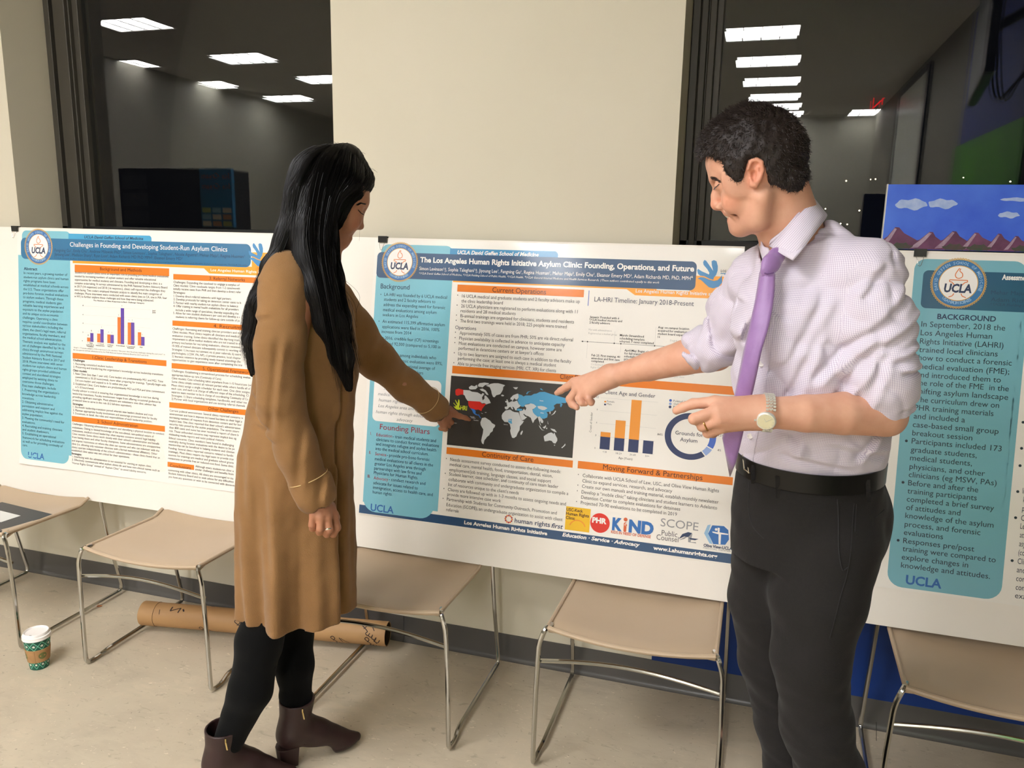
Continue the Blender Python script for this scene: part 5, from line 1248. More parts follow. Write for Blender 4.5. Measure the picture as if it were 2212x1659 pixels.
al = MB(); V = []
for i in range(9):
    for k in range(12):
        t = i/8; x = -.011+.022*t; r = .0055*math.sqrt(max(0, math.sin(PI*t)))*(1.1-.35*t); V.append((x, r*math.cos(2*PI*k/12), .0042+r*.7*math.sin(2*PI*k/12)))
al.add(V, [(i*12+k, i*12+(k+1) % 12, (i+1)*12+(k+1) % 12, (i+1)*12+k) for i in range(8) for k in range(12)]+[tuple(reversed(range(12))), tuple(range(96, 108))])
a_ = al.build('almond', mat('almond_brown', (168, 98, 48), .5, bump=(300, .4)), smooth=True); a_.location = (-2.469, -.168, 0); a_.rotation_euler.z = .5
tag(a_, 'single brown almond on the floor under the empty left chair', 'almond')

KR = mat('tube_kraft', (178, 138, 92), .6, noise=(6, .5, (168, 128, 84)), bump=(120, .08)); KRI = mat('tube_inside_shade', (60, 46, 34), .8); INKB = mat('tube_ink', (44, 24, 16), .6)
def tube_thing(p0, p1, R, cap_left, lab, marks):
    p0, p1 = Vector(p0), Vector(p1); ax = (p1-p0).normalized(); L = (p1-p0).length
    t = empty('mailing_tube', p0); t.rotation_euler = (0, 0, math.atan2(ax.y, ax.x))
    M = Matrix(((0, 0, 1), (1, 0, 0), (0, 1, 0))).to_4x4()   # z of the lathe -> x, x -> y, y -> z
    M = Matrix(((0, 0, 1, 0), (1, 0, 0, 0), (0, 1, 0, R), (0, 0, 0, 1)))
    c0 = .062 if cap_left else 0
    MB().lathe([(R-.003, L-.06), (R-.003, L), (R, L), (R, c0)], n=40, M=M, cap=False).build('barrel', KR, t, smooth=True)
    MB().lathe([(R-.0031, L-.001), (R-.0031, .05), (0.0005, .05)], n=40, M=M, cap=False).build('shaded_inside', KRI, t)  # dark colour stands in for the shade inside the open end
    if cap_left: MB().lathe([(.0005, 0), (R-.001, 0), (R+.0012, .0015), (R+.0012, c0-.0008)], n=40, M=M, cap=False).build('end_cap', KR, t, smooth=True); MB().lathe([(R+.0012, c0-.0008), (R+.0001, c0-.0005)], n=40, M=M, cap=False).build('cap_seam', INKB, t)
    mk = MB()
    for pts, wd in marks:     # strokes of brush lettering laid on the round surface: (x along the tube, angle)
        pts = spline(pts, 4)
        for (xa, aa), (xb, ab) in zip(pts, pts[1:]):
            n_ = math.hypot(xb-xa, (ab-aa)*R) or 1; nx, na = -(ab-aa)*R/n_*wd, (xb-xa)/n_*wd/R
            q = [(xa-nx, aa-na), (xb-nx, ab-na), (xb+nx, ab+na), (xa+nx, aa+na)]
            mk.add([(x, -(R+.0006)*math.cos(a), R+(R+.0006)*math.sin(a)) for x, a in q], [(0, 1, 2, 3)])
    mk.build('brush_lettering', INKB, t)
    return tag(t, lab, 'mailing tube')
def script(x, a, sc, rev=1):
    w = [[(0, 0), (.01, .25), (.0, .45), (-.01, .3), (.008, .0), (.018, -.2)], [(.018, -.2), (.01, -.35), (.02, -.5), (.028, -.3)], [(.022, -.5), (.034, -.62), (.04, -.4), (.036, -.7)], [(.036, -.7), (.05, -.85), (.055, -.6), (.045, -.95)], [(.045, -.95), (.06, -1.1), (.07, -.8)], [(.03, .35), (.045, -.1)]]
    return [([(x+px*sc*rev, a+pa) for px, pa in st], .0016) for st in w]
marksA = [([(.13, 1.25), (.128, .85)], .0026), ([(.128, .85), (.165, 1.2)], .0018), ([(.165, 1.2), (.16, .75)], .0024), ([(.175, 1.1), (.182, .9)], .003)]+script(.40, .15, 1.1)+[([(.085, .9), (.088, .5)], .0012)]+script(.255, -.75, .8)+script(.55, .8, .8)+script(.885, .75, .9)+script(.90, -.35, .8)+script(.77, -.5, .8)+[([(.80, -.2), (.83, -.7)], .0012)]
tube_thing((-2.1601,-0.258,0.027), (-1.2086,-0.0929,0.027), .0445, True, 'long kraft mailing tube with brush lettering lying on the floor behind the woman', marksA)

# ================================================================== people
E1 = np.array((0.95539,0.29533,0)); EN = np.array((-0.29533,0.95539,0))       # horizontal axes: along the boards' view and away from the viewer
def skin(name, rgb, rgb2, sss=.12):
    m = mat(name, rgb, .52, spec=.4, noise=(26, .5, rgb2), bump=(420, .10), sss=sss); use_tint(m); return m
def field_obj(F, name, m, parent=None, disp=None, spots=None):
    me = F.mesh(name, disp)
    if spots is not None: tint(me, spots)
    return link(name, me, m, parent)
def ringband(c, axis, R, r, squash=1.0, sx=None, n=28, flat=1.0):
    axis = Vector(axis).normalized(); a = Vector(sx).normalized() if sx is not None else axis.orthogonal().normalized(); a = (a-axis*a.dot(axis)).normalized(); b = axis.cross(a)
    return MB().tube([Vector(c)+a*R*math.cos(2*PI*k/n)+b*R*squash*math.sin(2*PI*k/n) for k in range(n)], r, 8, closed=True, cap=False, flat=flat)
def strands(guides, count, r, seed, spread=1.0, jit=.004, seg=16, name='strands'):
    """hair: tubes between neighbouring guide curves (each guide = list of points, all the same length)"""
    rg = np.random.default_rng(seed); G = [np.array([np.array(p) for p in spline(g, 6)]) for g in guides]; n = min(len(g) for g in G); G = [g[:n] for g in G]; mb = MB()
    for i in range(count):
        k = rg.integers(0, len(G)-1); t = rg.uniform(0, 1)*spread; a = G[k]*(1-t)+G[k+1]*t
        off = rg.normal(size=3)*jit; fr = rg.normal(size=3)*jit*1.2; e = int(n*rg.uniform(.8, 1)); s_ = 0 if rg.random() < .6 else int(n*rg.uniform(0, .4))
        idx = np.linspace(s_, e-1, seg).astype(int); T = idx/n
        pts = a[idx]+off+fr*(T[:, None]**2)+np.stack([np.sin(T*rg.uniform(3, 9)+rg.uniform(0, 6)) for _ in range(3)], 1)*jit*.35
        mb.tube([tuple(p) for p in pts], [r*(1-.75*max(0, q-.6)/.4) for q in np.linspace(0, 1, seg)], 3, cap=False)
    return mb

# ------------------------------------------------------------------ woman
def build_woman():
    SK = skin('skin_woman', (176, 122, 92), (164, 110, 82), .06); fx, fl, fu = [np.array(v) for v in ((0.73245,0.5685,-0.37461),(-0.61314,0.78997,0),(0.29593,0.22969,0.92718))]
    A = [fx, fl, fu]
    F = Field(.003)
    # --- legs and trunk (under the clothes)
    hipL, hipR = (-1.1544,-0.7095,0.7632), (-1.1389,-0.778,0.7894)
    kneeL, kneeR = (-1.2294,-0.6699,0.3665), (-1.2243,-0.8358,0.4332)
    anL, anR = (-1.1899,-0.7205,0.1577), (-1.293,-0.8989,0.1563)
    F.chain([hipL, kneeL, anL], [.065, .046, .030], .02); F.chain([hipR, kneeR, anR], [.065, .048, .030], .02)
    pass
    F.cone((-1.1483,-0.7495,0.8308), (-1.1403,-0.747,1.0745), .095, .09, .03, squash=(EN, .8)); F.cone((-1.1403,-0.747,1.0745), (-1.1154,-0.7288,1.228), .085, .065, .03, squash=(EN, .85))
    F.cone((-1.0834,-0.8027,1.3566), (-1.1347,-0.6615,1.3424), .030, .030, .03)
    # --- arms
    F.chain([(-1.0644,-0.8492,1.3558), (-1.0745,-0.9151,1.1332), (-1.0015,-0.882,0.8923)], [.042, .034, .023], .015)
    F.chain([(-1.1204,-0.6152,1.3266), (-1.0579,-0.4703,1.1681), (-0.9373,-0.2708,0.9847)], [.036, .034, .022], .015)
    # --- neck and head
    F.cone((-1.067,-0.7243,1.4158), (-1.0662,-0.702,1.5667), .046, .046, .02)
    F.ell((-1.0464,-0.6866,1.6454), (.090, .072, .088), A, .02)
    F.ell((-1.0263,-0.671,1.5852), (.046, .056, .072), A, .025)
    F.ell((-1.0333,-0.6764,1.556), (.036, .046, .042), A, .016)
    F.cone((-0.9819,-0.6593,1.608), (-0.999,-0.627,1.609), .013, .013, .015)
    F.cone((-0.9974,-0.6485,1.585), (-0.996,-0.6475,1.5487), .0065, .0095, .010); F.ell((-0.9975,-0.6486,1.5464), (.010, .012, .008), A, .006)
    for l in (-.010, .010): F.ell((-1.0027,-0.6527,1.5451)+fl*l, (.0075, .006, .006), A, .006)
    F.cone((-1.0092,-0.6679,1.5378), (-1.017,-0.6536,1.5377), .0055, .0055, .006)
    F.cone((-1.0093,-0.6755,1.5279), (-1.0229,-0.6506,1.5276), .0070, .0070, .004)
    F.cone((-1.0128,-0.6744,1.5173), (-1.0235,-0.6549,1.517), .0072, .0072, .004)
    F.ell((-1.0332,-0.6764,1.5092), (.017, .020, .014), A, .016)
    F.chain([(-1.031,-0.6898,1.5071), (-1.0433,-0.7474,1.5267), (-1.0389,-0.7593,1.5661)], [.015, .014, .014], .02)
    F.chain([(-1.043,-0.6687,1.5066), (-1.0946,-0.6607,1.5256), (-1.1026,-0.6518,1.567)], [.015, .014, .014], .02)
    for l in (-1, 1):
        F.ell((-1.0155,-0.6626,1.5658)+fl*.036*l, (.022, .020, .026), A, .02)
        F.ell((-0.989,-0.642,1.5817)+fl*.029*l, (.012, .015, .010), A, .008, 'sub')
        F.ell((-1.0002,-0.6508,1.5826)+fl*.029*l, (.0125, .0125, .0125), A, .005)
    F.chain([np.array((-1.0096,-0.658,1.5226)), np.array((-1.0162,-0.6631,1.5225))-fl*.014, np.array((-1.0245,-0.6696,1.527))-fl*.026], [.0026, .0024, .0016], .002, 'sub')
    # --- pointing hand (left hand, far arm)
    w_ = (-0.9373,-0.2708,0.9847)
    kn = [(-0.9219,-0.2032,0.9576), (-0.9323,-0.2012,0.9408), (-0.9376,-0.2081,0.9295), (-0.9395,-0.2191,0.9227)]
    for q in kn: F.cone(w_, q, .021, .0125, .012)
    F.chain([kn[0], (-0.9026,-0.1659,0.9417), (-0.89,-0.1432,0.9315), (-0.8825,-0.1283,0.9232)], [.0112, .0092, .0078, .0058], .005)
    F.chain([kn[1], (-0.9304,-0.1693,0.9196), (-0.9402,-0.1775,0.9128)], [.0105, .009, .0075], .004)
    F.chain([kn[2], (-0.9368,-0.1817,0.9078), (-0.9494,-0.1908,0.9088)], [.0105, .009, .0075], .004)
    F.chain([kn[3], (-0.9398,-0.1983,0.9022), (-0.9519,-0.2125,0.906)], [.0098, .0085, .007], .004)
    F.chain([w_, (-0.9353,-0.2336,0.9859), (-0.9275,-0.1893,0.9679), (-0.9161,-0.1648,0.9512)], [.018, .013, .0095, .0075], .006)
    # --- hanging hand (right hand, near arm): loose fist
    wr = (-0.9972,-0.8807,0.8864); kn = [(-0.9685,-0.8614,0.8386), (-0.972,-0.8886,0.8418), (-0.9829,-0.9025,0.8465), (-0.999,-0.9074,0.8533)]
    for q, r_ in zip(kn, (.0115, .0115, .011, .010)): F.cone(wr, q, .020, r_, .012)
    F.chain([kn[0], (-0.96,-0.864,0.8065), (-0.9771,-0.8536,0.783), (-0.9913,-0.8475,0.7812)], [.0108, .0098, .0088, .007], .004)
    F.chain([kn[1], (-0.9658,-0.8919,0.8113), (-0.9795,-0.8805,0.7929), (-0.9966,-0.8648,0.792)], [.0108, .0098, .0088, .007], .004)
    F.chain([kn[2], (-0.9811,-0.9071,0.8172), (-0.9943,-0.8903,0.7994), (-1.0048,-0.8726,0.8011)], [.0105, .0094, .0084, .007], .004)
    F.chain([kn[3], (-1.0031,-0.9087,0.8245), (-1.0105,-0.8953,0.8088), (-1.013,-0.8804,0.8102)], [.0098, .0086, .0078, .0065], .004)
    F.chain([wr, (-0.9869,-0.8513,0.8535), (-0.982,-0.8341,0.8198), (-0.9874,-0.8306,0.7928)], [.018, .014, .011, .009], .006)
    body = field_obj(F, 'person', SK, spots=[((-1.0199,-0.666,1.5247), (.012, .022, .006), (.80, .45, .45)), ((-1.0219,-0.6676,1.5165), (.013, .02, .007), (.80, .45, .45)), ((-1.0156,-0.6627,1.5564)-fl*.04, .02, (1.05, .85, .8)),
        ((-0.9965,-0.6478,1.5827)-fl*.029, (.02, .016, .007), (.45, .36, .34)), ((-0.8825,-0.1283,0.9232), .008, (1.1, .9, .85))])
    tag(body, 'person with long black hair in a camel coat pointing at the world map', 'person')
    # eyebrow and lashes
    VD = Vector((-0.49873,0.86676,0)); fb = bvh_of(body.data); HC = np.array((-1.0464,-0.6866,1.6454))
    def lay(pts, off):
        out = []
        for p in pts:
            p = Vector(p); h = fb.ray_cast(p-VD*.8, VD, 1.3)[0]; out.append(h-VD*off if h else p)
        return out
    def mirror(p): p = np.array(p); return p-2*((p-HC) @ fl)*fl
    e = MB(); rg = np.random.default_rng(4); brow = spline([np.array(q) for q in ((-0.9555,-0.6899,1.6009), (-0.9599,-0.6912,1.6025), (-0.9677,-0.6936,1.6024), (-0.9755,-0.6961,1.5977))], 16)
    for k in range(120):
        t = rg.uniform(0, 1); b = brow[int(t*(len(brow)-1))]+fu*rg.normal()*.0010*(1-.6*t); b2 = b-fx*.005-fu*.001
        q = lay([b, b2], .0006)
        if (q[0]-q[1]).length > .015: continue
        e.tube(q, [.0006, .0003], 3, cap=False); e.tube([mirror(x) for x in q], [.0006, .0003], 3, cap=False)
    lash = lay([tuple(x) for x in spline([(-0.9637,-0.6924,1.5775), (-0.967,-0.6934,1.5785), (-0.9714,-0.6948,1.5824), (-0.9757,-0.6961,1.5875)], 4)], .0003)
    e.tube(lash, .0010, 5); e.tube([mirror(x) for x in lash], .0010, 5)
    for k, q in enumerate(lash):
        for sgn in (0, 1):
            b = Vector(mirror(q)) if sgn else q; e.tube([b, b+Vector(fx*.003-fu*.001), b+Vector(fx*.0055-fu*.001)], [.0005, .0004, .0002], 3, cap=False)
    e.build('eyebrows_and_lashes', mat('hair_black', (9, 7, 7), .48, spec=.28), body)
    # nail polish and rings
    MB().tube([Vector((-0.89,-0.1348,0.9343)), Vector((-0.8831,-0.1222,0.925))], [.0045, .0035], 8).build('nail', mat('nail_polish_dark', (50, 10, 16), .15, coat=.8), body, smooth=True)
    MB().tube([Vector((-0.9349,-0.1863,0.9021)), Vector((-0.9406,-0.1965,0.9009))], [.0075, .006], 8).build('nail', mat('nail_polish_dark', (50, 10, 16)), body, smooth=True)
    ringband((-0.9684,-0.8917,0.8144), np.array((-0.972,-0.8886,0.8418))-np.array((-0.9658,-0.8919,0.8113)), .0108, .0015, flat=1.6).build('ring', mat('silver', (235, 232, 225), .15, metal=1), body, smooth=True)
    # --- leggings
    LG = Field(.004)
    LG.chain([hipL, kneeL, (-1.2017,-0.7084,0.2893), (-1.1913,-0.7188,0.1893)], [.062, .056, .052, .041], .02); LG.chain([hipR, kneeR, (-1.2408,-0.8618,0.2991), (-1.2918,-0.8985,0.1563)], [.062, .060, .056, .042], .02)
    LG.cone((-1.1432,-0.7479,0.8046), (-1.1406,-0.7471,0.8832), .095, .09, .03, squash=(EN, .8))
    LG.cone((-1.1958,-0.7202,0.2085), (-1.1915,-0.7189,0.1818), .046, .047, .004)
    field_obj(LG, 'leggings', mat('leggings_black', (7, 7, 7), .9, spec=.12, sheen=.05, bump=(300, .2)), body, disp=lambda X, Y, Z: .0015*noise3((X*30, Y*30, Z*45), 3))
    # --- ankle boots
    BT = mat('boot_brown_leather', (52, 32, 30), .46, spec=.45, noise=(8, .5, (44, 26, 25)), bump=(150, .12)); GD = mat('gold_metal', (214, 190, 130), .25, metal=1)
    for heel, dr in ((np.array((-1.206, -.748, 0.)), np.array((.69, .724, 0.))), (np.array(anR)*[1, 1, 0]-np.array((.030, .024, 0.)), np.array((.78, .62, 0.)))):
        zf = .001; sd = np.array([-dr[1], dr[0], 0])
        b = Field(.003)
        b.cone(heel+dr*.030+[0, 0, .205], heel+dr*.020+[0, 0, .115], .051, .041, .02); b.cone(heel+dr*.020+[0, 0, .12], heel+dr*.004+[0, 0, .090], .041, .033, .02)
        b.chain([heel+dr*.012+[0, 0, .098], heel+dr*.085+[0, 0, .070], heel+dr*.145+[0, 0, .034], heel+dr*.205+[0, 0, .022]], [.035, .034, .028, .012], .03, squash=None)
        b.cone(heel+dr*.06+[0, 0, .10], heel+dr*.12+[0, 0, .055], .030, .024, .03)
        b.ell(heel+dr*.148+[0, 0, .022], (.062, .036, .020), [dr, sd, [0, 0, 1]], .012)
        # arch under the shaft, flat sole, opening at the top
        b.ell(heel+dr*.078+[0, 0, .012], (.050, .06, .040), [dr, sd, [0, 0, 1]], .012, 'sub')
        b.ell(heel+dr*.1+[0, 0, -.045], (.30, .2, .046), [dr, sd, [0, 0, 1]], .002, 'sub')
        b.op(lambda X, Y, Z, z1=.202: z1-Z, heel-.1+[0, 0, .20], heel+.1+[0, 0, .30], .002, 'sub')
        b.cone(heel+dr*.030+[0, 0, .26], heel+dr*.028+[0, 0, .17], .0475, .042, .002, 'sub')
        bo = field_obj(b, 'ankle_boot', BT, body)
        hb = MB(); pr = [(-.034, -.026), (.030, -.026), (.030, .026), (-.034, .026)]
        def hp(x, y, z, s_=1): return tuple(heel+dr*(x*s_)+sd*(y*s_)+np.array([0, 0, z]))
        oc = [(-.030, -.022), (-.018, -.028), (.026, -.027), (.026, .027), (-.018, .028), (-.030, .022), (-.036, .008), (-.036, -.008)]
        hb.add([hp(x*.82, y*.86, zf) for x, y in oc]+[hp(x, y, .062) for x, y in oc], [tuple(reversed(range(8))), tuple(range(8, 16))]+[(i, (i+1) % 8, 8+(i+1) % 8, 8+i) for i in range(8)])
        hb.build('heel', BT, bo, bevel=.0015)
        z0 = heel+dr*.030-sd*.0495; z0 = z0+np.array((0, 0, .02))
        MB().tube([Vector(z0+[0, 0, .182]), Vector(heel+dr*.026-sd*.042+[0, 0, .13]), Vector(heel+dr*.04-sd*.036+[0, 0, .07])], .0013, 6).build('zip', mat('zip_brown', (34, 20, 18), .5), bo)
        zp = MB(); q = z0+dr*.002-sd*.003
        zp.tube([Vector(q+[0, 0, .178]), Vector(q+[0, 0, .167])], .0022, 8); zp.tube([Vector(q-sd*.002+[0, 0, .168]), Vector(q-sd*.003+dr*.003+[0, 0, .146])], .0028, 6, flat=.4)
        zp.build('zip_pull', GD, bo, bevel=.0003)
    # --- coat: flared body with folds, shoulders, two sleeves with stitched cuffs
    CT = mat('coat_camel_wool', (140, 104, 66), .9, spec=.12, sheen=.12, noise=(9, .5, (128, 94, 58)), bump=(500, .5))
    rows = [(0.5038,-1.1565,-0.752,0.1559,0.15), (0.5757,-1.1548,-0.7515,0.1568,0.151), (0.6845,-1.1537,-0.7511,0.1579,0.146), (0.8176,-1.1517,-0.7505,0.156,0.142), (0.9477,-1.1433,-0.7479,0.1498,0.138), (1.0496,-1.1312,-0.7442,0.1392,0.13), (1.1497,-1.117,-0.7398,0.1336,0.125), (1.2478,-1.1117,-0.7382,0.13,0.125), (1.3201,-1.1084,-0.7371,0.1207,0.118), (1.3796,-1.1066,-0.7366,0.1057,0.105), (1.4268,-1.1034,-0.7356,0.0917,0.088), (1.4597,-1.0929,-0.7323,0.0719,0.066), (1.4797,-1.081,-0.7287,0.0482,0.045)]
    zh, zw = rows[0][0], rows[5][0]
    def fold(th, z):
        g = np.clip((zw-z)/(zw-zh), 0, 1)**1.3
        f = .011*np.sin(7*th+.6+.5*np.sin(z*6))+.007*np.sin(12*th+2+z*2)+.004*np.sin(19*th)
        deep = -.055*np.exp(-((th+.42)/.055)**2)-.020*np.exp(-((th+1.25)/.10)**2)+.016*np.exp(-((th+1.0)/.12)**2)-.010*np.exp(-((th+1.95)/.13)**2)+.012*np.exp(-((th+1.65)/.15)**2)
        return g*(f+deep)-.012*np.exp(-((th+.50)/.08)**2)*(1-g)
    C = Field(.0045)
    C.loft(rows, E1, EN, .01, fold=fold)
    C.loft([(r[0], r[1], r[2], r[3]-.012, r[4]-.012) for r in [(rows[0][0]-.02,)+tuple(rows[0][1:]), (rows[0][0]+.035, )+tuple(rows[0][1:])]], E1, EN, .004, 'sub', fold=fold)
    C.ell((-1.0984,-0.8282,1.4224), (.056, .055, .064), None, .04); C.ell((-1.0952,-0.7645,1.4342), (.06, .06, .055), None, .04)
    C.ell((-1.1207,-0.6258,1.3463), (.060, .055, .07), None, .04)
    C.chain([(-1.0964,-0.8486,1.4013), (-1.0874,-0.8929,1.2584), (-1.0714,-0.9162,1.128), (-1.0423,-0.9051,1.0106), (-1.0088,-0.8843,0.9018)], [.062, .060, .056, .051, .046], .012)
    C.cone((-1.0189,-0.8895,0.9309), (-1.0069,-0.8837,0.8946), .049, .050, .002)
    C.cone((-0.9936,-0.8796,0.8587), (-0.988,-0.8726,0.8352), .036, .038, .002, 'sub')
    C.chain([(-1.1073,-0.6007,1.3322), (-1.0836,-0.5306,1.2486), (-1.0543,-0.4483,1.1608), (-1.0084,-0.3399,1.0693), (-0.9473,-0.2844,0.9986)], [.068, .060, .052, .047, .042], .03)
    C.cone((-0.9552,-0.3025,1.0136), (-0.9429,-0.2725,0.9875), .046, .047, .002)
    C.cone((-0.9414,-0.2647,0.9815), (-0.9296,-0.2318,0.9556), .040, .042, .002, 'sub')
    CW_ = (-1.1371,-0.746,1.1739)
    CRW = [((-1.2242,-0.7729,1.415), (-1.1296,-0.7437,1.4028), .006, .0025), ((-1.2242,-0.7729,1.3058), (-1.1318,-0.7444,1.334), .008, .004), ((-1.2364,-0.7767,1.1224), (-1.1727,-0.757,1.0839), .008, .006), ((-1.2309,-0.775,1.0877), (-1.1407,-0.7471,1.062), .009, .007), ((-1.2173,-0.7708,1.0478), (-1.13,-0.7438,1.0307), .008, .004), ((-1.2369,-0.7769,1.2209), (-1.2138,-0.7697,1.1353), .007, .004),
           ((-1.1194,-0.7405,1.2959), (-1.1411,-0.7473,1.0494), .009, .006), ((-1.0696,-0.7251,1.101), (-1.0864,-0.7303,0.9102), .010, .004), ((-1.0273,-0.7121,1.1144), (-1.0401,-0.716,0.8593), .009, .006), ((-1.2541,-0.7822,1.0091), (-1.2455,-0.7795,0.7892), .012, .005), ((-1.1922,-0.7631,0.9338), (-1.1807,-0.7595,0.657), .012, .006), ((-1.1275,-0.7431,0.9223), (-1.0877,-0.7307,0.8635), .006, .003)]
    def cdisp(X, Y, Z):
        g = np.clip((Z-.85)/.3, 0, 1)
        U = X*E1[0]+Y*E1[1]; cr_ = 0
        for (a_, b_, w_, A_) in CRW:
            ua, ub = a_[0]*E1[0]+a_[1]*E1[1], b_[0]*E1[0]+b_[1]*E1[1]; du, dz = ub-ua, b_[2]-a_[2]; L_ = math.hypot(du, dz)
            t_ = ((U-ua)*du+(Z-a_[2])*dz)/L_**2; n_ = ((U-ua)*-dz+(Z-a_[2])*du)/L_
            env = np.exp(-(np.maximum(np.abs(t_-.5)-.3, 0)/.15)**2); cr_ = cr_+A_*env*(np.exp(-(n_/w_)**2)-.7*np.exp(-((n_-1.8*w_)/w_)**2))
        return cr_*((X-CW_[0])*EN[0]+(Y-CW_[1])*EN[1] < -.02)+g*.0035*noise3((X*22+Z*10, Y*22, Z*26), 11)+.0015*noise3((X*60, Y*60, Z*50), 5)+.003*noise3((X*14, Y*14, Z*9), 8)
    coat = field_obj(C, 'coat', CT, body, disp=cdisp)
    ST = mat('stitching_tan', (205, 172, 120), .8)
    a = np.array((-1.0189,-0.8895,0.9309)); bq = np.array((-1.0069,-0.8837,0.8946)); a0 = a-(bq-a)*.25
    ringband(a0+(bq-a)*.02, bq-a, .0505, .0010, n=40).build('cuff_seam', ST, coat, smooth=True)
    a = np.array((-0.9552,-0.3025,1.0136)); bq = np.array((-0.9429,-0.2725,0.9875))
    ringband(a-(bq-a)*.25, bq-a, .0468, .0009, n=40).build('cuff_seam', ST, coat, smooth=True)
    # --- hair: cap, front fall, fall down the back, then loose strands
    HB = MATS['hair_black']; H = Field(.004)
    H.ell((-1.0591,-0.6965,1.6448), (.100, .083, .100), A, .02); H.ell((-1.0673,-0.7028,1.6011), (.083, .080, .09), A, .03)
    fr = [((-1.0443,-0.7801,1.6097), .056), ((-1.0417,-0.8055,1.5323), .052), ((-1.0265,-0.8217,1.4668), .046), ((-1.0052,-0.8361,1.3908), .040), ((-0.9826,-0.8291,1.313), .034), ((-0.9672,-0.8086,1.2314), .024), ((-0.9636,-0.7866,1.1484), .010)]
    H.chain([p for p, r in fr], [r for p, r in fr], .03, squash=(EN, .55))
    H.chain([(-1.03,-0.7705,1.5992), (-1.018,-0.7825,1.5106), (-0.9947,-0.7962,1.4223), (-0.9753,-0.7902,1.3206), (-0.9719,-0.7682,1.2251)], [.028, .026, .026, .022, .010], .02, squash=(EN, .6))
    BACK = [[(-1.0734,-0.7787,1.6095), (-1.1055,-0.799,1.5199), (-1.1372,-0.835,1.4438), (-1.1763,-0.8419,1.3556), (-1.2059,-0.8301,1.2541), (-1.2143,-0.8222,1.1738)],
            [(-1.0897,-0.7523,1.6104), (-1.1245,-0.7735,1.5194), (-1.1651,-0.8018,1.4415), (-1.203,-0.8135,1.3519), (-1.2258,-0.8101,1.2502), (-1.229,-0.8058,1.1676)],
            [(-1.1115,-0.7172,1.6116), (-1.1426,-0.7477,1.5189), (-1.1937,-0.7635,1.4413), (-1.2296,-0.7798,1.3479), (-1.2466,-0.7851,1.2457), (-1.2505,-0.7811,1.1716)],
            [(-1.1278,-0.6908,1.6125), (-1.1629,-0.7121,1.5184), (-1.2151,-0.7283,1.4369), (-1.2486,-0.7491,1.3444), (-1.2626,-0.7639,1.2541), (-1.2536,-0.7716,1.1883)]]
    for b in BACK: H.chain(b, [.044, .028, .016, .012, .009, .004], .025)
    H.cone((-1.0079,-0.682,1.7101), (-0.9779,-0.6524,1.6669), .035, .018, .03); H.cone((-1.0275,-0.6466,1.7132), (-0.9921,-0.6254,1.6686), .035, .018, .03); H.ell((-0.9871,-0.6405,1.6503), (.014, .030, .012), A, .02)
    H.ell((-0.992,-0.6444,1.5664), (.064, .085, .058), A, .006, 'sub'); H.ell((-1.0209,-0.6668,1.5189), (.040, .075, .040), A, .004, 'sub')
    hair = field_obj(H, 'hair', HB, body, disp=lambda X, Y, Z: .0018*noise3((X*90, Y*90, Z*7), 21)+.0012*noise3((X*200, Y*200, Z*12), 22))
    G1 = [[(-1.026,-0.7221,1.7365), (-1.0279,-0.7855,1.7015), (-1.0297,-0.8332,1.6077), (-1.0301,-0.8542,1.511), (-0.9917,-0.8633,1.3824), (-0.9797,-0.8439,1.2472), (-0.9854,-0.8038,1.1357)],
          [(-1.0097,-0.7171,1.7347), (-0.9977,-0.7846,1.6854), (-1.0043,-0.8201,1.5977), (-1.0011,-0.8453,1.5008), (-0.9733,-0.8629,1.3831), (-0.9626,-0.8386,1.2475), (-0.9669,-0.7981,1.1219)],
          [(-0.9934,-0.7121,1.7284), (-0.9708,-0.7731,1.6754), (-0.9853,-0.8038,1.5985), (-0.9901,-0.8262,1.5008), (-0.9658,-0.8396,1.3817), (-0.9574,-0.8161,1.2561), (-0.955,-0.7839,1.1319)],
          [(-0.9765,-0.7016,1.7138), (-0.9492,-0.7612,1.66), (-0.9866,-0.7885,1.599), (-0.9933,-0.8062,1.4894), (-0.9726,-0.8103,1.3792), (-0.9612,-0.7858,1.2633), (-0.9476,-0.7607,1.1543)],
          [(-0.9606,-0.6915,1.6923), (-0.9418,-0.738,1.6506), (-0.9809,-0.7762,1.6038), (-0.9932,-0.7905,1.5002), (-0.9764,-0.7801,1.3995), (-0.9645,-0.7555,1.2826), (-0.9487,-0.7401,1.1866)]]
    strands(G1, 700, .0005, 1, jit=.003).build('front_strands', HB, hair, smooth=True)
    G2 = [[(-1.0365,-0.7149,1.7396), (-1.0479,-0.7812,1.7095), (-1.0638,-0.8228,1.6401), (-1.0797,-0.8329,1.5533), (-1.109,-0.8525,1.4653), (-1.1654,-0.849,1.368), (-1.2064,-0.8407,1.2555), (-1.2075,-0.8306,1.165)],
          [(-1.0398,-0.7159,1.7384), (-1.0793,-0.7595,1.704), (-1.103,-0.7878,1.6309), (-1.1155,-0.8021,1.542), (-1.1522,-0.8239,1.4519), (-1.2055,-0.8195,1.3523), (-1.23,-0.8166,1.2389), (-1.2349,-0.8076,1.1626)],
          [(-1.0472,-0.7077,1.7382), (-1.111,-0.717,1.7022), (-1.1376,-0.7462,1.6329), (-1.1563,-0.752,1.5416), (-1.2025,-0.7662,1.4482), (-1.2452,-0.7794,1.3471), (-1.2681,-0.7865,1.2445), (-1.2598,-0.7839,1.1714)],
          [(-1.0501,-0.6982,1.7391), (-1.1228,-0.6892,1.7045), (-1.1613,-0.7012,1.6292), (-1.1807,-0.7072,1.5297), (-1.2278,-0.7217,1.4398), (-1.2768,-0.7473,1.343), (-1.289,-0.7511,1.2509), (-1.2818,-0.7489,1.1765)]]
    strands(G2, 420, .0005, 2, jit=.003).build('back_strands', HB, hair, smooth=True)
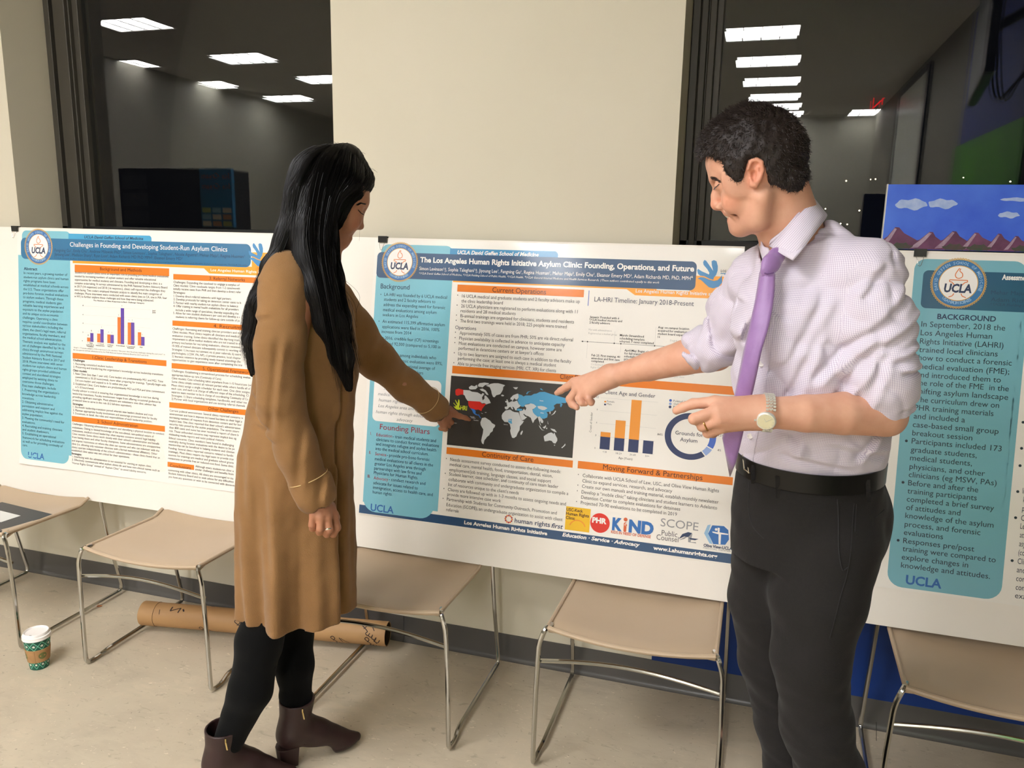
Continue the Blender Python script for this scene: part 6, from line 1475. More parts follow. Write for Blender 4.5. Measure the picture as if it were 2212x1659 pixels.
    G3 = [[(-1.0275,-0.7854,1.7176), (-1.053,-0.8299,1.6397), (-1.0601,-0.853,1.5641), (-1.0517,-0.8609,1.489), (-1.0118,-0.88,1.4045), (-0.9914,-0.8685,1.2946), (-0.986,-0.8354,1.1997)], [(-0.9934,-0.7801,1.7071), (-1.0192,-0.8247,1.6295), (-1.029,-0.8434,1.554), (-1.0158,-0.8551,1.479), (-0.9884,-0.8675,1.4046), (-0.9755,-0.8531,1.2937), (-0.9667,-0.819,1.1752)]]
    comb(hair.data, G1+G2+G3+BACK, 5200, 12, .011, .00055, 31).build('combed_strands', HB, hair, smooth=True)
    fly = MB(); rg = np.random.default_rng(5)
    for k in range(9):
        p = np.array((-0.9819,-0.7818,1.3994))+rg.normal(size=3)*[.008, .008, .03]; q = p+E1*rg.uniform(.01, .045)+[0, 0, -rg.uniform(.05, .16)]; mid = (p+q)/2+E1*rg.uniform(0, .03)
        fly.tube([tuple(x) for x in spline([p, mid, q], 6)], .00035, 3, cap=False)
    for k in range(30):
        a = rg.uniform(-1.2, 1.2); c = np.array((-1.0555,-0.6936,1.6472)); d_ = fu*math.cos(a)+fx*math.sin(a); p = c+d_*.097+fl*rg.normal()*.02; q = p+d_*rg.uniform(.003, .012)+fx*rg.uniform(.005, .03)
        fly.tube([tuple(x) for x in spline([p, (p+q)/2+d_*.006, q], 5)], .0003, 3, cap=False)
    for x in (776,):
        fly.tube([tuple(t) for t in spline([(-0.9757,-0.695,1.6754), (-0.9689,-0.6834,1.6197), (-0.9708,-0.6912,1.5797), (np.array((-0.9745,-0.6941,1.5108))+E1*(x-776)*.0012)], 6)], .00022, 3, cap=False)
    fly.build('loose_hairs', HB, hair)
    return body
build_woman()

# ------------------------------------------------------------------ man
def build_man():
    SK = skin('skin_man', (214, 164, 138), (204, 150, 124), .05); fx, fl, fu = [np.array(v) for v in ((-0.95095,-0.01441,-0.30902),(-0.01515,0.99989,0),(-0.30898,-0.00468,0.95106))]
    A = [fx, fl, fu]; F = Field(.003)
    # trunk and legs (under the clothes)
    F.cone((0.1201,-0.8438,1.0276), (0.109,-0.8472,1.1851), .100, .105, .03, squash=(EN, .8)); F.cone((0.109,-0.8472,1.1851), (0.0971,-0.8509,1.3924), .105, .110, .03, squash=(EN, .8))
    F.cone((0.0195,-0.7702,1.4389), (0.1676,-0.8919,1.457), .042, .045, .03)
    kN, kF = (0.1897,-0.8955,0.5422), (0.1398,-0.7226,0.443)
    foN, foF = (0.2169,-0.8603,0), (0.1651,-0.6895,0)
    aN, aF = (foN[0], foN[1], .10), (foF[0], foF[1], .10)
    F.chain([(0.1608,-0.8731,0.9528), kN, aN], [.080, .050, .036], .03); F.chain([(0.0796,-0.804,0.9155), kF, aF], [.075, .050, .036], .03)
    for a_ in (aN, aF): F.chain([a_, (a_[0]-.06, a_[1]-.03, .05), (a_[0]-.16, a_[1]-.07, .04)], [.036, .035, .025], .02)
    # far arm (right arm) reaching to the poster
    F.chain([(-0.0032,-0.7668,1.4329), (-0.0796,-0.6962,1.2866)], [.042, .040], .02)
    F.chain([(-0.0813,-0.6967,1.2823), (-0.1503,-0.6709,1.2632), (-0.2355,-0.6449,1.2312), (-0.3014,-0.6234,1.207), (-0.3329,-0.6175,1.1967)], [.042, .040, .034, .0265, .0255], .006)
    w_ = (-0.3328,-0.6175,1.1955)
    kn = [(-0.4283,-0.5946,1.1689), (-0.4145,-0.6061,1.1578), (-0.3999,-0.6172,1.1492), (-0.3855,-0.6233,1.1457)]
    for q, r_ in zip(kn, (.0125, .0130, .0125, .0115)): F.cone(w_, q, .0235, r_, .014)
    F.cone((-0.3667,-0.607,1.1806), (-0.4002,-0.6017,1.1628), .021, .018, .012, squash=(EN, .7))
    F.chain([kn[0], (-0.4526,-0.5812,1.1513), (-0.4672,-0.5753,1.1405), (-0.4786,-0.5683,1.1321)], [.0118, .0095, .0088, .0072], .004)
    F.chain([kn[1], (-0.437,-0.5973,1.1255), (-0.4298,-0.6003,1.1134), (-0.4162,-0.6066,1.1075)], [.0125, .0105, .0098, .0080], .004)
    F.chain([kn[2], (-0.4082,-0.6251,1.1347), (-0.4002,-0.6278,1.1253), (-0.3902,-0.6247,1.1231)], [.0115, .0092, .0085, .0072], .004)
    F.chain([kn[3], (-0.3809,-0.6323,1.1373), (-0.3751,-0.6305,1.128), (-0.3738,-0.6197,1.1294)], [.0105, .0085, .0078, .0068], .004)
    F.chain([w_, (-0.3582,-0.5991,1.1645), (-0.3846,-0.5811,1.141), (-0.4021,-0.5761,1.1289)], [.020, .016, .0115, .009], .008)
    # near arm (left arm) bent, forearm level
    F.chain([(0.1938,-0.9152,1.4509), (0.2188,-0.9494,1.3402), (0.2343,-0.955,1.2339)], [.045, .042, .040], .02)
    F.chain([(0.236,-0.9545,1.2252), (0.1637,-0.9947,1.2293), (0.0985,-1.0242,1.23), (0.0247,-1.046,1.23)], [.0410, .0385, .0335, .0270], .006)
    F.ell((0.2581,-0.9372,1.2162), (.018, .02, .025), None, .03)
    w_ = (0.0247,-1.046,1.23)
    kn = [(-0.0599,-1.0564,1.2439), (-0.0546,-1.0809,1.2332), (-0.0493,-1.0846,1.2182), (-0.0416,-1.0717,1.203)]
    for q, r_ in zip(kn, (.0128, .0135, .0128, .0115)): F.cone(w_, q, .0255, r_, .014)
    F.cone((0.0021,-1.053,1.2304), (-0.0377,-1.0653,1.2252), .026, .024, .015, squash=(EN, .75))
    F.chain([kn[0], (-0.0993,-1.0581,1.2383), (-0.1172,-1.0584,1.2298), (-0.1288,-1.0568,1.2223)], [.0120, .0096, .0090, .0078], .004)
    F.chain([kn[1], (-0.0935,-1.093,1.2178), (-0.0835,-1.0637,1.2068), (-0.0719,-1.0497,1.2072)], [.0125, .0102, .0095, .0082], .003)
    F.chain([kn[2], (-0.0784,-1.0852,1.2036), (-0.0689,-1.0592,1.1957), (-0.0598,-1.0459,1.1969)], [.0118, .0098, .0090, .0078], .003)
    F.chain([kn[3], (-0.0686,-1.0696,1.1885), (-0.0604,-1.0482,1.1832), (-0.0511,-1.038,1.186)], [.0110, .0095, .0086, .0072], .003)
    F.chain([w_, (-0.0149,-1.0216,1.2308), (-0.0464,-1.0156,1.2233), (-0.0687,-1.0173,1.2163)], [.022, .018, .0125, .010], .010)
    # neck and head
    F.cone((0.0186,-0.8879,1.6138), (0.0537,-0.8643,1.5226), .050, .055, .018); F.cone((0.0357,-0.8876,1.6293), (0.0631,-0.8614,1.5538), .040, .046, .03)
    F.ell((-0.0219,-0.8885,1.6891), (.093, .077, .088), A, .02)
    F.ell((-0.0379,-0.8887,1.6289), (.044, .057, .075), A, .016)
    F.ell((-0.0265,-0.8885,1.6029), (.041, .052, .046), A, .018)
    F.cone((-0.0927,-0.9116,1.65), (-0.0952,-0.8676,1.6527), .012, .012, .012)
    F.cone((-0.0936,-0.9176,1.6803), (-0.0968,-0.8616,1.6849), .0145, .0145, .02)
    F.chain([(-0.0923,-0.8895,1.6391), (-0.0936,-0.8896,1.6198), (-0.0921,-0.8895,1.6049)], [.0065, .0080, .0108], .007)
    F.cone((-0.0896,-0.8895,1.5996), (-0.0797,-0.8894,1.5962), .009, .006, .006)
    for l in (-.013, .013): F.ell(np.array((-0.0825,-0.8894,1.5988))+fl*l, (.0095, .0065, .0075), A, .005); F.ell(np.array((-0.0848,-0.8894,1.5935))+fl*l*.75, (.0045, .0032, .003), A, .002, 'sub')
    F.cone((-0.0683,-0.9052,1.5863), (-0.0697,-0.8732,1.587), .0078, .0078, .005); F.cone((-0.0721,-0.8962,1.5917), (-0.0727,-0.8822,1.5921), .0065, .0065, .006)
    F.cone((-0.0592,-0.905,1.5729), (-0.0603,-0.8731,1.5733), .0090, .0090, .005)
    F.ell((-0.0466,-0.8889,1.5596), (.0165, .020, .0125), A, .012)
    for l in (-1, 1):
        F.chain([np.array((-0.0405,-0.8888,1.5588))+fl*.014*l, np.array((-0.0123,-0.8883,1.5734))+fl*.046*l, np.array((-0.0068,-0.8882,1.6135))+fl*.062*l], [.0135, .015, .017], .022)
        F.ell(np.array((-0.0587,-0.889,1.607))+fl*.039*l, (.022, .019, .024), A, .018)
        F.ell(np.array((-0.0938,-0.8896,1.6365))+fl*.032*l, (.012, .016, .010), A, .008, 'sub')
        F.ell(np.array((-0.0834,-0.8894,1.6374))+fl*.031*l, (.0128, .0125, .0118), A, .005)
        F.ell(np.array((-0.0521,-0.8889,1.6479))+fl*.062*l, (.03, .010, .03), A, .02)
        # ear: plate, rim, lobe, hollow
        c = np.array((-0.0237,-0.8885,1.6566))+fl*.076*l; ek = .80
        up_ = fu*.97+fx*-.2; up_ /= np.linalg.norm(up_); fw_ = np.cross(up_, fl); fw_ = fw_ if fw_ @ fx > 0 else -fw_
        F.ell(c-fl*.004*l, (.011, .006, .021), [fw_, fl, up_], .006)
        rim = [c+up_*(.010)+fw_*.014, c+up_*.026+fw_*.008, c+up_*.030-fw_*.004, c+up_*.022-fw_*.015, c+up_*.004-fw_*.017, c-up_*.014-fw_*.011, c-up_*.027+fw_*.000, c-up_*.026+fw_*.007, c-up_*.012+fw_*.010]
        F.chain([c+(p-c)*ek*np.array((1, 1, 1))+fl*.004*l for p in rim], [.0032, .0036, .0036, .0038, .0036, .0036, .0052, .0045, .0030], .003)
        F.ell(c+fl*.004*l-up_*.002+fw_*.002, (.0058, .009, .0085), [fw_, fl, up_], .002, 'sub'); F.ell(c+fl*.005*l+up_*.012-fw_*.000, (.0048, .006, .0055), [fw_, fl, up_], .003, 'sub')
        F.chain([c+fl*.003*l+up_*.010-fw_*.005, c+fl*.003*l-up_*.005-fw_*.006, c+fl*.003*l-up_*.011-fw_*.001], [.0020, .0020, .0020], .002)
    F.chain([np.array((-0.076,-0.8893,1.5799)), np.array((-0.0654,-0.8891,1.5792))-fl*.014, np.array((-0.0527,-0.8889,1.5842))-fl*.033], [.0052, .0048, .0024], .002, 'sub')
    F.chain([np.array((-0.078,-0.8893,1.5971))-fl*.022, np.array((-0.0604,-0.8891,1.5938))-fl*.040, np.array((-0.0507,-0.8889,1.5798))-fl*.040], [.0035, .0042, .0025], .008, 'sub')
    body = field_obj(F, 'person', SK, spots=[(np.array((-0.0702,-0.8892,1.5857))-fl*.008, (.012, .02, .006), (.86, .60, .58)), (np.array((-0.0658,-0.8891,1.5717))-fl*.008, (.012, .02, .007), (.88, .60, .58)), (np.array((-0.0612,-0.8891,1.6061))-fl*.045, .026, (1.03, .86, .82)),
        (np.array((-0.0247,-0.8885,1.6583))-fl*.08, .036, (1.04, .84, .80)), ((-0.0924,-0.8895,1.6023), .018, (1.02, .85, .80)), (np.array((-0.0342,-0.8887,1.5678))-fl*.03, .05, (.92, .90, .90)), ((0.2581,-0.9372,1.2162), .03, (1.0, .82, .78)), (np.array((-0.0568,-0.889,1.641))-fl*.06, (.03, .03, .03), (.93, .92, .93))])
    tag(body, 'person with short dark hair in a checked shirt and lilac tie, pointing with both hands', 'person')
    HR = mat('hair_dark_brown', (34, 24, 20), .55, spec=.35)
    VD = Vector((0.0615,0.99811,0)); fb = bvh_of(body.data); HC = np.array((-0.0246,-0.8885,1.6908))
    def lay(pts, bvh, off=.002, fall=0):
        out = []
        for p in pts:
            p = Vector(p); h = bvh.ray_cast(p-VD*.8, VD, 1.3)[0]; out.append(h-VD*off if h else p)
        return out
    def mirror(p): p = np.array(p); return p-2*((p-HC) @ fl)*fl
    e = MB(); rg = np.random.default_rng(3); brow = [np.array(q) for q in ((-0.103,-0.9127,1.6499), (-0.0987,-0.9114,1.6496), (-0.0926,-0.9095,1.6471), (-0.0855,-0.9074,1.6433))]; brow = spline(brow, 20)
    for k in range(130):
        t = rg.uniform(0, 1)**.9; b = brow[int(t*(len(brow)-1))]+fu*rg.normal()*.0018*(1-.5*t); dd = -fx*.9-fu*(.1+.4*t); b2 = b+dd*.006
        q = lay([b, (b+b2)/2, b2], fb, .0008)
        if (q[0]-q[2]).length > .02: continue
        e.tube(q, [.0004, .0003, .0001], 3, cap=False); e.tube([mirror(x) for x in q], [.0004, .0003, .0001], 3, cap=False)
    lash = lay([tuple(x) for x in spline([(-0.0959,-0.9106,1.6336), (-0.0925,-0.9095,1.6333), (-0.0884,-0.9082,1.6355), (-0.0844,-0.907,1.6391)], 4)], fb, .0003)
    e.tube(lash, .0008, 5); e.tube([mirror(x) for x in lash], .0008, 5)
    for q in lash[::1]:
        for sgn in (0, 1):
            b = Vector(mirror(q)) if sgn else q; e.tube([b, b+Vector(fx*.002-fu*.002), b+Vector(fx*.004-fu*.003)], [.0005, .0004, .0002], 3, cap=False)
    e.build('eyebrows_and_lashes', mat('brow_brown', (62, 42, 34), .6), body)
    MB().tube([Vector(np.array((-0.0695,-0.8892,1.5818))), Vector(np.array((-0.0673,-0.8892,1.5809))-fl*.010), Vector(np.array((-0.0603,-0.8891,1.5815))-fl*.021)], [.0040, .0040, .002], 8).build('teeth', mat('tooth_white', (232, 224, 205), .25, spec=.6), body, smooth=True)
    # hair: close cap with rough surface and many short strands
    H = Field(.004)
    H.ell((-0.0291,-0.8886,1.6943), (.099, .085, .093), A, .02); H.ell((0.0132,-0.8879,1.66), (.052, .070, .060), A, .03); H.ell((0.036,-0.8876,1.6464), (.026, .058, .028), A, .02)
    H.ell((-0.0877,-0.8895,1.7118), (.032, .056, .030), A, .03); H.ell((-0.1059,-0.8898,1.6999), (.013, .032, .016), A, .02)
    for l in (-1, 1): H.cone(np.array((-0.0563,-0.889,1.6824))+fl*.066*l, np.array((-0.0568,-0.889,1.6531))+fl*.066*l, .019, .012, .01)
    H.ell((-0.1005,-0.8897,1.6452), (.038, .12, .050), A, .006, 'sub'); H.ell((-0.0554,-0.889,1.5974), (.075, .12, .050), A, .006, 'sub'); H.ell((-0.0092,-0.8883,1.5787), (.07, .12, .075), A, .01, 'sub')
    for l in (-1, 1): H.ell(np.array((-0.0198,-0.8884,1.6497))+fl*.085*l, (.022, .03, .036), A, .006, 'sub')
    H.cone((0.0027,-0.8801,1.5349), (0.0957,-0.8513,1.5545), .08, .07, .01, 'sub')
    hair = field_obj(H, 'hair', HR, body, disp=lambda X, Y, Z: .0035*noise3((X*130, Y*130, Z*110), 31)+.0016*noise3((X*330, Y*330, Z*260), 32))
    me = hair.data; rg = np.random.default_rng(9); mb = MB(); n = len(me.polygons)
    C = np.array((-0.0175,-0.8884,1.6865))
    for i in rg.choice(n, min(9500, n), replace=False):
        p = np.array(me.polygons[i].center); nn = np.array(me.polygons[i].normal)
        out = (p-C)/np.linalg.norm(p-C)
        if nn @ out < .25: continue
        top = max(0, (p-C) @ fu)/.09; front = max(0, (p-C) @ fx)/.1
        L_ = .0045+.0075*top*rg.uniform(.4, 1)+.003*front*top
        d_ = nn*.45+fx*(.5*top+.2*front)-fu*(.8*(1-top))+rg.normal(size=3)*.17; d_ /= np.linalg.norm(d_)
        q = p-nn*.001; mb.tube([tuple(q), tuple(q+d_*L_*.5), tuple(q+d_*L_+rg.normal(size=3)*.0018)], [.0006, .0005, .0002], 3, cap=False)
    mb.build('short_strands', HR, hair, smooth=True)
    # --- trousers
    TR = mat('trousers_charcoal', (36, 34, 33), .85, spec=.15, sheen=.05, noise=(160, .5, (34, 32, 32)), bump=(420, .3))
    rows = [(0.8805,0.1361,-0.8284,0.1519,0.118), (0.9531,0.1326,-0.8295,0.1565,0.122), (1.0143,0.13,-0.8303,0.1544,0.125), (1.0546,0.1283,-0.8308,0.1479,0.122), (1.0846,0.1284,-0.8308,0.1407,0.119)]
    T = Field(.0045); T.loft(rows, E1, EN, .01)
    T.chain([(0.1722,-0.8643,0.931), (0.1642,-0.8929,0.8202), (0.1592,-0.9102,0.6938), (0.186,-0.8967,0.5421), (0.2219,-0.8803,0.4303), (foN[0]+.02, foN[1], .06)], [.108, .092, .076, .070, .066, .075], .02)
    T.chain([(0.0739,-0.8005,0.8921), (0.0738,-0.7744,0.7497), (0.0986,-0.7458,0.591), (0.1418,-0.7219,0.4187), (0.1651,-0.7095,0.2934), (foF[0]+.02, foF[1], .06)], [.088, .085, .076, .068, .064, .072], .02)
    T.ell((0.2339,-0.7563,0.9505), (.075, .09, .10), None, .04)
    for p_, r_ in ((foN, .062), (foF, .060)): T.cone((p_[0]+.02, p_[1], .10), (p_[0]+.02, p_[1], .0), r_, r_+.004, .002, 'sub')
    def tdisp(X, Y, Z):
        kn_ = np.exp(-((Z-.50)/.14)**2)
        return .0022*noise3((X*16, Y*16, Z*20), 41)+kn_*.0045*noise3((X*18, Y*18, Z*55+X*20), 43)+.0012*noise3((X*60, Y*60, Z*60), 42)
    tr_ = field_obj(T, 'trousers', TR, body, disp=tdisp)
    tb = bvh_of(tr_.data)
    # seams and pocket edge
    sm = MB()
    for line, r_ in (([(0.1829,-0.8244,1.051), (0.1887,-0.8226,1.0089), (0.1936,-0.8211,0.9582), (0.2038,-0.8179,0.9194), (0.2136,-0.8149,0.9227)], .0016), ([(0.2151,-0.8144,1.0396), (0.215,-0.8145,0.9279), (0.2034,-0.818,0.855), (0.1934,-0.8211,0.7808)], .0009), ([(0.2199,-0.8129,1.0377), (0.221,-0.8126,0.9893)], .0008), ([(0.258,-0.8012,1.0053), (0.2776,-0.7951,1.0108)], .0012), ([(0.0144,-0.8765,1.0554), (0.0163,-0.8759,1.0052), (0.0282,-0.8722,0.9699), (0.0528,-0.8646,0.9501)], .0010), ([(0.3202,-0.7819,0.4976), (0.3249,-0.7805,0.452)], .0006)):
        q = lay([tuple(x) for x in spline(line, 6)], tb, .0006); sm.tube(q, r_, 5)
    sm.build('seams', mat('trouser_seam', (22, 21, 21), .8), tr_)
    # shoes
    SH = mat('shoe_black', (22, 20, 20), .35)
    for fo_, nm in ((foN, 'N'), (foF, 'F')):
        b = Field(.004); o = np.array((fo_[0], fo_[1], 0.)); dr = np.array((-.93, -.37, 0.)); sd = np.array((-dr[1], dr[0], 0))
        b.chain([o-dr*.05+[0, 0, .045], o+dr*.06+[0, 0, .045], o+dr*.16+[0, 0, .032], o+dr*.21+[0, 0, .024]], [.040, .043, .038, .024], .03); b.cone(o+[0, 0, .05], o+[0, 0, .11], .042, .046, .02)
        b.ell(o+dr*.08+[0, 0, -.05], (.4, .3, .052), [dr, sd, [0, 0, 1]], .002, 'sub'); s1 = field_obj(b, 'shoe', SH, body)
    # --- shirt
    SHM = bpy.data.materials.new('shirt_check'); SHM.use_nodes = True; nt = SHM.node_tree; bs = nt.nodes['Principled BSDF']; bs.inputs['Roughness'].default_value = .7; bs.inputs['Sheen Weight'].default_value = .1; bs.inputs['Specular IOR Level'].default_value = .25
    tc = nt.nodes.new('ShaderNodeAttribute'); tc.attribute_name = 'weave'; sp = nt.nodes.new('ShaderNodeSeparateXYZ'); nt.links.new(tc.outputs['Vector'], sp.inputs[0])
    def math_(op, a, b=None, c=None):
        n_ = nt.nodes.new('ShaderNodeMath'); n_.operation = op
        for i, x in enumerate((a, b, c)):
            if x is None: continue
            if hasattr(x, 'links'): nt.links.new(x, n_.inputs[i])
            else: n_.inputs[i].default_value = x
        return n_.outputs[0]
    def lines(coord, freq):
        s_ = math_('SINE', math_('MULTIPLY', coord, freq)); return math_('MULTIPLY', math_('MAXIMUM', math_('SUBTRACT', s_, .35), 0.0), 1.45)
    lv = math_('ADD', math_('MULTIPLY', lines(sp.outputs[1], 1950.0), .5), math_('MULTIPLY', lines(sp.outputs[0], 1950.0), .5))
    mx = nt.nodes.new('ShaderNodeMix'); mx.data_type = 'RGBA'; mx.inputs[6].default_value = srgb((220, 212, 222))+(1,); mx.inputs[7].default_value = srgb((142, 126, 160))+(1,)
    nt.links.new(lv, mx.inputs[0]); nt.links.new(mx.outputs[2], bs.inputs['Base Color'])
    arms = [((0.1962,-0.9302,1.4647), (0.2176,-0.9549,1.3366), .066), ((0.2147,-0.9559,1.334), (0.2329,-0.9555,1.247), .060), ((-0.0083,-0.7631,1.4373), (-0.0671,-0.7028,1.3156), .060), ((-0.071,-0.704,1.3134), (-0.1136,-0.691,1.2847), .055)]
    def weave(me):
        n = len(me.vertices); co = np.empty(n*3, np.float32); me.vertices.foreach_get('co', co); co = co.reshape(-1, 3).astype(float)
        c = np.array((0.1031,-0.849,1.3741)); d = co-c; uv_ = np.stack([np.arctan2(d @ EN, -(d @ E1))*.145, co[:, 2]], 1); best = np.abs(np.sqrt(((d @ E1)/.160)**2+((d @ EN)/.136)**2)-1)*.14
        for a, b, r in arms:
            a, b = np.array(a), np.array(b); ax = (b-a)/np.linalg.norm(b-a); q = co-a; t = q @ ax; s1 = np.cross(ax, EN); s1 /= np.linalg.norm(s1); s2 = np.cross(ax, s1)
            rad_ = np.sqrt((q @ s1)**2+(q @ s2)**2); L_ = np.linalg.norm(b-a); e = np.abs(rad_-r)+np.maximum(0, -t-.02)*2+np.maximum(0, t-L_-.02)*2
            w_ = e < best-.004; best = np.where(w_, e, best); uv_[w_] = np.stack([np.arctan2(q @ s2, q @ s1)*r+.5, t+.3], 1)[w_]
        at = me.attributes.new('weave', 'FLOAT_VECTOR', 'POINT'); at.data.foreach_set('vector', np.concatenate([uv_, np.zeros((n, 1))], 1).astype(np.float32).ravel())
    S = Field(.004)
    rows = [(1.0733,0.1279,-0.833,0.1393,0.118), (1.101,0.1271,-0.8364,0.1452,0.124), (1.1465,0.1241,-0.8425,0.1482,0.13), (1.2057,0.1177,-0.8498,0.1477,0.132), (1.2825,0.1106,-0.8572,0.1495,0.136), (1.3568,0.104,-0.8592,0.1536,0.138), (1.4207,0.0953,-0.8619,0.1438,0.126), (1.4654,0.0877,-0.8601,0.1176,0.105), (1.5008,0.0797,-0.8563,0.0777,0.08), (1.523,0.0726,-0.8585,0.0559,0.065)]
    S.loft(rows, E1, EN, .01)
    S.ell((0.1814,-0.919,1.4677), (.064, .060, .070), None, .05); S.ell((0.001,-0.7655,1.4378), (.060, .055, .065), None, .05)
    S.cone((0.1223,-0.8641,1.5288), (0.1797,-0.9091,1.4799), .045, .055, .04); S.cone((0.0217,-0.8219,1.498), (-0.0109,-0.7691,1.4473), .042, .05, .04)
    S.chain([(0.1883,-0.9326,1.4628), (0.2037,-0.9488,1.3904), (0.2144,-0.9559,1.3365)], [.064, .063, .060], .03)
    S.chain([(0.2167,-0.9552,1.322), (0.2279,-0.957,1.2713)], [.0645, .0620], .003)          # near sleeve roll
    S.cone((0.2108,-0.957,1.3476), (0.2142,-0.956,1.3391), .063, .063, .004)
    S.cone((0.2317,-0.9558,1.2505), (0.2339,-0.9552,1.2453), .0555, .0550, .004)
    S.chain([(-0.0083,-0.7631,1.4373), (-0.0439,-0.7218,1.3624), (-0.0689,-0.7033,1.3124)], [.064, .062, .056], .03)
    S.chain([(-0.0728,-0.7045,1.3113), (-0.1015,-0.6925,1.291)], [.0605, .0560], .003)               # far sleeve roll
    S.cone((0.0579,-0.863,1.5138), (0.0485,-0.8659,1.5535), .058, .062, .004, 'sub')
    CT_ = (0.1031,-0.849,1.3741)
    CRS = [((0.1417,-0.8371,1.3841), (0.0581,-0.8629,1.2797), .008, .006), ((0.15,-0.8345,1.3611), (0.0941,-0.8518,1.2233), .008, .006), ((0.1632,-0.8305,1.3428), (0.136,-0.8389,1.205), .007, .004), ((0.0792,-0.8564,1.4468), (0.0348,-0.8701,1.3262), .009, .004), ((0.0716,-0.8588,1.3826), (0.0308,-0.8714,1.2316), .008, .005),
           ((0.1399,-0.8377,1.3748), (0.2207,-0.8127,1.4678), .009, .005), ((0.1538,-0.8334,1.3492), (0.2438,-0.8055,1.4137), .008, .005), ((0.1735,-0.8273,1.3272), (0.2629,-0.7996,1.3588), .007, .005), ((0.1884,-0.8227,1.3106), (0.2895,-0.7914,1.3174), .0045, .006), ((0.1243,-0.8425,1.4295), (0.1695,-0.8285,1.5027), .009, .004), ((0.1682,-0.8289,1.516), (0.2404,-0.8066,1.4862), .008, .003),
           ((0.0342,-0.8703,1.13), (0.1725,-0.8276,1.1034), .006, .004), ((0.095,-0.8516,1.1606), (0.2475,-0.8044,1.1247), .007, .004), ((0.0644,-0.861,1.2035), (0.0436,-0.8674,1.1253), .008, .004), ((0.2096,-0.8161,1.1872), (0.1612,-0.8311,1.1278), .008, .005), ((-0.0325,-0.891,1.4263), (-0.0624,-0.9002,1.3521), .007, .005), ((-0.01,-0.884,1.4177), (-0.0431,-0.8942,1.3293), .007, .006), ((-0.0636,-0.9006,1.3706), (-0.0333,-0.8912,1.3154), .006, .005),
           ((0.2067,-0.817,1.2161), (0.2968,-0.7892,1.2514), .004, .003), ((0.1959,-0.8204,1.235), (0.2992,-0.7884,1.2705), .004, .002)]
    def sdisp(X, Y, Z):
        arm = np.exp(-((Z-1.30)/.09)**2)
        far = np.clip((.0-X)/.10, 0, 1)*np.exp(-((Z-1.33)/.10)**2)
        w1 = noise3((X*20+Z*8, Y*20, Z*24-X*10), 51); w2 = noise3((X*44, Y*40, Z*60+X*30), 52)
        rdg = 1-np.abs(noise3((X*15+Z*9, Y*14, Z*17-X*12), 57, 1))*2.2; rdg = np.maximum(rdg, 0)**2       # sharp creases
        rd2 = np.maximum(1-np.abs(noise3((X*26-Z*10, Y*22, Z*34+X*16), 58, 1))*2.4, 0)**2
        s_ = .0045*w1+.0016*w2+.0050*rdg+.0030*rd2+far*(.0050*noise3((X*60+Z*30, Y*30, Z*70-X*40), 53)+.004*rd2)
        low = np.exp(-((Z-1.03)/.06)**2); cr_ = 0; front = (X-CT_[0])*EN[0]+(Y-CT_[1])*EN[1] < .0; U = X*E1[0]+Y*E1[1]
        for (a_, b_, w_, A_) in CRS:
            ua, ub = a_[0]*E1[0]+a_[1]*E1[1], b_[0]*E1[0]+b_[1]*E1[1]; du, dz = ub-ua, b_[2]-a_[2]; L_ = math.hypot(du, dz)
            t_ = ((U-ua)*du+(Z-a_[2])*dz)/L_**2; n_ = ((U-ua)*-dz+(Z-a_[2])*du)/L_+.10*w_*np.sin(t_*5)
            env = np.exp(-(np.maximum(np.abs(t_-.5)-.35, 0)/.12)**2)
            cr_ = cr_+A_*env*(-np.exp(-(n_/w_)**2)+.75*np.exp(-((n_-1.7*w_)/w_)**2))
        return -1.4*cr_*front+1.5*s_+low*.003*noise3((X*40, Y*30, Z*10), 54)-.002
    shirt = field_obj(S, 'shirt', SHM, body, disp=sdisp); weave(shirt.data)
    sb = BVHTree.FromPolygons([v.co for v in shirt.data.vertices], [tuple(p.vertices) for p in shirt.data.polygons])
    # cuffs' edges
    # placket with buttons
    pl_ = [(0.0266,-0.8727,1.4728), (0.0244,-0.8734,1.3909), (0.0179,-0.8754,1.3165), (0.014,-0.8766,1.2408), (0.0074,-0.8786,1.1733), (0.002,-0.8803,1.1244), (-0.0003,-0.881,1.0948)]
    pts = lay([tuple(x) for x in spline(pl_, 6)], sb, .0008)
    mb = MB(); V = []; ex = Vector(E1)
    for p in pts: V += [p-ex*.004, p+ex*.019]
    V2 = lay(V, sb, .0012); mb.add(V2, [(2*i, 2*i+1, 2*i+3, 2*i+2) for i in range(len(pts)-1)]).build('placket', SHM, shirt, smooth=True); weave(shirt.children[-1].data)
    bm_ = MB()
    for q in ((0.0205,-0.8746,1.3062), (0.0174,-0.8755,1.2313), (0.0096,-0.8779,1.1558)):
        c = lay([q], sb, .0025)[0]; bm_.lathe([(.0005, -.0012), (.0055, -.0012), (.0058, .0006), (.0048, .0010), (.0035, .0004), (.0005, .0004)], c, 16, M=Vector((0, 0, 1)).rotation_difference(-VD).to_matrix().to_4x4(), cap=False)
    bm_.build('buttons', mat('button_pearl', (235, 228, 225), .25, spec=.6), shirt, smooth=True)
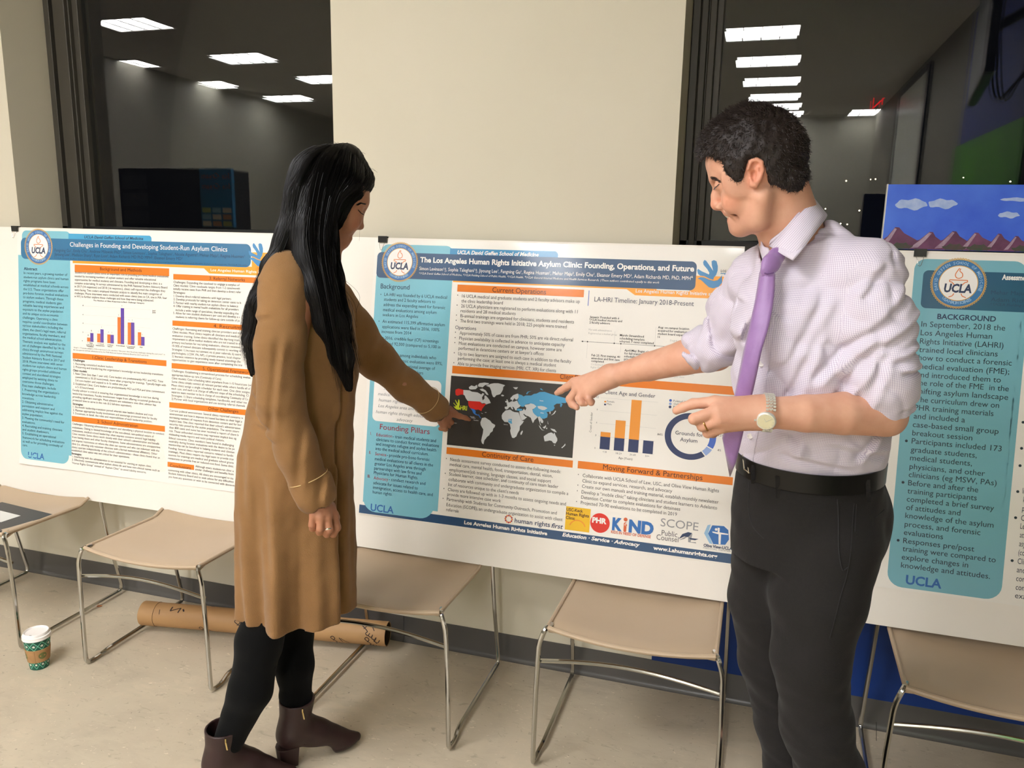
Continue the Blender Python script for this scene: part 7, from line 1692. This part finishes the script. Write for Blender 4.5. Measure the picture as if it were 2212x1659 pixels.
    # collar: near leaf, far leaf, stand
    def patch(inner, outer, nm, m=SHM, th=.003, n=14, parent=None):
        I = spline(inner, n//(len(inner)-1)+1); O = spline(outer, n//(len(outer)-1)+1); k = min(len(I), len(O))
        I = [I[int(i*(len(I)-1)/(k-1))] for i in range(k)]; O = [O[int(i*(len(O)-1)/(k-1))] for i in range(k)]
        V = []; mrow = 5
        for a, b in zip(I, O): V += [tuple(a*(1-t)+b*t-np.array(VD)*(.004*math.sin(PI*t))) for t in np.linspace(0, 1, mrow)]
        F_ = [(i*mrow+j, i*mrow+j+1, (i+1)*mrow+j+1, (i+1)*mrow+j) for i in range(k-1) for j in range(mrow-1)]
        o = MB().add(V, F_).build(nm, m, parent or shirt, smooth=True)
        at = o.data.attributes.new('weave', 'FLOAT_VECTOR', 'POINT'); Lc = np.linalg.norm(np.array(O[-1])-np.array(O[0]))
        at.data.foreach_set('vector', np.array([(i/(k-1)*Lc, j/(mrow-1)*.045, 0) for i in range(k) for j in range(mrow)], np.float32).ravel())
        sd_ = o.modifiers.new('solid', 'SOLIDIFY'); sd_.thickness = th; sd_.offset = 0
        return o
    patch([(0.0426,-0.7474,1.6129), (0.0719,-0.7802,1.622), (0.0886,-0.8326,1.6182), (0.082,-0.8922,1.6081), (0.0625,-0.9328,1.5857), (0.0414,-0.9497,1.56), (0.0237,-0.9468,1.5386), (0.0134,-0.9291,1.5262)],
          [(0.0659,-0.7245,1.5827), (0.1026,-0.7602,1.5955), (0.1146,-0.8245,1.5887), (0.1095,-0.8994,1.5785), (0.0929,-0.9516,1.5559), (0.0765,-0.9745,1.5309), (0.0634,-0.9848,1.5126), (0.0552,-0.9874,1.5017)], 'collar_leaf')
    patch([(0.0552,-0.9874,1.5017), (0.045,-0.98,1.507), (0.0352,-0.9695,1.5123)], [(0.0765,-0.9745,1.5309), (0.0353,-0.9485,1.5363), (0.0134,-0.9291,1.5262)], 'collar_point')
    patch([(0.0004,-0.8598,1.5419), (-0.0016,-0.8919,1.5349), (0.0035,-0.9112,1.5248), (0.0121,-0.9243,1.5217)], [(-0.0051,-0.8616,1.5238), (0.0014,-0.9014,1.507), (0.0074,-0.9257,1.4956), (0.0199,-0.948,1.5036)], 'collar_leaf')
    cs = [(0.0131,-0.924,1.5295), (0.0345,-0.9393,1.5489), (0.0583,-0.9257,1.5807), (0.0793,-0.8826,1.6076)]
    patch(cs, [tuple(np.array(p)+np.array((.002, 0, .007))) for p in cs], 'collar_stand')
    # --- tie
    TI = mat('tie_lilac_silk', (150, 112, 168), .45, spec=.5, sheen=.5, bump=(500, .15), noise=(40, .5, (140, 102, 158)))
    tie_l = [(1640, 590), (1634, 640), (1621, 700), (1608, 760), (1596, 820), (1585, 870), (1571, 920), (1562, 944)]
    L_ = [(0.0005,-0.9697,1.4783), (-0.0027,-0.9843,1.4347), (-0.0094,-1.001,1.3845), (-0.0169,-1.0097,1.3335), (-0.023,-1.0115,1.281), (-0.0301,-1.0074,1.2265), (-0.0391,-1.0029,1.1841), (-0.0434,-0.999,1.1636)]
    R_ = [(0.0265,-0.9774,1.4778), (0.0279,-0.9979,1.437), (0.0236,-1.0149,1.3879), (0.0139,-1.0232,1.3374), (0.0073,-1.0252,1.2858), (-0.0001,-1.0191,1.2316), (-0.0088,-1.0113,1.1665), (-0.0165,-1.0064,1.1189)]
    tp = (-0.0248,-1.0016,1.0897)
    I, O = spline(L_, 5), spline(R_, 5); V = []; mrow = 7
    for i, (a, b) in enumerate(zip(I, O)): V += [tuple(a*(1-t)+b*t-np.array(VD)*(.005*math.sin(PI*t)+.002*math.sin(i*.35+3*t))) for t in np.linspace(0, 1, mrow)]
    k = len(I); F_ = [(i*mrow+j, i*mrow+j+1, (i+1)*mrow+j+1, (i+1)*mrow+j) for i in range(k-1) for j in range(mrow-1)]
    V.append(tp); F_ += [((k-1)*mrow+j, (k-1)*mrow+j+1, len(V)-1) for j in range(mrow-1)]
    tie = MB().add(V, F_).build('tie', TI, body, smooth=True); sd_ = tie.modifiers.new('solid', 'SOLIDIFY'); sd_.thickness = .004; sd_.offset = 0
    K = Field(.0025); K.chain([(0.0268,-0.9564,1.5083), (0.018,-0.9695,1.4941), (0.0125,-0.9775,1.4807)], [.0165, .0160, .0130], .01, squash=(EN, .5)); field_obj(K, 'tie_knot', TI, tie)
    MB().tube([Vector(np.array((0.0021,-0.9766,1.4786))), Vector(np.array((0.0136,-0.9897,1.4763))), Vector(np.array((0.0248,-0.9832,1.4789)))], .0012, 6).build('knot_crease_shade', mat('tie_shadow_purple', (110, 76, 128), .6), tie)  # darker strip: shade of the fold below the knot put into its colour
    # --- belt
    BL = mat('belt_black_leather', (10, 9, 9), .30, spec=.3)
    rw = (1.0803,0.1286,-0.8328,0.1425,0.1205); rw2 = (1.0773,0.1289,-0.8327,0.1425,0.1205)
    cz = [np.array((-0.001,-0.9022,1.0977)), np.array((0.2595,-0.8216,1.0709))]
    bt = MB(); n_ = 72; V = []
    tilt = (cz[1][2]-cz[0][2])
    for k_ in range(n_):
        a = 2*PI*k_/n_; ca, sa = math.cos(a), math.sin(a)
        for rr, dz in ((.0, -.019), (.0035, -.019), (.0035, .019), (.0, .019)):
            p = np.array((rw[1], rw[2], (cz[0][2]+cz[1][2])/2))+E1*(rw[3]+.003+rr)*ca+EN*(rw[4]+.003+rr)*sa; V.append((p[0], p[1], p[2]+dz+.006*sa))
    bt.add(V, [(4*i+j, 4*((i+1) % n_)+j, 4*((i+1) % n_)+(j+1) % 4, 4*i+(j+1) % 4) for i in range(n_) for j in range(4)])
    belt = bt.build('belt', BL, body, smooth=True)
    tb2 = BVHTree.FromPolygons([Vector(v) for v in V], [(4*i+j, 4*((i+1) % n_)+j, 4*((i+1) % n_)+(j+1) % 4, 4*i+(j+1) % 4) for i in range(n_) for j in range(4)])
    lp = MB()
    for x in (1690, 1868):
        for p in ():
            pass
    for pa, pb in (((0.0674,-0.8601,1.1002), (0.0741,-0.858,1.0406)), ((0.2359,-0.808,1.0869), (0.2427,-0.8059,1.0382)), ((0.0205,-0.8746,1.0952), (0.0235,-0.8736,1.0556))):
        q = []
        for t in np.linspace(0, 1, 5):
            p = Vector(np.array(pa)*(1-t)+np.array(pb)*t); h = tb2.ray_cast(p-VD*.8, VD, 1.3)[0] or tb.ray_cast(p-VD*.8, VD, 1.3)[0] or p; q.append(h-VD*(.0035 if 0 < t < 1 else .001))
        V = []
        for p in q: V += [p-ex*.0045, p+ex*.0045, p+ex*.0045+VD*.002, p-ex*.0045+VD*.002]
        lp.add(V, [(4*i+j, 4*(i+1)+j, 4*(i+1)+(j+1) % 4, 4*i+(j+1) % 4) for i in range(4) for j in range(4)]+[(0, 1, 2, 3), (16, 19, 18, 17)])
    lp.build('belt_loops', TR, tr_)
    bk = lay([(-0.0062,-0.8828,1.1124), (0.0012,-0.8805,1.1106), (0.0128,-0.877,1.0772), (0.0025,-0.8801,1.081)], tb2, .005)
    MB().tube(bk, .0022, 6, closed=True, cap=False).build('buckle', mat('silver', (235, 232, 225), .15, metal=1), belt, smooth=True)
    # --- watch and ring
    SV = mat('watch_steel', (226, 224, 216), .32, metal=.55, spec=.8)
    wc = np.array((0.0312,-1.045,1.2183)); axis = np.array((0.0583,-1.0408,1.2293))-np.array((0.0263,-1.0455,1.23)); axis /= np.linalg.norm(axis)
    wr = np.array((0.0326,-1.0446,1.2304)); wt = empty('wristwatch', (0, 0, 0)); wt.parent = body
    up_ = np.array((0, 0, 1.)); nr = -np.array(VD); nr /= np.linalg.norm(nr)
    fc = wr+nr*.0335-up_*.008; nrm = nr*.93-up_*.25; nrm /= np.linalg.norm(nrm)
    Mw = Vector((0, 0, 1)).rotation_difference(Vector(nrm)).to_matrix().to_4x4()
    MB().lathe([(.0145, -.003), (.0172, -.002), (.0178, .001), (.0165, .0035), (.0150, .0042)], fc, 40, M=Mw).build('case', SV, wt, smooth=True)
    MB().lathe([(.0005, .0043), (.0142, .0043)], fc, 40, M=Mw, cap=False).build('dial', mat('dial_champagne', (206, 198, 160), .2, coat=1, coat_rough=.03), wt)
    hd = MB(); t1 = np.array(Mw.to_3x3() @ Vector((1, 0, 0))); t2 = np.cross(nrm, t1)
    for ang, ln in ((2.0, .007), (.6, .011)): d_ = t1*math.cos(ang)+t2*math.sin(ang); hd.tube([tuple(fc+nrm*.0048), tuple(fc+nrm*.0048+d_*ln)], .0004, 4)
    for k_ in range(12): a = 2*PI*k_/12; d_ = t1*math.cos(a)+t2*math.sin(a); hd.tube([tuple(fc+nrm*.0047+d_*.0115), tuple(fc+nrm*.0047+d_*.0132)], .0004, 4)
    hd.build('hands_and_markers', SV, wt)
    MB().tube([tuple(fc-axis*.017), tuple(fc-axis*.0205)], .0024, 8).build('crown', SV, wt, smooth=True)
    lk = MB()
    s1 = up_-axis*(up_ @ axis); s1 /= np.linalg.norm(s1); s2 = np.cross(axis, s1); s2 = s2 if s2 @ nr > 0 else -s2
    for k_ in range(28):
        a = .36+(2*PI-1.25)*k_/27
        c = wr+s2*.0330*math.cos(a)+s1*.0335*math.sin(a)
        tn = -s2*math.sin(a)+s1*math.cos(a)
        for j, o_ in enumerate((-.0062, -.0022, 0, .0022, .0062)):
            wd = .0022 if j in (0, 4) else .0010
            lk.tube([tuple(c+axis*(o_-wd)+tn*(.0018 if j % 2 else 0)), tuple(c+axis*(o_+wd)+tn*(.0018 if j % 2 else 0))], .0023, 6)
    lk.build('bracelet', SV, wt, smooth=True)
    a = np.array((-0.0493,-1.0846,1.2182)); b = np.array((-0.0784,-1.0852,1.2036)); ringband(a+(b-a)*.80, b-a, .0108, .0013, flat=1.5).build('ring', mat('gold_dull', (190, 150, 90), .25, metal=1), body, smooth=True)
    return body
build_man()
